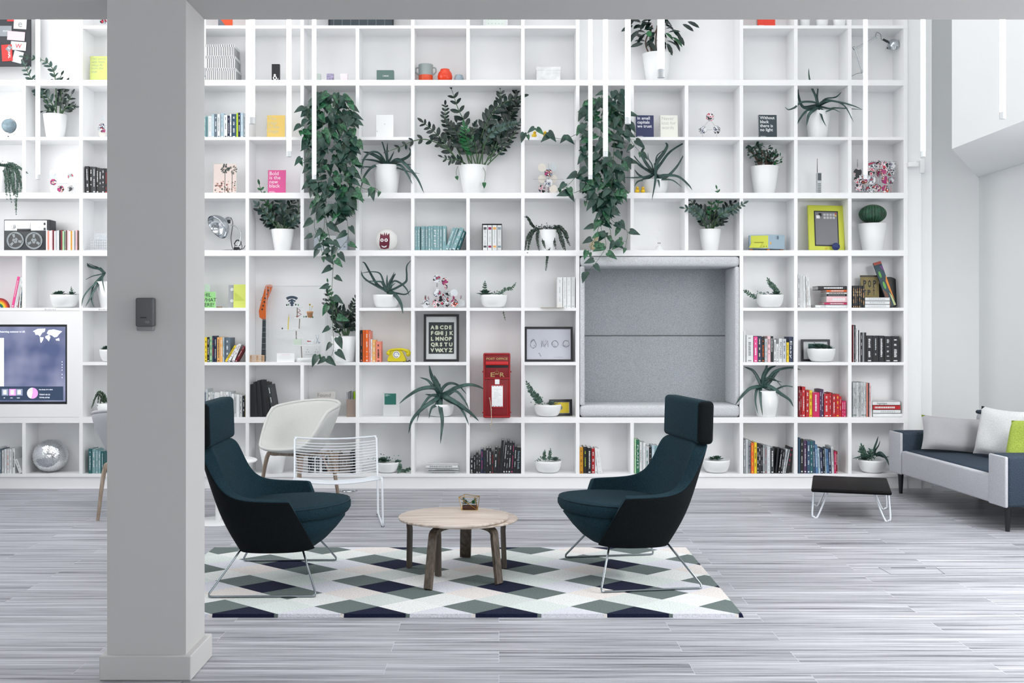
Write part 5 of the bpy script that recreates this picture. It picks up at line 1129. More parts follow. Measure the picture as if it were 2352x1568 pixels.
for j in range(4):
    for i in range(6):
        x = 405 + i * 52 + rnd.uniform(-8, 8); y = 1275 + j * 62 + rnd.uniform(-8, 8)
        sp.append((x, y + 10, 33, rnd.choice([0, .2, -.3, 1.2, -1.2]), rnd.choice([0, 1, 2, 3, 2, 0])))
disc_sculpture('M', 3, 'dense block of many black, white and pink printed discs', sp, rods=[(365, 1325, 708, 1325), (365, 1390, 708, 1390), (470, 1265, 708, 1265)])
disc_sculpture('G', 3, 'small tower of cream and printed discs beside the second ivy', [(1107, 1312, 34, .1, 4), (1192, 1308, 34, -.1, 5), (1158, 1355, 34, .2, 2), (1108, 1400, 34, 0, 4), (1158, 1430, 34, -.2, 1), (1196, 1400, 34, .1, 4), (1108, 1478, 34, .5, 0), (1160, 1490, 30, 1.2, 0), (1196, 1478, 34, 0, 4)], rods=[(1038, 1402, 1275, 1402), (1158, 1280, 1158, 1500)])
disc_sculpture('H', 5, 'crouching-figure sculpture of black, white and red discs', [(296, 712, 33, .1, 1), (362, 735, 32, -.3, 2), (298, 762, 18, 1.2, 3), (372, 780, 24, 1.1, 0), (300, 828, 36, .1, 1), (375, 848, 36, -.2, 3), (438, 828, 32, 0, 5), (205, 918, 34, .2, 1), (290, 915, 34, -.1, 0), (365, 912, 38, .1, 3), (440, 910, 34, -.3, 2), (497, 912, 32, 0, 5), (205, 868, 22, 1.3, 3), (228, 872, 20, 1.3, 0), (435, 868, 20, 1.2, 2), (492, 862, 20, 1.3, 0), (330, 880, 30, .9, 0)], rods=[(160, 918, 210, 918), (280, 875, 390, 875)])
disc_sculpture('A', 3, 'tower of clear, cream and printed discs below the lone light tube', [(413, 1350, 24, 0, 5), (497, 1303, 24, 0, 5), (550, 1335, 26, 0, 4), (495, 1352, 26, .1, 4), (415, 1375, 24, .3, 5), (552, 1382, 26, -.2, 1), (418, 1425, 26, .1, 2), (486, 1420, 28, 0, 5), (552, 1428, 26, .1, 4), (415, 1478, 26, 0, 4), (475, 1478, 28, .2, 2), (553, 1476, 26, -.1, 3)], rods=[(440, 1435, 560, 1435)])
disc_sculpture('A', 2, 'printed disc figure half hidden by the pillar edge', [(808, 925, 18, 1.3, 5), (800, 990, 26, .2, 1), (806, 1020, 20, .1, 2), (800, 1048, 28, 0, 4), (770, 1005, 14, 1.4, 5)])
disc_sculpture('A', 0, 'printed discs cut off by the beam at the pillar edge', [(800, 165, 20, .2, 3), (818, 170, 20, -.2, 1)], rods=[])
# cardboard sign, tall book, record
g = lambda x, y, d: at('P', x, y, d)
dy = .14; a, c = g(238, 715, dy), g(500, 262, dy); z0 = zt(5) + .001; w = c.x - a.x; h = c.z - z0
t = thing('cardboard_sign', 'cut-out brown cardboard sign reading POP PT with an arrow', 'sign', ((a.x + c.x) / 2, DS + dy, z0)); t.rotation_euler = (-.05, 0, 0)
MB().box(-w / 2, w / 2, 0, .008, 0, h).build('board', mt('#8f8258', .8, noise=.12, scale=30), t, world=False); MB().box(-w / 2 - .002, w / 2, -.004, .012, h - .014, h).build('top_rail', mt('#3e3a2e'), t, world=False)
for i, ch_ in enumerate('POP'): q = text(ch_, .082, (0, 0, 0), mt('#15171a'), None, 'lettering', bold=.003, width=.028); q.parent = t; q.location = (-w * .38 + i * w * .27, -.0007, h * .64)
for i, ch_ in enumerate('PT'):
    q = text(ch_, .06, (0, 0, 0), mt('#15171a'), None, 'lettering', bold=.003, width=.026); q.parent = t; q.location = (-w * .14 + i * -.0 - (0 if i == 0 else w * .24), -.0007, h * .4) if ch_ == 'P' else (-w * .38, -.0007, h * .4)
b = MB(); b.prism([(w * .2, h * .38), (w * .225, h * .38), (w * .225, h * .52), (w * .26, h * .52), (w * .2125, h * .6), (w * .165, h * .52), (w * .2, h * .52)], -.0009, 0); b.box(w * .15, w * .28, -.0009, 0, h * .61, h * .625); b.build('arrow', mt('#15171a'), t, world=False)
A, B, C_, D_ = g(548, 556, .05), g(655, 690, .05), g(525, 92, .05), g(402, 112, .05)
dirv = (g(402, 112, .05) - g(556, 712, .05)); dirv = Vector((-.062, .06, 1)).normalized()
base = Vector((g(690, 0, .05).x, DS + .05, zt(5) + .002)); top = g(465, 100, .12); L_ = (top - base).length; u = (top - base).normalized(); s_ = Vector((math.cos(.0), 0, 0)); s_ = (Vector((1, 0, 0)) - u * u.x).normalized(); hw = .034
t = thing('picture_book', 'tall leaning book with a colourful cartoon cover of green ovals', 'book', base)
n_ = s_.cross(u); n_ = n_ if n_.y < 0 else -n_; vs = []
for o_ in (0, .014):
    for su, sv in ((-1, 0), (1, 0), (1, 1), (-1, 1)): vs.append((base + s_ * (hw * su) + u * (L_ * sv) - n_ * o_ + Vector((0, 0, .016)))[:])
b = MB(); b.add(vs, [(0, 1, 2, 3), (7, 6, 5, 4), (0, 4, 5, 1), (1, 5, 6, 2), (2, 6, 7, 3), (3, 7, 4, 0)]); b.build('cover', mt('#2b4650', .5, noise=.2, scale=20), t)
def decal(pts, col, lift=.0012):
    b = MB(); nf = n_ if n_.y < 0 else -n_; P = [(base + s_ * (x * hw) + u * (y * L_) + nf * lift + Vector((0, 0, .016)))[:] for x, y in pts]; b.add(P, [tuple(range(len(P)))]); b.build('cover_art', mt(col, .5), t)
el = lambda cx, cy, rx, ry: [(cx + rx * math.cos(a), cy + ry * math.sin(a)) for a in [k * PI / 8 for k in range(16)]]
decal([(-1, .94), (1, .94), (1, 1), (-1, 1)], '#a84a3c'); decal(el(-.35, .72, .3, .075), '#62a84a'); decal(el(-.2, .47, .32, .085), '#62a84a'); decal([(.2, .9), (1, .9), (1, .74)], '#6a3f80')
decal([(.9, .66), (1, .66), (1, .1), (.55, .35), (.45, .55)], '#d9862c'); decal([(-1, .42), (-.2, .3), (-.1, .05), (-.6, 0), (-1, 0)], '#6b4a3a'); decal([(.3, .3), (.7, .22), (.9, 0), (.4, 0)], '#b9c58a')
c = g(650, 480, .17); R0 = 30 * K_; R0 = (g(830, 0, .17).x - c.x)
t = thing('vinyl_record', 'black vinyl record standing against the end panel', 'record', (c.x, DS + .17, zt(5)))
b = MB(); b.M = Matrix.Translation(Vector((c.x, DS + .17, zt(5) + .001 + R0 * 1.25))) @ Matrix.Rotation(-.12, 4, 'X') @ Matrix.Diagonal((1, 1, 1.25, 1)); b.disc((0, 0, 0), R0, 48, 0, 'y', .003); b.build('disc', mt('#0d1013', .3), t)
# guitar in clear case, socket, diorama etc. ---------------------------------
g = lambda x, y, d=.1: at('S', x, y, d)
t = thing('guitar', 'orange electric guitar headstock-up neck in the big middle cell', 'guitar', (xs(vx('S', 45), .18), DS + .18, zt(6)))
OR = mt('#d9661c', .35)
pts = [(-40, 600), (60, 215), (78, 175), (150, 168), (185, 180), (150, 300), (95, 420), (85, 560), (78, 735), (30, 740), (-30, 700)]
P = [(g(x, y, .18).x, g(x, y, .18).z) for x, y in pts[::-1]]
MB().prism(P, DS + .18, DS + .195).build('headstock', OR, t)
A, B = g(52, 735, .18), g(40, 1440, .18); n0, n1 = .016, .02
MB().prism([(A.x - n0, A.z), (A.x + n0, A.z), (B.x + n1, zt(6) + .001), (B.x - n1, zt(6) + .001)][::-1], DS + .176, DS + .19).build('fretboard', mt('#3a444a', .5), t)
for x, y in ((115, 262), (88, 325), (66, 390), (50, 450), (32, 512), (16, 570)): q = g(x, y, .175); MB().disc(q, .0065, 14, 0, 'y', .012).build('tuning_post', mt('#3c444a', .3, .8), t)
for x, y in ((65, 225), (35, 300), (8, 380), (-10, 420)): q = g(x, y, .18); MB().ball(q, .006).build('tuning_peg', CHROME, t)
b = MB()
for y in (745, 862, 945, 1035, 1128, 1222, 1325):
    q = g(50, y, .175); b.box(q.x - n1, q.x + n1, q.y - .0005, q.y + .001, q.z - .001, q.z + .001)
b.build('fret', CHROME, t)
b = MB(); [b.tube([(A.x + (i - 2.5) * .005, DS + .174, g(0, 700).z), (B.x + (i - 2.5) * .006, DS + .174, zt(6) + .002)], .0005, 3) for i in range(6)]; b.build('string', CHROME, t)
# acrylic case
GL = bpy.data.materials.new('clear_acrylic'); nt, pb, nn, ln = nodes(GL)
tr = nn('ShaderNodeBsdfTransparent'); gl = nn('ShaderNodeBsdfGlossy'); gl.inputs['Roughness'].default_value = .05; mx = nn('ShaderNodeMixShader'); mx.inputs[0].default_value = .025; tr.inputs[0].default_value = (.995, .998, 1, 1)
ln(tr.outputs[0], mx.inputs[1]); ln(gl.outputs[0], mx.inputs[2]); ln(mx.outputs[0], nt.nodes['Material Output'].inputs[0])
EDG = mt('#d3d8db', .2)
x0, x1, z0, z1 = xs(vx('S', 82), .03), xs(vx('S', 1040), .03), zt(6) + .0005, zs(vy('S', 186), .03); y0, y1 = DS + .03, DS + .165
t = thing('acrylic_case', 'tall clear acrylic display case over the little tiered model', 'display case', ((x0 + x1) / 2, y0, z0)); e = .003
b = MB(); b.box(x0, x1, y0, y0 + e, z0, z1); b.box(x0, x0 + e, y0 + e, y1, z0, z1); b.box(x1 - e, x1, y0 + e, y1, z0, z1); b.box(x0, x1, y0, y1, z1 - e, z1); b.build('clear_panel', GL, t)
b = MB()
for P in (((x0, y0, z0), (x0, y0, z1)), ((x1, y0, z0), (x1, y0, z1)), ((x0, y0, z1), (x1, y0, z1)), ((x0, y0, z1), (x0, y1, z1)), ((x1, y0, z1), (x1, y1, z1)), ((x0, y1, z0), (x0, y1, z1)), ((x1, y1, z0), (x1, y1, z1)), ((x0, y1, z1), (x1, y1, z1))): b.tube(P, .0016, 4)
b.build('polished_edge', EDG, t)
# tiered model
t = thing('tiered_model', 'white tiered paper model with tiny wifi sign, pencil and flowerpot inside the clear case', 'model', (g(700, 1440, .1).x, DS + .1, zt(6)))
PW = mt('#e6e9ea', .5); WD = mt('#7d7268', .6)
def plat(cx, y, rx, name='platform', ry=.04, h=.006): q = g(cx, y, .1); b = MB(); b.M = Matrix.Translation(q) @ Matrix.Diagonal((rx * K_ / 7.128, ry, 1, 1)); b.lathe([(0, 0), (.97, 0), (1, -h / 2), (.97, -h), (0, -h)], (0, 0, 0), 32); return b.build(name, PW, t)
q = g(740, 1445, .1); b = MB(); b.M = Matrix.Translation(Vector((q.x, DS + .1, zt(6) + .0005))); b.lathe([(0, .034), (188 * K_ / 7.128, .034), (194 * K_ / 7.128, .03), (194 * K_ / 7.128, 0), (0, 0)], (0, 0, 0), 40); b.M = Matrix.Identity(4); b.build('round_base', PW, t)
plat(535, 530, 140); plat(700, 708, 165); plat(480, 905, 165); plat(750, 1155, 250)
for xa, ya, xb, yb in ((665, 1375, 655, 1175), (575, 1150, 572, 925), (620, 905, 628, 725), (588, 705, 590, 545)): MB().tube([g(xa, ya, .1), g(xb, yb, .1)], .004, 8).build('dowel', WD, t)
b = MB(); c = g(503, 520, .09); NV = mt('#22384c', .5); kk = K_ / 7.128
for r0, r1 in ((18, 34), (48, 70), (85, 110), (128, 170)):
    n = 14; vs = []; fs = []
    for i in range(n + 1):
        an = PI / 2 + (-.62 + 1.24 * i / n)
        for rr in (r0, r1):
            for yy in (-.006, .006): vs.append((c.x + rr * kk * math.cos(an), c.y + yy, c.z + rr * kk * math.sin(an)))
    for i in range(n): a = i * 4; fs += [(a, a + 4, a + 6, a + 2), (a + 1, a + 3, a + 7, a + 5), (a + 2, a + 6, a + 7, a + 3), (a, a + 1, a + 5, a + 4)]
    fs += [(0, 2, 3, 1), (n * 4, n * 4 + 1, n * 4 + 3, n * 4 + 2)]; b.add(vs, fs)
b.box(c.x - .010, c.x + .010, c.y - .004, c.y + .004, c.z, c.z + 120 * kk); b.build('wifi_sign', NV, t)
b = MB(); [b.ball(g(x, y, .085), .005 if i % 2 else .0065, .004, .008, mi=i % 2) for i, (x, y) in enumerate(((418, 500), (448, 495), (565, 495), (605, 500), (345, 885), (700, 695), (735, 692), (845, 700)))]; b.build('tiny_tree', [mt('#1c4030'), mt('#2f7a45')], t)
b = MB(); q = g(438, 905, .09); q1 = g(450, 695, .09); q2 = g(452, 630, .09); b.tube([q, q1], .0046 * 1.0, 6, mi=0); b.tube([q1, q2], [.0046, .0006], 6, mi=1); b.build('pencil', [mt('#dcc84a', .5), mt('#cfc6b4')], t)
b = MB(); q = g(798, 712, .09); b.lathe([(0, 0), (38 * kk, 0), (48 * kk, 80 * kk), (54 * kk, 82 * kk), (54 * kk, 108 * kk), (0, 108 * kk)], q, 20); b.build('clay_pot', mt('#c08a5a', .7), t)
b = MB(); b.tube([g(795, 605, .09), g(795, 500, .09)], .0008, 4, mi=1); b.tube([g(815, 605, .09), g(835, 530, .09)], .0008, 4, mi=1); b.disc(g(796, 495, .088), .0035 * 1.0, 12, 2, 'y', .006)
for cx, cy, R in ((796, 495, .0075), (836, 525, .0055)):
    [b.ball(g(cx, cy, .09) + Vector((math.cos(a) * R * .7, 0, math.sin(a) * R * .7)), R * .45, .002, mi=0, seg=8, rings=6) for a in [k * PI / 3 for k in range(6)]]
b.build('paper_flower', [mt('#e0c62c'), mt('#3a4a3a'), BLACK], t)
b = MB(); c = g(600, 680, .085); b.tube(smooth([g(605, 560, .085), g(640, 600, .09), g(595, 620, .08), g(655, 655, .09), g(570, 690, .08), g(620, 690, .09)], 6), .0022, 5); b.build('red_spiral', mt('#8c2430', .5), t)
b = MB(); P = smooth([g(510, 880, .09), g(590, 885, .09), g(640, 920, .09), g(685, 970, .09)], 4); b.tube(P, .0058, 8, flat=.8); b.build('white_train', PW, t)
MB().tube([g(690, 985, .09), g(775, 1145, .09)], .0006, 3).build('cable_wire', mt('#c8cccf'), t)
q, q2 = g(532, 1150, .09), g(655, 1062, .09); MB().rbox(q.x, q2.x, DS + .08, DS + .105, q.z, q2.z, .001).build('green_building', mt('#c9d8c8'), t); b = MB(); b.tube(smooth([g(560, 1062, .09), g(562, 1020, .09), g(576, 1008, .09), g(588, 1025, .09), g(590, 1062, .09)]), .0014, 5); b.build('padlock_loop', PW, t)
q, q2 = g(760, 1135, .09), g(862, 1070, .09); MB().rbox(q.x, q2.x, DS + .08, DS + .1, q.z, q2.z, .001).build('white_lorry', mt('#dfe2e4'), t); b = MB(); b.prism([(g(755, 0).x, g(0, 1092).z), (g(780, 0).x, g(0, 1078).z), (g(780, 0).x, g(0, 1088).z), (g(822, 0).x, g(0, 1088).z), (g(822, 0).x, g(0, 1098).z), (g(780, 0).x, g(0, 1098).z), (g(780, 0).x, g(0, 1106).z)][::-1], DS + .077, DS + .08); b.build('red_arrow', mt('#a8202c'), t)
b = MB(); b.tube([g(895, 1135, .09), g(940, 1025, .09)], .0022, 6); b.tube([g(945, 1135, .09), g(900, 1025, .09)], .0022, 6)
for cx in (898, 938): q = g(cx, 1003, .09); b.tube([q + Vector((math.cos(a) * .0032, 0, math.sin(a) * .0042)) for a in [k * PI / 5 for k in range(10)]], .0011, 5, True)
b.build('blue_scissors', mt('#8aa0ae', .4), t); q = g(955, 1115, .09); MB().rbox(q.x - .005, q.x + .004, DS + .08, DS + .09, q.z - .004, q.z + .004, .001).build('tiny_house', mt('#6d8496'), t)
# wall socket
a, c = g(712, 1308, .25), g(952, 1195, .25); t = thing('wall_socket', 'white double wall socket behind the clear case', 'socket', ((a.x + c.x) / 2, DS + .25, a.z))
MB().rbox(a.x, c.x, DS + .246, DS + SD, a.z, c.z, .003).build('plate', POT, t)
b = MB()
for cx in (760, 905):
    for x, y in ((cx, 1230), (cx - 20, 1270), (cx + 18, 1270)): q = g(x, y, .245); b.box(q.x - .002, q.x + .002, q.y, q.y + .002, q.z - .003, q.z + .003)
b.build('pin_hole', BLACK, t)
# card before the model
x0, x1, z1 = xs(vx('S', 256), .02), xs(vx('S', 545), .02), zs(vy('S', 1290), .02)
t = thing('caption_card', 'white caption card standing before the clear display case', 'card', ((x0 + x1) / 2, DS + .015, zt(6))); MB().box(x0, x1, DS + .015, DS + .018, zt(6) + .0005, z1).build('card', POT, t)
b = MB()
for k_, (l, cc) in enumerate(((.5, 0), (.7, 1), (.8, 1), (.6, 1))): zz = z1 - (.012 + .011 * k_); xc = (x0 + x1) / 2; b.box(xc - l * (x1 - x0) / 2, xc + l * (x1 - x0) / 2, DS + .0145, DS + .015, zz - .001, zz + .0005, cc)
b.build('printed_line', [mt('#d8a0a8'), mt('#cfd2d4')], t)
# pallet
t = thing('toy_pallet', 'small wooden pallet beside the guitar neck', 'pallet', (xs(590, .03), DS + .03, zt(6)))
x0, x1 = xs(vx('E', 405), .03), xs(vx('E', 522), .03); za = zt(6) + .0005; zb_ = zs(vy('E', 1342), .03); PL = mt('#c9a888', .7, noise=.15, scale=50)
for j in range(5): zz = za + (zb_ - za) * j / 4.2; MB().box(x0, x1, DS + .03, DS + .036, zz, zz + .007).build('slat', PL, t)
for xx in (x0, (x0 + x1) / 2 - .006, x1 - .012): MB().box(xx, xx + .012, DS + .0365, DS + .05, za, zb_).build('block', PL, t)
# telephone
t = thing('telephone', 'yellow rotary dial telephone', 'telephone', (xs(915, .05), DS + .05, zt(6)))
g = lambda x, y, d=.05: at('E', x, y, d); YP = mt('#cdbf12', .25, name='yellow_plastic')
prof = [(1533, 1396), (1530, 1372), (1548, 1330), (1560, 1300), (1650, 1298), (1664, 1330), (1684, 1372), (1682, 1396)]
P = [(g(x, y).x, g(x, y).z) for x, y in prof]; P = [(x, max(z, zt(6) + .004)) for x, z in P]; MB().prism(P, DS + .05, DS + .15).build('body', YP, t, bevel=.006)
q = g(1605, 1333, .047); b = MB(); b.disc(q, .030, 32, 0, 'y', .006); b.build('dial_plate', POT, t); b = MB(); [b.disc(q + Vector((math.cos(a) * .021, -.004, math.sin(a) * .021)), .0042, 10, 0, 'y', .002) for a in [k * 2 * PI / 12 for k in range(11)]]; b.build('finger_hole', mt('#4b5054'), t)
b = MB(); b.disc(q - Vector((0, .003, 0)), .009, 16, 0, 'y', .004); b.build('dial_centre', mt('#d8dadb'), t)
MB().tube(smooth([g(1535, 1325), g(1548, 1300), g(1600, 1290), g(1660, 1292), g(1700, 1310), g(1712, 1332)]), [.014, .016, .014, .011, .010, .009, .009, .009, .009, .009, .009, .009, .009, .009, .009, .010, .010, .011, .011, .011, .012, .014, .016, .018, .018, .018, .018, .018, .018, .018, .018][:31], 12).build('handset', YP, t)
MB().ball(g(1540, 1322), .018, .022, .018).build('earpiece', YP, t); MB().ball(g(1702, 1330), .019, .022, .02).build('mouthpiece', YP, t)
for x in (1548, 1668): q = g(x, 1396, .06); MB().tube([(q.x, q.y, zt(6) + .0005), (q.x, q.y, zt(6) + .006)], .008, 10).build('foot', BLACK, t)
MB().tube(smooth([g(1683, 1385), g(1700, 1390), g(1712, 1380), g(1722, 1392)]), .004, 6).build('cord', BLACK, t)
# post box
D0 = -.085; g = lambda x, y, d=D0: at('Q', x, y, d)
t = thing('post_box', 'red cast iron post box lettered POST OFFICE standing in the middle cell', 'post box', (g(455, 0).x, DS + D0, zt(7)))
PR = mt('#960c17', .3, name='red_gloss_paint'); PR2 = mt('#7d0a14', .35); GD = mt('#b79c6a', .35, .6); a, c = g(222, 1268), g(690, 157); a.z = zt(7) + .0006
MB().rbox(a.x, c.x, DS + D0, DS + .12, a.z, c.z, .012).build('box_body', PR, t)
def pb(name, x0, y0, x1, y1, o, d, m, r=.003): p0, p1 = g(x0, y1), g(x1, y0); return MB().rbox(p0.x, p1.x, DS + D0 - o, DS + D0 - o + d, p0.z, p1.z, r).build(name, m, t)
pb('inner_panel', 258, 185, 658, 570, .002, .004, PR2); pb('hood', 262, 298, 655, 360, .022, .024, mt('#c01a20', .3), .006); pb('slot', 270, 358, 650, 405, .0035, .003, BLACK, .001)
pb('ridge', 232, 576, 685, 600, .010, .012, PR, .004); pb('door', 290, 604, 632, 1225, .003, .004, PR2); pb('hinge_side', 240, 604, 280, 1225, .003, .004, PR2)
pb('base_lip', 240, 1228, 680, 1262, .010, .012, PR, .006); pb('side_rim', 226, 170, 250, 1240, .007, .009, PR, .003); pb('side_rim', 664, 170, 688, 1240, .007, .009, PR, .003); pb('top_rim', 230, 160, 682, 184, .007, .009, PR, .003)
pb('tab_plate', 405, 600, 517, 700, .008, .008, PR, .002); pb('tab_card', 424, 604, 502, 688, .0095, .002, POT, .0005); pb('notice_frame', 345, 688, 580, 1100, .008, .008, PR, .003); nc = pb('notice_card', 368, 714, 560, 1072, .0095, .002, POT, .0005)
for s_, x, y, sz, wd in (('POST OFFICE', 275, 268, .024, 360 * K_ / 7.467), ('E', 340, 560, .052, 70 * K_ / 7.467), ('R', 500, 560, .052, 78 * K_ / 7.467)):
    q = g(x, y); q.y = DS + D0 - .0035; text(s_, sz, q, GD, t, 'gilt_lettering', width=wd, bold=.0006, ext=.0012)
q = g(285, 345); q.y = DS + D0 - .0225; b = MB(); kk_ = K_ / 7.467
for k in range(12):
    if k == 5: b.build('raised_lettering', mt('#d83a38', .3), t); b = MB()
    if k != 5: x_ = q.x + k * 29 * kk_; b.box(x_, x_ + 5 * kk_, q.y - .001, q.y + .001, q.z, q.z + 26 * kk_); b.box(x_, x_ + 17 * kk_, q.y - .001, q.y + .001, q.z + (22 if k % 2 else 10) * kk_, q.z + (26 if k % 2 else 14) * kk_)
b.build('raised_lettering', mt('#d83a38', .3), t)
b = MB(); c = g(457, 500); c.y = DS + D0 - .004; k2 = K_ / 7.467
b.box(c.x - 28 * k2, c.x + 28 * k2, c.y - .001, c.y, c.z - 18 * k2, c.z - 6 * k2)
for s_ in (-1, 0, 1): b.tube(smooth([c + Vector((s_ * 22 * k2, 0, -8 * k2)), c + Vector((s_ * 36 * k2, 0, 18 * k2)), c + Vector((s_ * 14 * k2, 0, 36 * k2))]), .0013, 5)
b.ball(c + Vector((0, 0, 44 * k2)), .0026); b.tube([c + Vector((0, 0, 44 * k2)), c + Vector((0, 0, 64 * k2))], .0008, 4); b.tube([c + Vector((-5 * k2, 0, 57 * k2)), c + Vector((5 * k2, 0, 57 * k2))], .0008, 4); b.ball(c + Vector((-34 * k2, 0, 22 * k2)), .002); b.ball(c + Vector((34 * k2, 0, 22 * k2)), .002)
b.build('crown_emblem', GD, t)
b = MB(); yy = DS + D0 - .0102
for i in range(4):
    for y_ in (720, 1060): p0 = g(385 + i * 48, y_); b.box(p0.x, p0.x + 18 * k2, yy, yy + .0006, p0.z - 8 * k2, p0.z, i % 2)
for j, (x_, l) in enumerate(((402, 130), (450, 35), (408, 80), (408, 100), (408, 124), (420, 60), (395, 60))): p0 = g(x_, 770 + j * 24 + (j > 1) * 10); b.box(p0.x, p0.x + l * k2, yy, yy + .0006, p0.z - 3 * k2, p0.z, 2)
P = [g(472, 925), g(518, 965), g(485, 1000)]
b.tube([(p_.x, yy, p_.z) for p_ in P], .0005, 3, True, 2); b.build('printed_marks', [mt('#2c3a66'), mt('#b02c44'), mt('#9a9ea2')], nc); 
b = MB(); [b.ball(g(x, y) + Vector((0, .01, 0)), .006) for x in (218, 696) for y in (475, 1175)]; b.build('side_bolt', PR, t)
RP = mt('#c3b3a0', .9, noise=.2, scale=200, bump=.6); g3 = lambda x, y: g(x, y) - Vector((0, .016, 0))
MB().tube(smooth([g3(335, 925), g3(345, 1000), g3(358, 1090), g3(362, 1180), g3(364, 1290), g3(368, 1380)]), .0032, 6).build('pull_string', RP, t)
for (x, y) in ((333, 925), (362, 1120), (350, 1375)): MB().ball(g3(x, y), .0055).build('string_knot', RP, t)
MB().tube(smooth([g3(340, 1370), g3(355, 1420), g3(342, 1440), g3(380, 1478)]), .0016, 5).build('string_tail', RP, t)
# paper lying on shelf edge
p0 = Vector((xs(1242), DS, zt(5))); o = MB().box(xs(1242), xs(1296), DS - .045, DS + .05, zt(5) + .0003, zt(5) + .002).build('loose_paper', mt('#b9a88a', .7)); tag(o, 'thin booklet overhanging the shelf edge below the white volumes', 'booklet')
# TV
t = thing('television', 'wall-mounted screen showing a world map and sales figures', 'television', (xs(0, 0), DS, zs(928)))
SX0 = xs(-240); MB().box(SX0, xs(153.5), DS + .004, DS + .03, zs(927.5), zs(745.5)).build('bezel', mt('#141a20', .3), t)
SC = bpy.data.materials.new('lit_screen'); nt, pbn, nn, ln = nodes(SC); tc = nn('ShaderNodeTexCoord'); nz = nn('ShaderNodeTexNoise'); nz.inputs['Scale'].default_value = 3.5; nz.inputs['Detail'].default_value = 2; rp = nn('ShaderNodeValToRGB')
rp.color_ramp.elements[0].position = .35; rp.color_ramp.elements[1].position = .68; rp.color_ramp.elements[0].color = lin('#4d5a84'); rp.color_ramp.elements[1].color = lin('#9296b4')
ln(tc.outputs['Object'], nz.inputs['Vector']); ln(nz.outputs['Fac'], rp.inputs[0]); pbn.inputs['Base Color'].default_value = (.02, .02, .03, 1); ln(rp.outputs[0], pbn.inputs['Emission Color']); pbn.inputs['Emission Strength'].default_value = .9; pbn.inputs['Roughness'].default_value = .3
scr = MB().box(xs(-236), xs(150), DS + .002, DS + .005, zs(922), zs(750)).build('screen', SC, t)
def em(c): return mt(c, .6, emit=.85)
u = lambda x, y: Vector((xs(x / 3.824), DS + .0012, zs(700 + y / 3.824)))
def rect(x0, y0, x1, y1, c, o=0): p0, p1 = u(x0, y1), u(x1, y0); MB().box(p0.x, p1.x, p0.y - o, DS + .002, p0.z, p1.z).build('screen_panel', em(c), scr)
rect(-200, 290, 34, 715, '#d9dcea'); rect(-200, 716, 555, 838, '#26344a'); 
for i, (x, c) in enumerate(((15, '#7d869c'), (80, '#c98ac4'), (140, '#7d869c'))): rect(x, 738, x + 58, 796, c, .0006); rect(x + 14, 748, x + 42, 785, '#e2e4ee', .0012)
for s_, x, y, sz in (('Returning customer in UK', -4, 242, .02), ('First Order 27-11-2016', 342, 748, .012), ('TODAY £21.22', 345, 792, .014), ('TOTAL £37.65', 345, 818, .014), ('UP', 32, 820, .01), ('ACC', 90, 820, .01), ('RUSH', 148, 820, .01)):
    q = u(x, y); q.y = DS - .0002; text(s_, sz, q, em('#dfe3ee'), scr, 'screen_text', bold=.0003, ext=.0001)
c = u(285, 775); R0 = 48 / 3.824 * K_
for a0, a1, cc in ((PI / 2, PI * 1.42, '#dfe1ec'), (-PI * .58, PI / 2, '#c98ac4')):
    n = 16; b = MB(); P = [(c.x, c.z)] + [(c.x + R0 * math.cos(a0 + (a1 - a0) * k / n), c.z + R0 * math.sin(a0 + (a1 - a0) * k / n)) for k in range(n + 1)]; b.prism(P, DS + .0002, DS + .002); b.build('pie_slice', em(cc), scr)
conts = [[(288, 232), (330, 210), (398, 208), (392, 235), (370, 245), (350, 278), (335, 262), (312, 262), (305, 240)], [(350, 282), (382, 285), (378, 305), (362, 332), (355, 330)], [(398, 275), (430, 262), (442, 285), (428, 320), (412, 300), (398, 290)],
         [(410, 250), (425, 222), (470, 215), (545, 232), (520, 255), (500, 280), (478, 285), (455, 268), (430, 262)], [(488, 302), (518, 290), (522, 315), (492, 312)]]
for P in conts: b = MB(); b.prism([(u(x, y).x, u(x, y).z) for x, y in P][::-1], DS + .0005, DS + .002); b.build('map_landmass', em('#dfe3ee'), scr)
for y in (500, 525, 548, 572, 610, 638): q = u(545, y); MB().disc(q, .004, 10, 0, 'y', .001).build('screen_dot', em('#cfd3e6'), scr)
# mirror ball
t = thing('mirror_ball', 'silver mirror ball in the lower cell below the screen', 'mirror ball', (xs(116, .12), DS + .12, zt(8)))
mm = bpy.data.materials.new('mirror_tiles'); nt, pbn, nn, ln = nodes(mm); pbn.inputs['Metallic'].default_value = 1; pbn.inputs['Roughness'].default_value = .12; pbn.inputs['Base Color'].default_value = (.85, .87, .89, 1)
R0 = 39 * (DS + .12) / F; b = MB(); nr = 34; r = random.Random(2); c = Vector((xs(116, .12), DS + .12, zt(8) + R0 * .955 + .0005))
for i in range(nr):
    p0, p1 = PI * i / nr, PI * (i + 1) / nr; m = max(4, int(68 * math.sin((p0 + p1) / 2)))
    for k in range(m):
        a0, a1 = 2 * PI * k / m, 2 * PI * (k + .93) / m; vs = [Vector((math.sin(p) * math.cos(a), math.sin(p) * math.sin(a), .955 * math.cos(p))) * R0 for p, a in ((p0 + .006, a0), (p0 + .006, a1), (p1, a1), (p1, a0))]
        j = Vector((r.uniform(-1, 1), r.uniform(-1, 1), r.uniform(-1, 1))) * .0006
        b.add([(c + v + (j if q % 2 else -j))[:] for q, v in enumerate(vs)], [(0, 3, 2, 1)])
b.build('mirror_tiles', mm, t); MB().ball(c, R0 * .985, R0 * .985, R0 * .94, seg=32, rings=20).build('core', mt('#8e9498', .5), t)
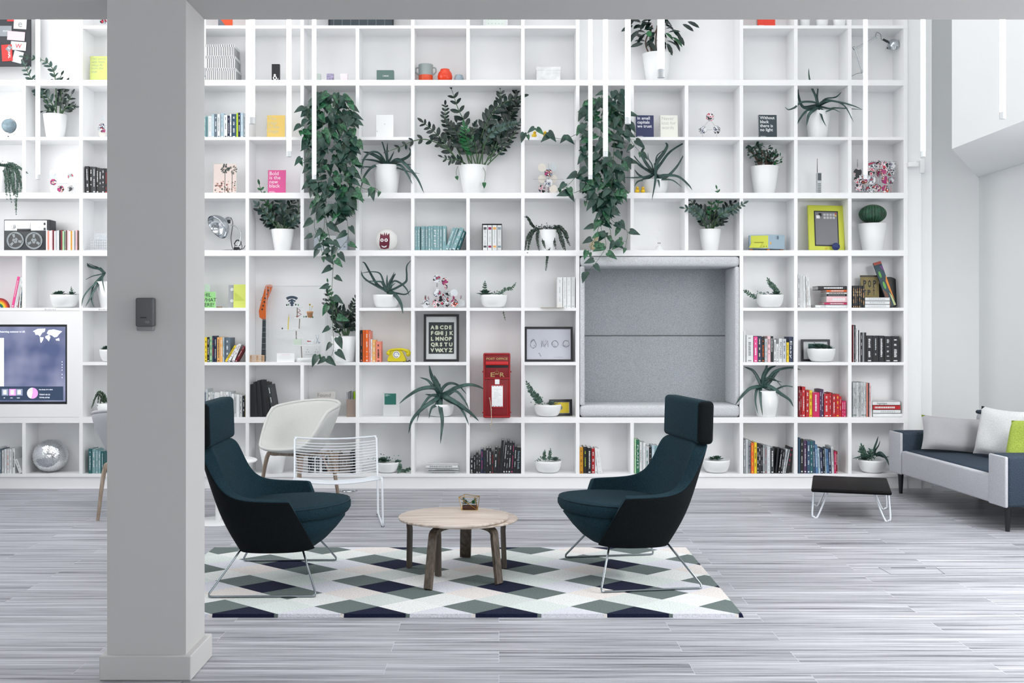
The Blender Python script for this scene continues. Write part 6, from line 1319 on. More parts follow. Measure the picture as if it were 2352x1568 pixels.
# behind the wire chair
g = lambda x, y, d=.1: at('T', x, y, d)
def crate(x0, x1, yt, label, col, sign=None):
    t = thing('magazine_crate', label, 'crate', (g(x0, 0).x, DS + .06, zt(8))); a, c = g(x0, 830, .06), g(x1, yt, .06); b = MB(); zb_ = zt(8) + .0005
    b.box(a.x, c.x, DS + .06, DS + .068, zb_, c.z); b.box(a.x, a.x + .008, DS + .068, DS + .2, zb_, c.z); b.box(c.x - .008, c.x, DS + .068, DS + .2, zb_, c.z); b.box(a.x, c.x, DS + .068, DS + .2, zb_, zb_ + .008); b.build('box', mt(col, .7, noise=.1, scale=20), t)
    if sign: sign(t, a.x, c.x, zb_, c.z)
def prt(t, x0, x1, z0, z1):
    b = MB(); cx = (x0 + x1) / 2; b.tube([(cx + .018 * math.cos(a), DS + .0595, (z0 + z1) / 2 + .028 * math.sin(a)) for a in [k * PI / 7 for k in range(14)]], .005, 5, True, flat=.3); b.build('printed_shape', mt('#cfccc8'), t)
crate(905, 1005, 640, 'brown card holder behind the wire chair, with a white diamond print', '#8b7d70', prt); crate(1012, 1125, 655, 'darker card holder behind the wire chair, with a white oval print', '#6c6560', prt)
books('T', 8, 'between the card holders behind the wire chair', 'dark magazines behind the wire chair', '1128 1140 630 k w 0|1142 1155 625 d w 0', name='magazine', cat='magazine', noun='magazine', dy=.05)
t = thing('bent_wood_rack', 'bent wooden frame rack holding dark books behind the wire chair', 'rack', (g(730, 0).x, DS + .04, zt(8)))
P = [g(612, 0, .04), g(625, 650, .04), g(650, 635, .04), g(800, 640, .04), g(830, 665, .04), g(905, 0, .04)]; P[0].z = P[-1].z = zt(8) + .012
MB().tube(smooth(P[:2], 2)[:-1] + smooth(P[1:5], 4) + [P[-1]], .0095, 8).build('bent_frame', mt('#a08c84', .6), t)
books('T', 8, 'inside the bent wooden rack behind the wire chair', 'dark books in the bent rack', '680 712 690 k w 0|714 742 690 k l 0|745 765 690 w k 0|768 800 695 d w 0|802 830 700 w l 0|832 868 690 k w 0', dy=.08)
c = g(770, 118, .06); t = thing('dark_bowl', 'dark shallow bowl showing above the shell chair rim', 'bowl', (xs(734, .06), DS + .06, zt(7))); MB().lathe([(0, 0), (.03, 0), (.035, .01), (.058, .118), (.06, .122), (.054, .122), (.03, .05), (0, .045)], t.location + Vector((0, 0, .0005))).build('body', mt('#23282c', .4), t)
# ================================================================== plants
def pts3(v, s, dyc, dd, close=False):
    P = [tuple(float(q) for q in a.split(',')) for a in s.split()]; n = len(P)
    e = 1.3
    if dd <= -.09: dd = min(dd, -(dyc + .045)); e = .5
    return [at(v, x, y, dyc + dd * (i / (n - 1)) ** e) for i, (x, y) in enumerate(P)]
def aloe(root, v, crown, leaves, dyc=.12, mat=L_ALOE, seed=1, wk=1.0):
    """leaves: 'x,y x,y ...; width; forward shift' from the crown outwards"""
    r = random.Random(seed)
    for s in leaves.strip().split('\n'):
        a, w, dd = s.split(';'); w = float(w) * wk; dd = float(dd)
        cc = f'{crown[0] + r.uniform(-8, 8):.1f},{crown[1] + r.uniform(-3, 6):.1f} '
        P = smooth(pts3(v, cc + a.strip(), dyc, dd), 5)
        b = MB(); nr = Vector((r.uniform(-.5, .5), -1, .35 + r.uniform(-.2, .4))); b.strap(P, w / V[v][2] * K_, .16, nr)
        b.build('leaf', mat, root)
def frond(b, P, L, Wd, sp, r, start=.25, kind='oval', mi=0, sr=.0035, stem_mi=1, both=True, flat=.0):
    """stem along P with leaflets on both sides"""
    n = len(P); b.tube(P, [sr * (1 - .7 * i / (n - 1)) + .0006 for i in range(n)], 6, mi=stem_mi)
    ln_ = [0]
    for i in range(1, n): ln_.append(ln_[-1] + (P[i] - P[i - 1]).length)
    T = ln_[-1]; s = T * start; side = 1
    while s < T * .985:
        i = max(k for k in range(n) if ln_[k] <= s); i = min(i, n - 2); q = (s - ln_[i]) / max(1e-6, ln_[i + 1] - ln_[i]); p = P[i].lerp(P[i + 1], q); t = (P[i + 1] - P[i]).normalized()
        for sg in ((1, -1) if both else (side,)):
            yv = Vector((0, -1, 0)); sd = t.cross(yv); sd = sd.normalized() if sd.length > .1 else Vector((1, 0, 0))
            d = t * r.uniform(.55, .95) + sd * sg * r.uniform(.7, 1) + yv * r.uniform(-.35, .55)
            k = 1 - .45 * max(0, s / T - .6) / .4
            b.leaf(p, d, yv + sd * r.uniform(-.6, .6) + Vector((0, 0, r.uniform(-.2, .7))), L * k * r.uniform(.8, 1.1), Wd * k, kind, r.uniform(0, .3), mi)
        s += sp * (r.uniform(.8, 1.2)); side = -side
    b.leaf(P[-1], (P[-1] - P[-2]), (0, -1, .3), L * .8, Wd * .7, kind, .1, mi)
def zz(root, v, fronds, seed=1, dyc=.12, mats=None):
    """fronds: 'pts ; leaflet length ; spacing ; forward shift ; material index'"""
    r = random.Random(seed)
    for s in fronds.strip().split('\n'):
        f = s.split(';'); L, sp, dd = float(f[1]), float(f[2]), float(f[3]); mi = int(f[4]) if len(f) > 4 else 0; st = float(f[5]) if len(f) > 5 else .28; k = K_ / V[v][2]
        P = smooth(pts3(v, f[0].strip(), dyc, dd), 5); b = MB()
        frond(b, P, L * k, L * k * .46, sp * 1.3 * k, r, st, 'oval', mi if mi != 9 else 0, .0055)
        b.build('stem', mats or [L_ZZ, STEM, L_ZZ2, L_BRIGHT], root)
PL = 'potted plant'
def plant(name, label, row, cx, wt, wb, yt, dy=.12, prof=None, group=None): return pot_at(name, row, cx, wt, wb, yt, label, PL, dy, group, prof=prof)
# --- aloes
t = plant('potted_aloe', 'aloe in a tapered white planter, between thick ivy and the tall plant', 3, 889, 64, 46, 381)
aloe(t, 'D', (1462, 1290), '''1450,1200 1420,1100 1382,1022; 17; -.06
1462,1200 1466,1115; 24; .0
1400,1235 1330,1200 1270,1187; 40; .03
1400,1200 1330,1195 1275,1260 1256,1380; 30; -.12
1380,1260 1320,1250 1252,1248; 22; .05
1380,1310 1310,1306 1242,1306; 20; -.05
1360,1300 1290,1370 1252,1485; 30; -.14
1540,1265 1620,1230 1648,1190 1630,1150; 34; .02
1560,1265 1610,1285 1650,1288; 22; .04
1540,1245 1620,1300 1700,1400 1752,1512; 40; -.16
1560,1290 1620,1360 1660,1440; 26; -.14
1560,1320 1640,1345 1720,1360; 18; -.12
1490,1240 1520,1180; 24; -.02''', seed=2)
t = plant('potted_aloe', 'sprawling aloe in a tapered white planter on the second-last column near the beam', 2, 1878, 58, 40, 258)
aloe(t, 'M', (92, 830), '''75,760 40,680 22,600 18,535; 24; -.02
85,760 90,700 90,640; 18; .0
-20,840 -60,760 -72,640; 46; .02
60,800 -40,800 -90,840 -140,858 -168,836; 22; -.10
70,850 20,900 0,990; 40; -.12
60,860 0,870 -50,930 -80,990; 26; -.08
110,880 130,940 156,990; 26; -.13
150,775 230,760 278,718; 22; -.05
160,790 260,800 360,825 440,858; 30; -.14
200,790 300,830 370,955; 18; -.12
180,850 220,845 300,848 440,858; 20; -.08
150,870 210,855 268,880; 18; -.1
120,800 170,782 240,790; 26; -.04''', seed=3)
t = plant('aloe_bowl', 'spiky aloe in a round white bowl with two rubber ducks beside it', 3, 1505, 58, 38, 414, prof='bowl')
aloe(t, 'J', (420, 1360), '''350,1270 320,1200 336,1150 318,1115; 30; .02
400,1290 372,1240 368,1195; 16; .0
440,1270 490,1200 520,1140 500,1110; 38; .02
470,1280 540,1190 640,1125 655,1130; 30; -.02
430,1290 440,1220 500,1170; 18; .02
370,1335 300,1290 262,1250; 40; .02
370,1340 300,1270 240,1200 200,1190; 16; -.06
360,1395 300,1370 262,1325; 28; .03
500,1390 590,1310 655,1200; 30; -.04
480,1370 600,1380 680,1440 716,1488; 40; -.14
470,1400 560,1410 636,1465; 22; -.12
350,1400 290,1420 262,1460; 20; -.02
340,1385 260,1390 180,1388; 22; -.12
425,1290 430,1330 425,1420 400,1567; 40; -.16
450,1410 460,1470; 22; -.13''', seed=4)
t = plant('aloe_bowl', 'aloe with long twisting leaves in a white bowl, above the telephone', 5, 887, 61, 36, 677, prof='bowl')
aloe(t, 'E', (1530, 820), '''1528,740 1530,678; 22; .0
1545,750 1570,700 1590,655; 24; -.02
1560,740 1585,690 1600,670; 24; -.01
1500,740 1470,670 1400,655 1310,668; 18; -.04
1490,745 1440,735 1345,730; 26; -.06
1440,770 1345,710 1312,640 1308,555; 20; .02
1450,760 1400,680 1350,590 1325,575; 26; .05
1600,790 1680,740 1690,690 1690,610 1730,558; 24; .04
1580,735 1640,750 1690,800 1710,850; 22; -.08
1600,830 1680,840 1730,800; 22; .06
1590,840 1640,910 1660,1000; 44; -.15
1560,790 1570,770 1600,745; 20; -.04''', seed=5)
t = plant('aloe_bowl', 'large aloe with drooping leaves in a white bowl below the alphabet poster', 7, 1012, 62, 38, 927, prof='bowl', dy=.10)
aloe(t, 'I', (380, 295), '''350,220 310,140 292,60; 46; -.02
370,230 350,180 330,138; 30; .02
378,240 378,205; 20; .0
330,235 280,180 218,158; 34; -.02
400,240 450,205 520,220 585,290; 30; .04
440,275 500,240 600,215 680,230 732,258; 40; -.13
430,300 500,265 570,340 605,410; 30; -.10
330,240 220,250 120,310 58,365; 40; -.14
330,300 260,290; 30; .03
310,300 260,350 220,420 195,510; 26; -.13
330,340 240,400 160,490 130,598; 44; -.17
350,370 310,400 290,480; 30; -.14
380,400 395,500 380,678; 46; -.18
440,320 540,380 620,440 682,500; 48; -.17
440,340 520,380 570,450 605,535; 28; -.15''', seed=6, dyc=.08)
t = plant('potted_aloe', 'aloe in a tapered white planter, directly beside the alcove', 7, 1760, 62, 43, 896, dy=.10)
aloe(t, 'O', (212, 235), '''190,190 140,110 66,78; 40; .02
225,150 250,90 252,30; 36; -.04
240,140 280,90 330,70; 36; .02
270,170 330,110 450,85 535,105; 30; -.08
270,210 330,130 380,85; 34; .01
250,180 320,190 380,205; 18; -.04
260,165 330,190 390,265; 16; -.06
300,270 400,235 510,250; 22; -.06
280,240 370,300 440,350 470,405; 38; -.14
180,240 110,260 40,330 -5,390; 40; -.15
170,270 160,360 180,460; 28; -.13
200,280 205,380 220,478; 30; -.14''', seed=7, dyc=.09)
t = plant('potted_aloe', 'aloe in a white planter half hidden behind the pillar, above the screen level', 5, 255, 66, 44, 647)
aloe(t, 'R', (1575, 960), '''1500,900 1400,880 1320,840 1275,770 1278,700; 50; -.04
1480,880 1400,850 1310,805; 20; .02
1530,900 1500,870; 20; 0
1480,985 1380,1010 1255,1075; 24; -.06
1545,1000 1540,1080 1572,1250; 34; -.12
1480,1080 1340,1200 1250,1330 1225,1465; 50; -.14
1500,1080 1400,1250 1330,1380 1280,1465; 50; -.13
1420,1120 1370,1300 1390,1420 1420,1475; 34; -.13''', seed=8)
# --- zz plants
t = plant('potted_zz_plant', 'huge dark zamioculcas in a tapered white planter spanning the double-height cell', 3, 1086, 65, 44, 381)
zz(t, 'G', '''470,1290 360,1160 220,1095 110,1100 0,1150 -88,1180; 62; 52; -.14; 0; .35
560,1290 520,1010 450,850 400,700; 82; 48; -.05; 0; .4
500,1290 370,1000 350,920 350,825; 62; 26; .04; 0; .4
470,1290 330,1100 240,1010 180,960; 78; 34; -.06
600,1290 640,1050 720,880 820,800 935,760; 92; 34; -.06; 0; .35
620,1290 680,1000 780,800 780,700; 78; 30; -.02
650,1290 800,1100 870,900 925,790; 84; 32; .02
680,1290 820,1150 900,1030 935,950; 50; 30; .02
560,1290 480,1130 440,1040 390,980; 92; 22; -.04
540,1290 500,1150 470,1080 440,960; 80; 24; .03
520,1290 450,1250 380,1250 330,1230; 55; 30; -.10
610,1290 680,1080 760,1010 910,965; 62; 16; -.05; 2; .35
600,1290 590,1150 560,1050 580,985; 70; 24; -.08
640,1290 640,1150 620,1050 600,1000; 84; 24; .04
660,1290 720,1150 740,1080 760,1040; 70; 24; .06
590,1290 560,1200 520,1100 500,1000; 80; 22; -.07; 3
700,1260 800,1000 860,860 900,720; 90; 30; .05''', seed=11)
b = MB(); P = smooth([at('G', 640, 1300, .05), at('G', 662, 1350, .03), at('G', 655, 1430, .03)]); b.tube(P, .0018, 6, mi=1); b.leaf(P[-1], (0, 0, -1), (0, -1, 0), .05, .035, 'heart', .1); b.build('trailing_shoot', [L_BRIGHT, STEM], t); b = MB(); P = smooth([at('G', 450, 1300, .05), at('G', 435, 1340, .04), at('G', 438, 1380, .03)]); b.tube(P, .0018, 6, mi=1); b.leaf(P[-1], (.3, 0, -1), (0, -1, 0), .035, .03, 'heart', .1); b.build('trailing_shoot', [L_BRIGHT, STEM], t)
t = plant('potted_zz_plant', 'dark zamioculcas in a white planter beside the chrome spotlight', 4, 649, 52, 36, 527)
zz(t, 'E', '''650,310 600,200 540,100 500,0 485,-55; 62; 34; -.04; 3; .45
640,310 590,250 520,160 470,110; 70; 30; -.08; 2
660,310 610,240 560,190 490,160; 78; 28; -.02
670,310 640,240 590,170 560,90; 74; 30; .02
680,310 680,200 660,120 640,40; 80; 26; .0; 2; .4
690,310 700,220 720,140 760,80; 78; 26; .0
700,310 760,240 800,170 800,90; 54; 34; -.04
690,310 740,250 790,210; 70; 26; -.06; 2
650,310 600,270 530,240; 72; 26; .03
720,310 760,280 800,262; 44; 28; -.02
680,310 690,260 680,200; 74; 20; -.05''', seed=12)
t = plant('potted_zz_plant', 'dark zamioculcas in a white planter above the end of the alcove', 4, 1631, 51, 35, 527)
zz(t, 'K', '''1090,310 1040,200 980,120 945,65; 66; 30; -.02; 0; .4
1080,310 1040,210 970,150 900,135; 62; 24; -.10; 2; .4
1100,310 1110,200 1120,120 1115,70; 60; 30; .02; 3; .35
1110,310 1150,180 1180,80 1175,20 1165,-20; 48; 36; -.04; 3; .5
1130,310 1180,200 1290,150 1380,100; 62; 22; -.10; 2; .4
1120,310 1180,230 1260,120 1300,90; 74; 26; .0
1090,310 1060,250 1030,200; 70; 22; -.03
1120,310 1150,240 1200,190; 80; 22; .03; 2
1100,310 1100,240 1080,170 1030,130; 78; 24; .04
1130,310 1160,260 1210,250; 60; 26; -.03''', seed=13)
t = plant('potted_zz_plant', 'dark upright zamioculcas in a white planter beside the clear display case', 6, 791, 60, 44, 772)
zz(t, 'S', '''1370,1000 1260,780 1180,600 1110,450 1090,330; 150; 60; -.02; 0; .2
1350,1000 1240,720 1150,550 1070,500; 130; 50; .03; 0; .3
1390,1000 1330,760 1290,640 1200,500; 170; 46; .02
1400,1000 1420,760 1480,560 1555,380; 110; 44; -.03
1400,1000 1450,860 1500,800 1545,700; 140; 60; .03; 0; .35
1380,1000 1360,850 1330,720 1340,600; 160; 50; -.05
1420,1000 1470,880 1555,870; 110; 60; .0; 0; .4
1300,1000 1240,900 1200,880; 90; 60; -.06
1370,1000 1260,700 1180,420 1110,240 1090,130; 90; 60; -.06; 3; .6
1400,1000 1450,700 1500,640 1550,600; 120; 50; .05''', seed=14)
t = plant('potted_zz_plant', 'zamioculcas with arching stems in a white planter beside the lone light tube', 2, 127, 53, 38, 264)
zz(t, 'A', '''430,900 350,780 280,680 230,590 190,510; 66; 34; -.06; 2; .4
440,900 440,750 430,600 400,520 330,470 190,445; 56; 34; -.08; 2; .35
470,900 480,700 470,620 480,590; 60; 36; .02
450,900 400,800 350,730 340,700; 74; 30; .0; 2
470,900 530,800 560,740; 66; 34; -.02
480,900 470,800 500,700 520,650; 64; 32; .03
440,900 390,860 340,870; 52; 30; -.03
480,900 520,840 580,835; 62; 30; -.04''', seed=15)
# ficus at the top
t = plant('potted_ficus', 'leafy rubber plant in a white planter on the top ledge, behind the thickest tube', 1, 1508, 66, 46, 125)
r = random.Random(21); b = MB()
for x in (380, 400, 420, 440): b.tube(smooth([at('J', x, 430, .12), at('J', x - 20 + r.uniform(-15, 15), 330, .12), at('J', x + r.uniform(-60, 60), 200, .12)]), .006, 7)
b.build('trunk', BARK, t)
b = MB()
for i in range(95):
    a = r.uniform(0, 2 * PI); el = r.uniform(-.3, 1.1); c = at('J', 420 + 150 * r.uniform(-1, 1), r.uniform(-160, 330), .12); d = Vector((math.copysign(r.uniform(.3, 1), c.x - at('J', 430, 0, .12).x), r.uniform(-.9, .1), r.uniform(-.9, .4)))
    if abs(c.x - at('J', 430, 0, .12).x) > .13 and r.random() < .4: d.z -= .6
    b.leaf(c, d, (r.uniform(-.3, .3), -.7, .9), r.uniform(.07, .12), r.uniform(.035, .05), 'oval', .25, 0 if r.random() < .85 else 1)
for x, y, dx, dz in ((560, 230, .8, -.75), (600, 270, .6, -.9), (640, 190, .9, -.5), (300, 240, -.8, -.7), (265, 260, -.6, -.9), (250, 200, -.9, -.4), (520, 340, .4, -.9), (330, 340, -.9, -.2), (390, 330, .5, -.9), (680, 170, .9, -.4)):
    b.leaf(at('J', x, y, .08), (dx, -.2, dz), (0, -.9, .4), .11, .04, 'oval', .2)
b.leaf(at('J', 380, 240, .02), (-.1, -.1, -1), (0, -1, .1), .055, .05, 'oval', 0, 1)
b.build('foliage', [L_ZZ, L_BRIGHT], t)
# jade
t = plant('potted_jade_plant', 'jade plant with thick branching stems in a white planter', 3, 1756, 65, 46, 383)
r = random.Random(22); b = MB(); tips = []
for s in ('1245,1300 1210,1230 1180,1190 1150,1170', '1245,1300 1230,1220 1200,1160', '1290,1300 1290,1230 1250,1170 1235,1140', '1290,1300 1310,1240 1300,1170', '1330,1300 1350,1250 1390,1220', '1320,1300 1330,1270 1385,1280', '1300,1300 1330,1220 1360,1200', '1250,1300 1260,1250 1260,1190'):
    P = smooth(pts3('J', s, .12, r.uniform(-.05, .05)), 4); b.tube(P, [.011 - .008 * i / len(P) for i in range(len(P))], 7); tips += P[-7:]
b.build('branch', BARK, t); b = MB()
for i in range(260):
    c = r.choice(tips) + Vector((r.gauss(0, .016), r.gauss(0, .016), r.gauss(0, .014))); d = Vector((r.uniform(-1, 1), r.uniform(-1, .3), r.uniform(-.3, 1)))
    b.leaf(c, d, (r.uniform(-1, 1), -1, 1), r.uniform(.022, .034), .019, 'oval', -.1, 1 if c.x > at('J', 1340, 0, .12).x and r.random() < .5 else 0)
b.build('foliage', [leafmat('#2a463c', '#48655a', 'jade_leaf'), L_BRIGHT], t)
# cactus
t = plant('potted_cactus', 'round ribbed barrel cactus in a white planter at the end column', 4, 2004, 65, 44, 514)
c = at('N', 1173, 192, .12); Rx = 110 / 3.733 * K_; Rz = 82 / 3.733 * K_; b = MB(); vs = []; fs = []; ns, nr = 96, 20
for i in range(nr + 1):
    p = PI * i / nr
    for k in range(ns): a = 2 * PI * k / ns; q = 1 + .055 * math.cos(a * 24) * math.sin(p); vs.append((c.x + Rx * q * math.sin(p) * math.cos(a), c.y + Rx * q * math.sin(p) * math.sin(a), c.z - Rz * math.cos(p)))
for i in range(nr):
    for k in range(ns): fs.append((i * ns + k, i * ns + (k + 1) % ns, (i + 1) * ns + (k + 1) % ns, (i + 1) * ns + k))
b.add(vs, fs, 0, True); b.build('cactus_body', leafmat('#173d2c', '#245a40', 'cactus_skin', .5), t)
b = MB()
for k in range(24):
    a = 2 * PI * k / 24
    if math.sin(a) > .35: continue
    for i in range(2, 19):
        p = PI * i / 20; q = 1.06; b.ball((c.x + Rx * q * math.sin(p) * math.cos(a), c.y + Rx * q * math.sin(p) * math.sin(a), c.z + Rz * 1.01 * math.cos(p)), .0016, seg=5, rings=3)
b.build('spine_cluster', mt('#c9ccb8', .8), t); t.children[-1]['kind'] = 'stuff'
# --- succulent bowls
def succ(label, row, cx, w, yt, items, seed, dy=.10, name='succulent_bowl'):
    t = pot_at(name, row, cx, w, w * .55, yt, label, PL, dy, 'white bowls of small succulents', prof='bowl'); r = random.Random(seed); D = DS + dy; zb = zs(yt, dy); k = D / F
    for it in items:
        kind, x = it[0], xs(it[1], dy); b = MB()
        if kind == 'ros': rosette(b, (x, D, zb - .004), it[2] * k, 14, 4, .95, .42, 0, r); nm = 'rosette'
        elif kind == 'spike': rosette(b, (x, D, zb - .004), it[2] * k, 12, 5, 1.0, .22, 0, r, 'lance'); nm = 'rosette'
        elif kind == 'stem':
            P = smooth([Vector((xs(px, dy - .02 * i), D - .02 * i, zs(py, dy - .02 * i))) for i, (px, py) in enumerate(it[2])], 5); b.tube(P, .0022, 5, mi=1); nm = 'stem'
            sp = it[4] if len(it) > 4 else 6
            frond(b, P, it[3] * k, it[3] * k * .5, sp * k, r, .08, 'oval', 0, .002)
        elif kind == 'bush':
            nm = 'foliage'
            for i in range(it[4]): c = Vector((x + r.gauss(0, it[2] * .42) * k, D + r.gauss(0, .02), zb + abs(r.gauss(0, it[3] * .45)) * k)); b.leaf(c, (r.uniform(-1, 1), r.uniform(-1, .2), r.uniform(-.2, 1)), (0, -1, 1), r.uniform(.010, .02), .009, 'oval', .1)
        m = [L_SUCC, STEM] if (len(it) < 6 or not it[5]) else [it[5], STEM]
        b.build(nm, m, t)
    return t
succ('white bowl with two grey-green succulents, above the screen', 5, 148, 62, 677, [('ros', 138, 18), ('ros', 128, 12), ('spike', 165, 18), ('stem', 0, [(164, 678), (165, 668), (164, 661)], 5)], 31)
succ('white bowl of trailing succulents, between the disc figure and the white volumes', 5, 1134, 62, 677, [('ros', 1114, 22), ('spike', 1113, 12), ('bush', 1146, 24, 10, 50), ('stem', 0, [(1113, 677), (1114, 660), (1114, 650)], 8), ('stem', 0, [(1146, 676), (1160, 664), (1175, 662), (1183, 652)], 6, 4), ('stem', 0, [(1152, 680), (1154, 700), (1157, 720), (1160, 733)], 4, 6)], 32)
succ('white bowl with a leaning succulent branch, in the cell beside the alcove top', 5, 1768, 62, 677, [('bush', 1752, 26, 6, 36), ('stem', 0, [(1790, 677), (1778, 660), (1768, 650), (1764, 642)], 9, 4), ('ros', 1782, 16), ('stem', 0, [(1742, 680), (1728, 680), (1718, 672), (1710, 668)], 8, 5)], 33)
succ('white bowl of dark rosettes before the framed print', 6, 1886, 63, 800, [('ros', 1878, 22), ('ros', 1893, 18), ('spike', 1905, 14), ('bush', 1880, 30, 12, 40)], 34)
succ('white bowl with an upright leafy stem, beside the small yellow picture', 7, 1258, 62, 928, [('stem', 0, [(1240, 928), (1228, 910), (1216, 890), (1211, 880)], 10, 5), ('stem', 0, [(1242, 927), (1236, 915), (1226, 905)], 10, 4), ('bush', 1238, 14, 12, 30), ('ros', 1268, 16, 0, 0, leafmat('#6d8580', '#9db0aa', 'frosted_rosette', .6)), ('spike', 1264, 14)], 35)
succ('white bowl of green succulents alone in a bottom cell', 8, 1259, 61, 1057, [('stem', 0, [(1250, 1057), (1250, 1045), (1251, 1036)], 6, 3), ('stem', 0, [(1262, 1057), (1263, 1045), (1264, 1033)], 6, 3), ('ros', 1275, 15, 0, 0, leafmat('#5d7570', '#8da09a', 'frosted_rosette2', .6)), ('bush', 1250, 22, 8, 40), ('stem', 0, [(1236, 1058), (1232, 1060), (1236, 1063)], 6)], 36)
succ('white bowl with a succulent, partly behind the teal chair back', 8, 1645, 62, 1055, [('ros', 1647, 17), ('spike', 1634, 14), ('bush', 1640, 16, 5, 20)], 37)
succ('white bowl of frosted succulents and one curved aloe, beside the sofa end', 8, 2004, 62, 1055, [('stem', 0, [(1990, 1055), (1982, 1038), (1979, 1025)], 12, 4), ('stem', 0, [(1998, 1055), (2000, 1040), (1998, 1034)], 11, 4), ('spike', 1986, 22), ('bush', 1990, 26, 10, 40)], 38)
aloe([o for o in bpy.data.objects if o.get('label', '').startswith('white bowl of frosted')][0], 'O', (1140, 800), '''1130,750 1150,690 1162,645; 22; -.02
1140,760 1165,720 1178,680; 18; .0
1180,780 1230,830 1250,885; 30; -.10
1170,800 1210,815 1252,812; 22; -.06
1080,800 1000,815 955,828; 18; -.06
1160,790 1200,800 1240,850; 24; -.08''', seed=9, dyc=.10)
t = succ('white bowl of bright rosette and trailing succulents, beside the wire chair', 8, 890, 55, 1060, [('bush', 884, 30, 14, 70), ('spike', 882, 14, 0, 0, L_BRIGHT), ('stem', 0, [(905, 1060), (916, 1062), (918, 1075), (915, 1083)], 9, 3), ('stem', 0, [(915, 1078), (928, 1082), (938, 1078), (944, 1074)], 7, 4), ('ros', 880, 20)], 39)
succ('small white bowl with succulents half hidden behind the pillar', 6, 258, 56, 802, [('ros', 246, 16), ('spike', 240, 12)], 40)
t = pot_at('potted_trailing_plant', 7, 250, 56, 40, 925, 'white pot with fine trailing leaves, half hidden by the pillar below the screen', PL, .08)
r = random.Random(41)
for s in ('238,925 228,905 218,915 211,935', '240,925 232,900 222,905 214,930', '242,925 236,902 228,906 224,930', '246,925 240,906 232,918 230,938'):
    b = MB(); frond(b, smooth(pts3('Z', s, .06, -.05), 4), .012, .009, .009, r, .05); b.build('trailing_stem', [L_ZZ, STEM], t)
# plain planter behind shell chair
t = pot_at('planter', 8, 628, 64, 44, 1027, 'empty-looking white planter with a dark leaning disc, behind the shell chair leg', 'planter', .08)
t = thing('dark_disc', 'dark round plant or disc showing behind the shell chair seat', 'ornament', (xs(612, .2), DS + .2, zt(8))); b = MB(); b.M = Matrix.Translation(at('Z', 622, 1002, .17)) @ Matrix.Diagonal((.55, 1, 1, 1)); b.disc((0, 0, 0), .12, 32, 0, 'y', .01); b.build('disc', mt('#161b20', .6), t); b = MB(); b.tube([at('Z', 622, 1030, .18), Vector((xs(622, .2), DS + .2, zt(8) + .001))], .006, 8); b.build('stand', mt('#161b20', .6), t)
# --- string-of-pearls style plants
def trailing(label, row, cx, wt, wb, yt, strands, seed, mats, dy=.10, cat=PL):
    t = pot_at('potted_trailing_plant', row, cx, wt, wb, yt, label, cat, dy); r = random.Random(seed)
    for s in strands:
        P = smooth([Vector((xs(x, dy - .10 * min(1, i / 3)), DS + dy - .10 * min(1, i / 3), zs(y, dy - .10 * min(1, i / 3)))) for i, (x, y) in enumerate(s)], 5); b = MB()
        frond(b, P, .017, .013, .0105, r, .02, 'oval', 0, .0012); b.build('trailing_stem', mats, t)
    b = MB()
    for i in range(130): b.leaf(Vector((xs(cx + r.gauss(0, wt * .3), dy), DS + dy + r.uniform(-.06, .05), zs(yt - abs(r.gauss(0, 5)), dy))), (r.uniform(-1, 1), -.5, r.uniform(-.6, .8)), (0, -1, 1), .013, .010)
    b.build('foliage', mats, t)
trailing('white pot of small-leaved trailing plant with one long strand, beside the slipcase', 4, 1258, 42, 34, 528,
         [[(1240, 528), (1225, 520), (1212, 500), (1206, 498)], [(1240, 526), (1222, 530), (1212, 545), (1206, 572)], [(1245, 526), (1228, 530), (1218, 548), (1212, 578)], [(1248, 526), (1236, 532), (1234, 550), (1238, 572)], [(1255, 526), (1250, 540), (1248, 556), (1252, 568)],
          [(1258, 524), (1260, 540), (1258, 580), (1254, 618)], [(1262, 524), (1262, 545), (1260, 575), (1256, 600)], [(1265, 524), (1270, 540), (1276, 568)], [(1270, 524), (1284, 528), (1292, 550), (1298, 572)], [(1272, 524), (1290, 526), (1300, 545), (1308, 562)], [(1272, 522), (1286, 520), (1300, 535), (1305, 545)], [(1268, 524), (1282, 532), (1288, 552), (1294, 570)]], 51, [L_ZZ, STEM])
trailing('white pot of small-leaved trailing plant at the picture edge, above the tape recorder', 3, 0, 44, 34, 385,
         [[(-4, 385), (4, 378), (12, 400), (14, 430), (16, 455)], [(0, 384), (14, 380), (20, 405), (22, 440), (26, 462)], [(4, 384), (22, 380), (30, 400), (32, 430), (36, 460), (37, 490)], [(6, 384), (26, 382), (38, 396), (40, 430), (38, 466)], [(8, 384), (30, 380), (44, 400), (48, 425), (46, 440)], [(8, 382), (26, 376), (46, 386), (62, 397)], [(8, 384), (30, 384), (44, 410), (50, 430)], [(-10, 385), (-6, 400), (-4, 440)], [(2, 384), (16, 384), (26, 410), (30, 440), (33, 452)]], 52, [L_POTHOS, STEM])
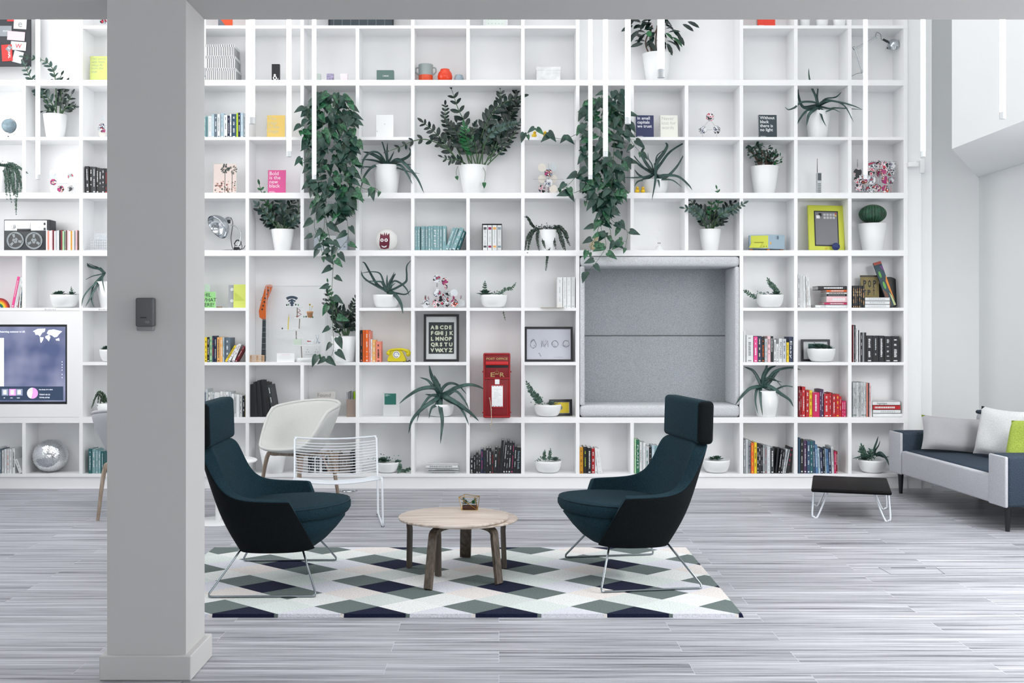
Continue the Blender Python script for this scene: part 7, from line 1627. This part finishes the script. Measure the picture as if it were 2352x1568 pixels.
# --- pothos cascades
def pothos(label, v0, vines, n, region, seed, potpos, extra=()):
    cx, row = potpos; t = thing('pothos', label, 'hanging plant', (xs(cx, .12), DS + .12, zt(2))); r = random.Random(seed)
    c = (xs(cx, .14), DS + .14, zt(row) + .0005); MB().lathe([(0, 0), (.06, 0), (.085, .15), (.08, .15), (.078, .135), (0, .135)], c).build('pot', POT, t)
    for i, s in enumerate(vines):
        P = smooth([Vector((xs(x, d), DS + d, zs(y, d))) for x, y, d in s], 6); b = MB(); m = len(P); b.tube(P, [.0026 - .0012 * k / m for k in range(m)], 6, mi=2)
        T = 0; side = r.choice((-1, 1)); acc = r.uniform(0, .03)
        for k in range(1, m):
            acc += (P[k] - P[k - 1]).length
            if acc > .052:
                acc = r.uniform(-.008, .008); side = -side; p = P[k]; pet = p + Vector((side * r.uniform(.015, .045), r.uniform(-.03, .0), r.uniform(-.012, .022)))
                b.tube([p, p.lerp(pet, .5) + Vector((0, 0, .006)), pet], .0011, 5, mi=2); L = r.uniform(.075, .108)
                b.leaf(pet, (side * r.uniform(.25, 1), r.uniform(-.4, .05), -r.uniform(.15, 1)), (side * .2, -1, r.uniform(.1, .6)), L, L * .62, 'heart', r.uniform(.05, .25), 1 if r.random() < .28 else 0)
        b.leaf(P[-1], (r.uniform(-.5, .5), -.2, -1), (0, -1, .3), .05, .03, 'heart', .1, 1); b.build('vine', [L_POTHOS, L_POTHOS2, STEM], t)
    b = MB()
    for i in range(n):
        ya = r.uniform(region[0][0], region[-1][0])
        for (y0, a0, b0), (y1, a1, b1) in zip(region, region[1:]):
            if y0 <= ya <= y1: q = (ya - y0) / (y1 - y0); lo, hi = a0 + (a1 - a0) * q, b0 + (b1 - b0) * q
        xa = r.uniform(lo, hi); d = r.uniform(-.13, .02) if abs(ya - 318) > 14 and ya < 440 and lo + 12 < xa < hi - 12 and ya > 215 else r.uniform(-.14, -.05)
        p = Vector((xs(xa, d), DS + d, zs(ya, d))); L = r.uniform(.075, .115); sd = -1 if xa < (lo + hi) / 2 else 1
        b.leaf(p, (sd * r.uniform(-.3, 1), r.uniform(-.5, .1), -r.uniform(.1, 1)), (r.uniform(-.4, .4), -1, r.uniform(.1, .9)), L, L * .62, 'heart', r.uniform(.05, .3), 1 if r.random() < .18 else 0)
    b.build('foliage', [L_POTHOS, L_POTHOS2], t); return t
pothos('thick pothos cascading over three shelves beside the light tubes', 'Z',
       [[(750, 215, .05), (738, 240, -.06), (720, 300, -.10), (705, 360, -.10), (690, 370, -.10)], [(755, 215, .05), (745, 260, -.08), (735, 350, -.10), (740, 440, -.09), (745, 500, -.07), (742, 560, -.07), (750, 580, -.07)],
        [(765, 215, .05), (775, 260, -.08), (790, 340, -.1), (798, 430, -.09), (795, 480, -.07), (800, 540, -.07), (790, 560, -.07), (768, 585, -.07)],
        [(750, 440, -.09), (748, 500, -.07), (760, 560, -.07), (765, 610, -.06), (762, 670, -.06), (764, 740, -.06), (766, 800, -.06), (758, 820, -.06), (742, 828, -.06), (732, 815, -.06)],
        [(790, 300, -.1), (810, 380, -.1), (830, 430, -.1), (860, 432, -.1), (872, 440, -.1)], [(730, 440, -.09), (728, 480, -.07), (722, 520, -.07), (735, 560, -.07), (742, 590, -.07)], [(740, 230, .0), (715, 240, -.08), (702, 280, -.1), (690, 300, -.1)], [(770, 230, .0), (800, 250, -.08), (812, 290, -.1), (815, 340, -.1)]],
       240, [(208, 735, 775), (235, 708, 808), (300, 702, 815), (400, 706, 815), (440, 715, 820), (470, 722, 805), (490, 738, 790)], 61, (757, 2))
pothos('second pothos cascading in front of three short light tubes down to the alcove', 'Z',
       [[(1385, 215, .05), (1370, 250, -.06), (1350, 290, -.09), (1300, 318, -.06), (1260, 312, -.04), (1225, 295, -.05), (1212, 310, -.06)], [(1390, 215, .05), (1380, 300, -.1), (1390, 400, -.1), (1385, 470, -.07), (1380, 520, -.07), (1392, 560, -.07), (1378, 590, -.07), (1350, 625, -.07)],
        [(1395, 215, .05), (1410, 300, -.1), (1405, 420, -.1), (1392, 480, -.07), (1410, 510, -.07), (1440, 530, -.07), (1436, 570, -.07)], [(1375, 380, -.1), (1330, 400, -.1), (1300, 430, -.1), (1285, 432, -.1)], [(1375, 400, -.1), (1345, 430, -.1), (1310, 445, -.1), (1296, 438, -.1)],
        [(1400, 240, -.05), (1430, 270, -.1), (1448, 320, -.1), (1470, 350, -.1)], [(1380, 500, -.07), (1370, 540, -.07), (1360, 560, -.07), (1355, 580, -.07)], [(1384, 440, -.09), (1360, 455, -.09), (1345, 462, -.09)], [(1395, 460, -.08), (1400, 520, -.07), (1410, 560, -.07), (1425, 545, -.07)]],
       185, [(208, 1365, 1430), (240, 1340, 1440), (320, 1335, 1445), (400, 1345, 1440), (440, 1350, 1430), (470, 1370, 1405), (490, 1375, 1400)], 62, (1390, 2))
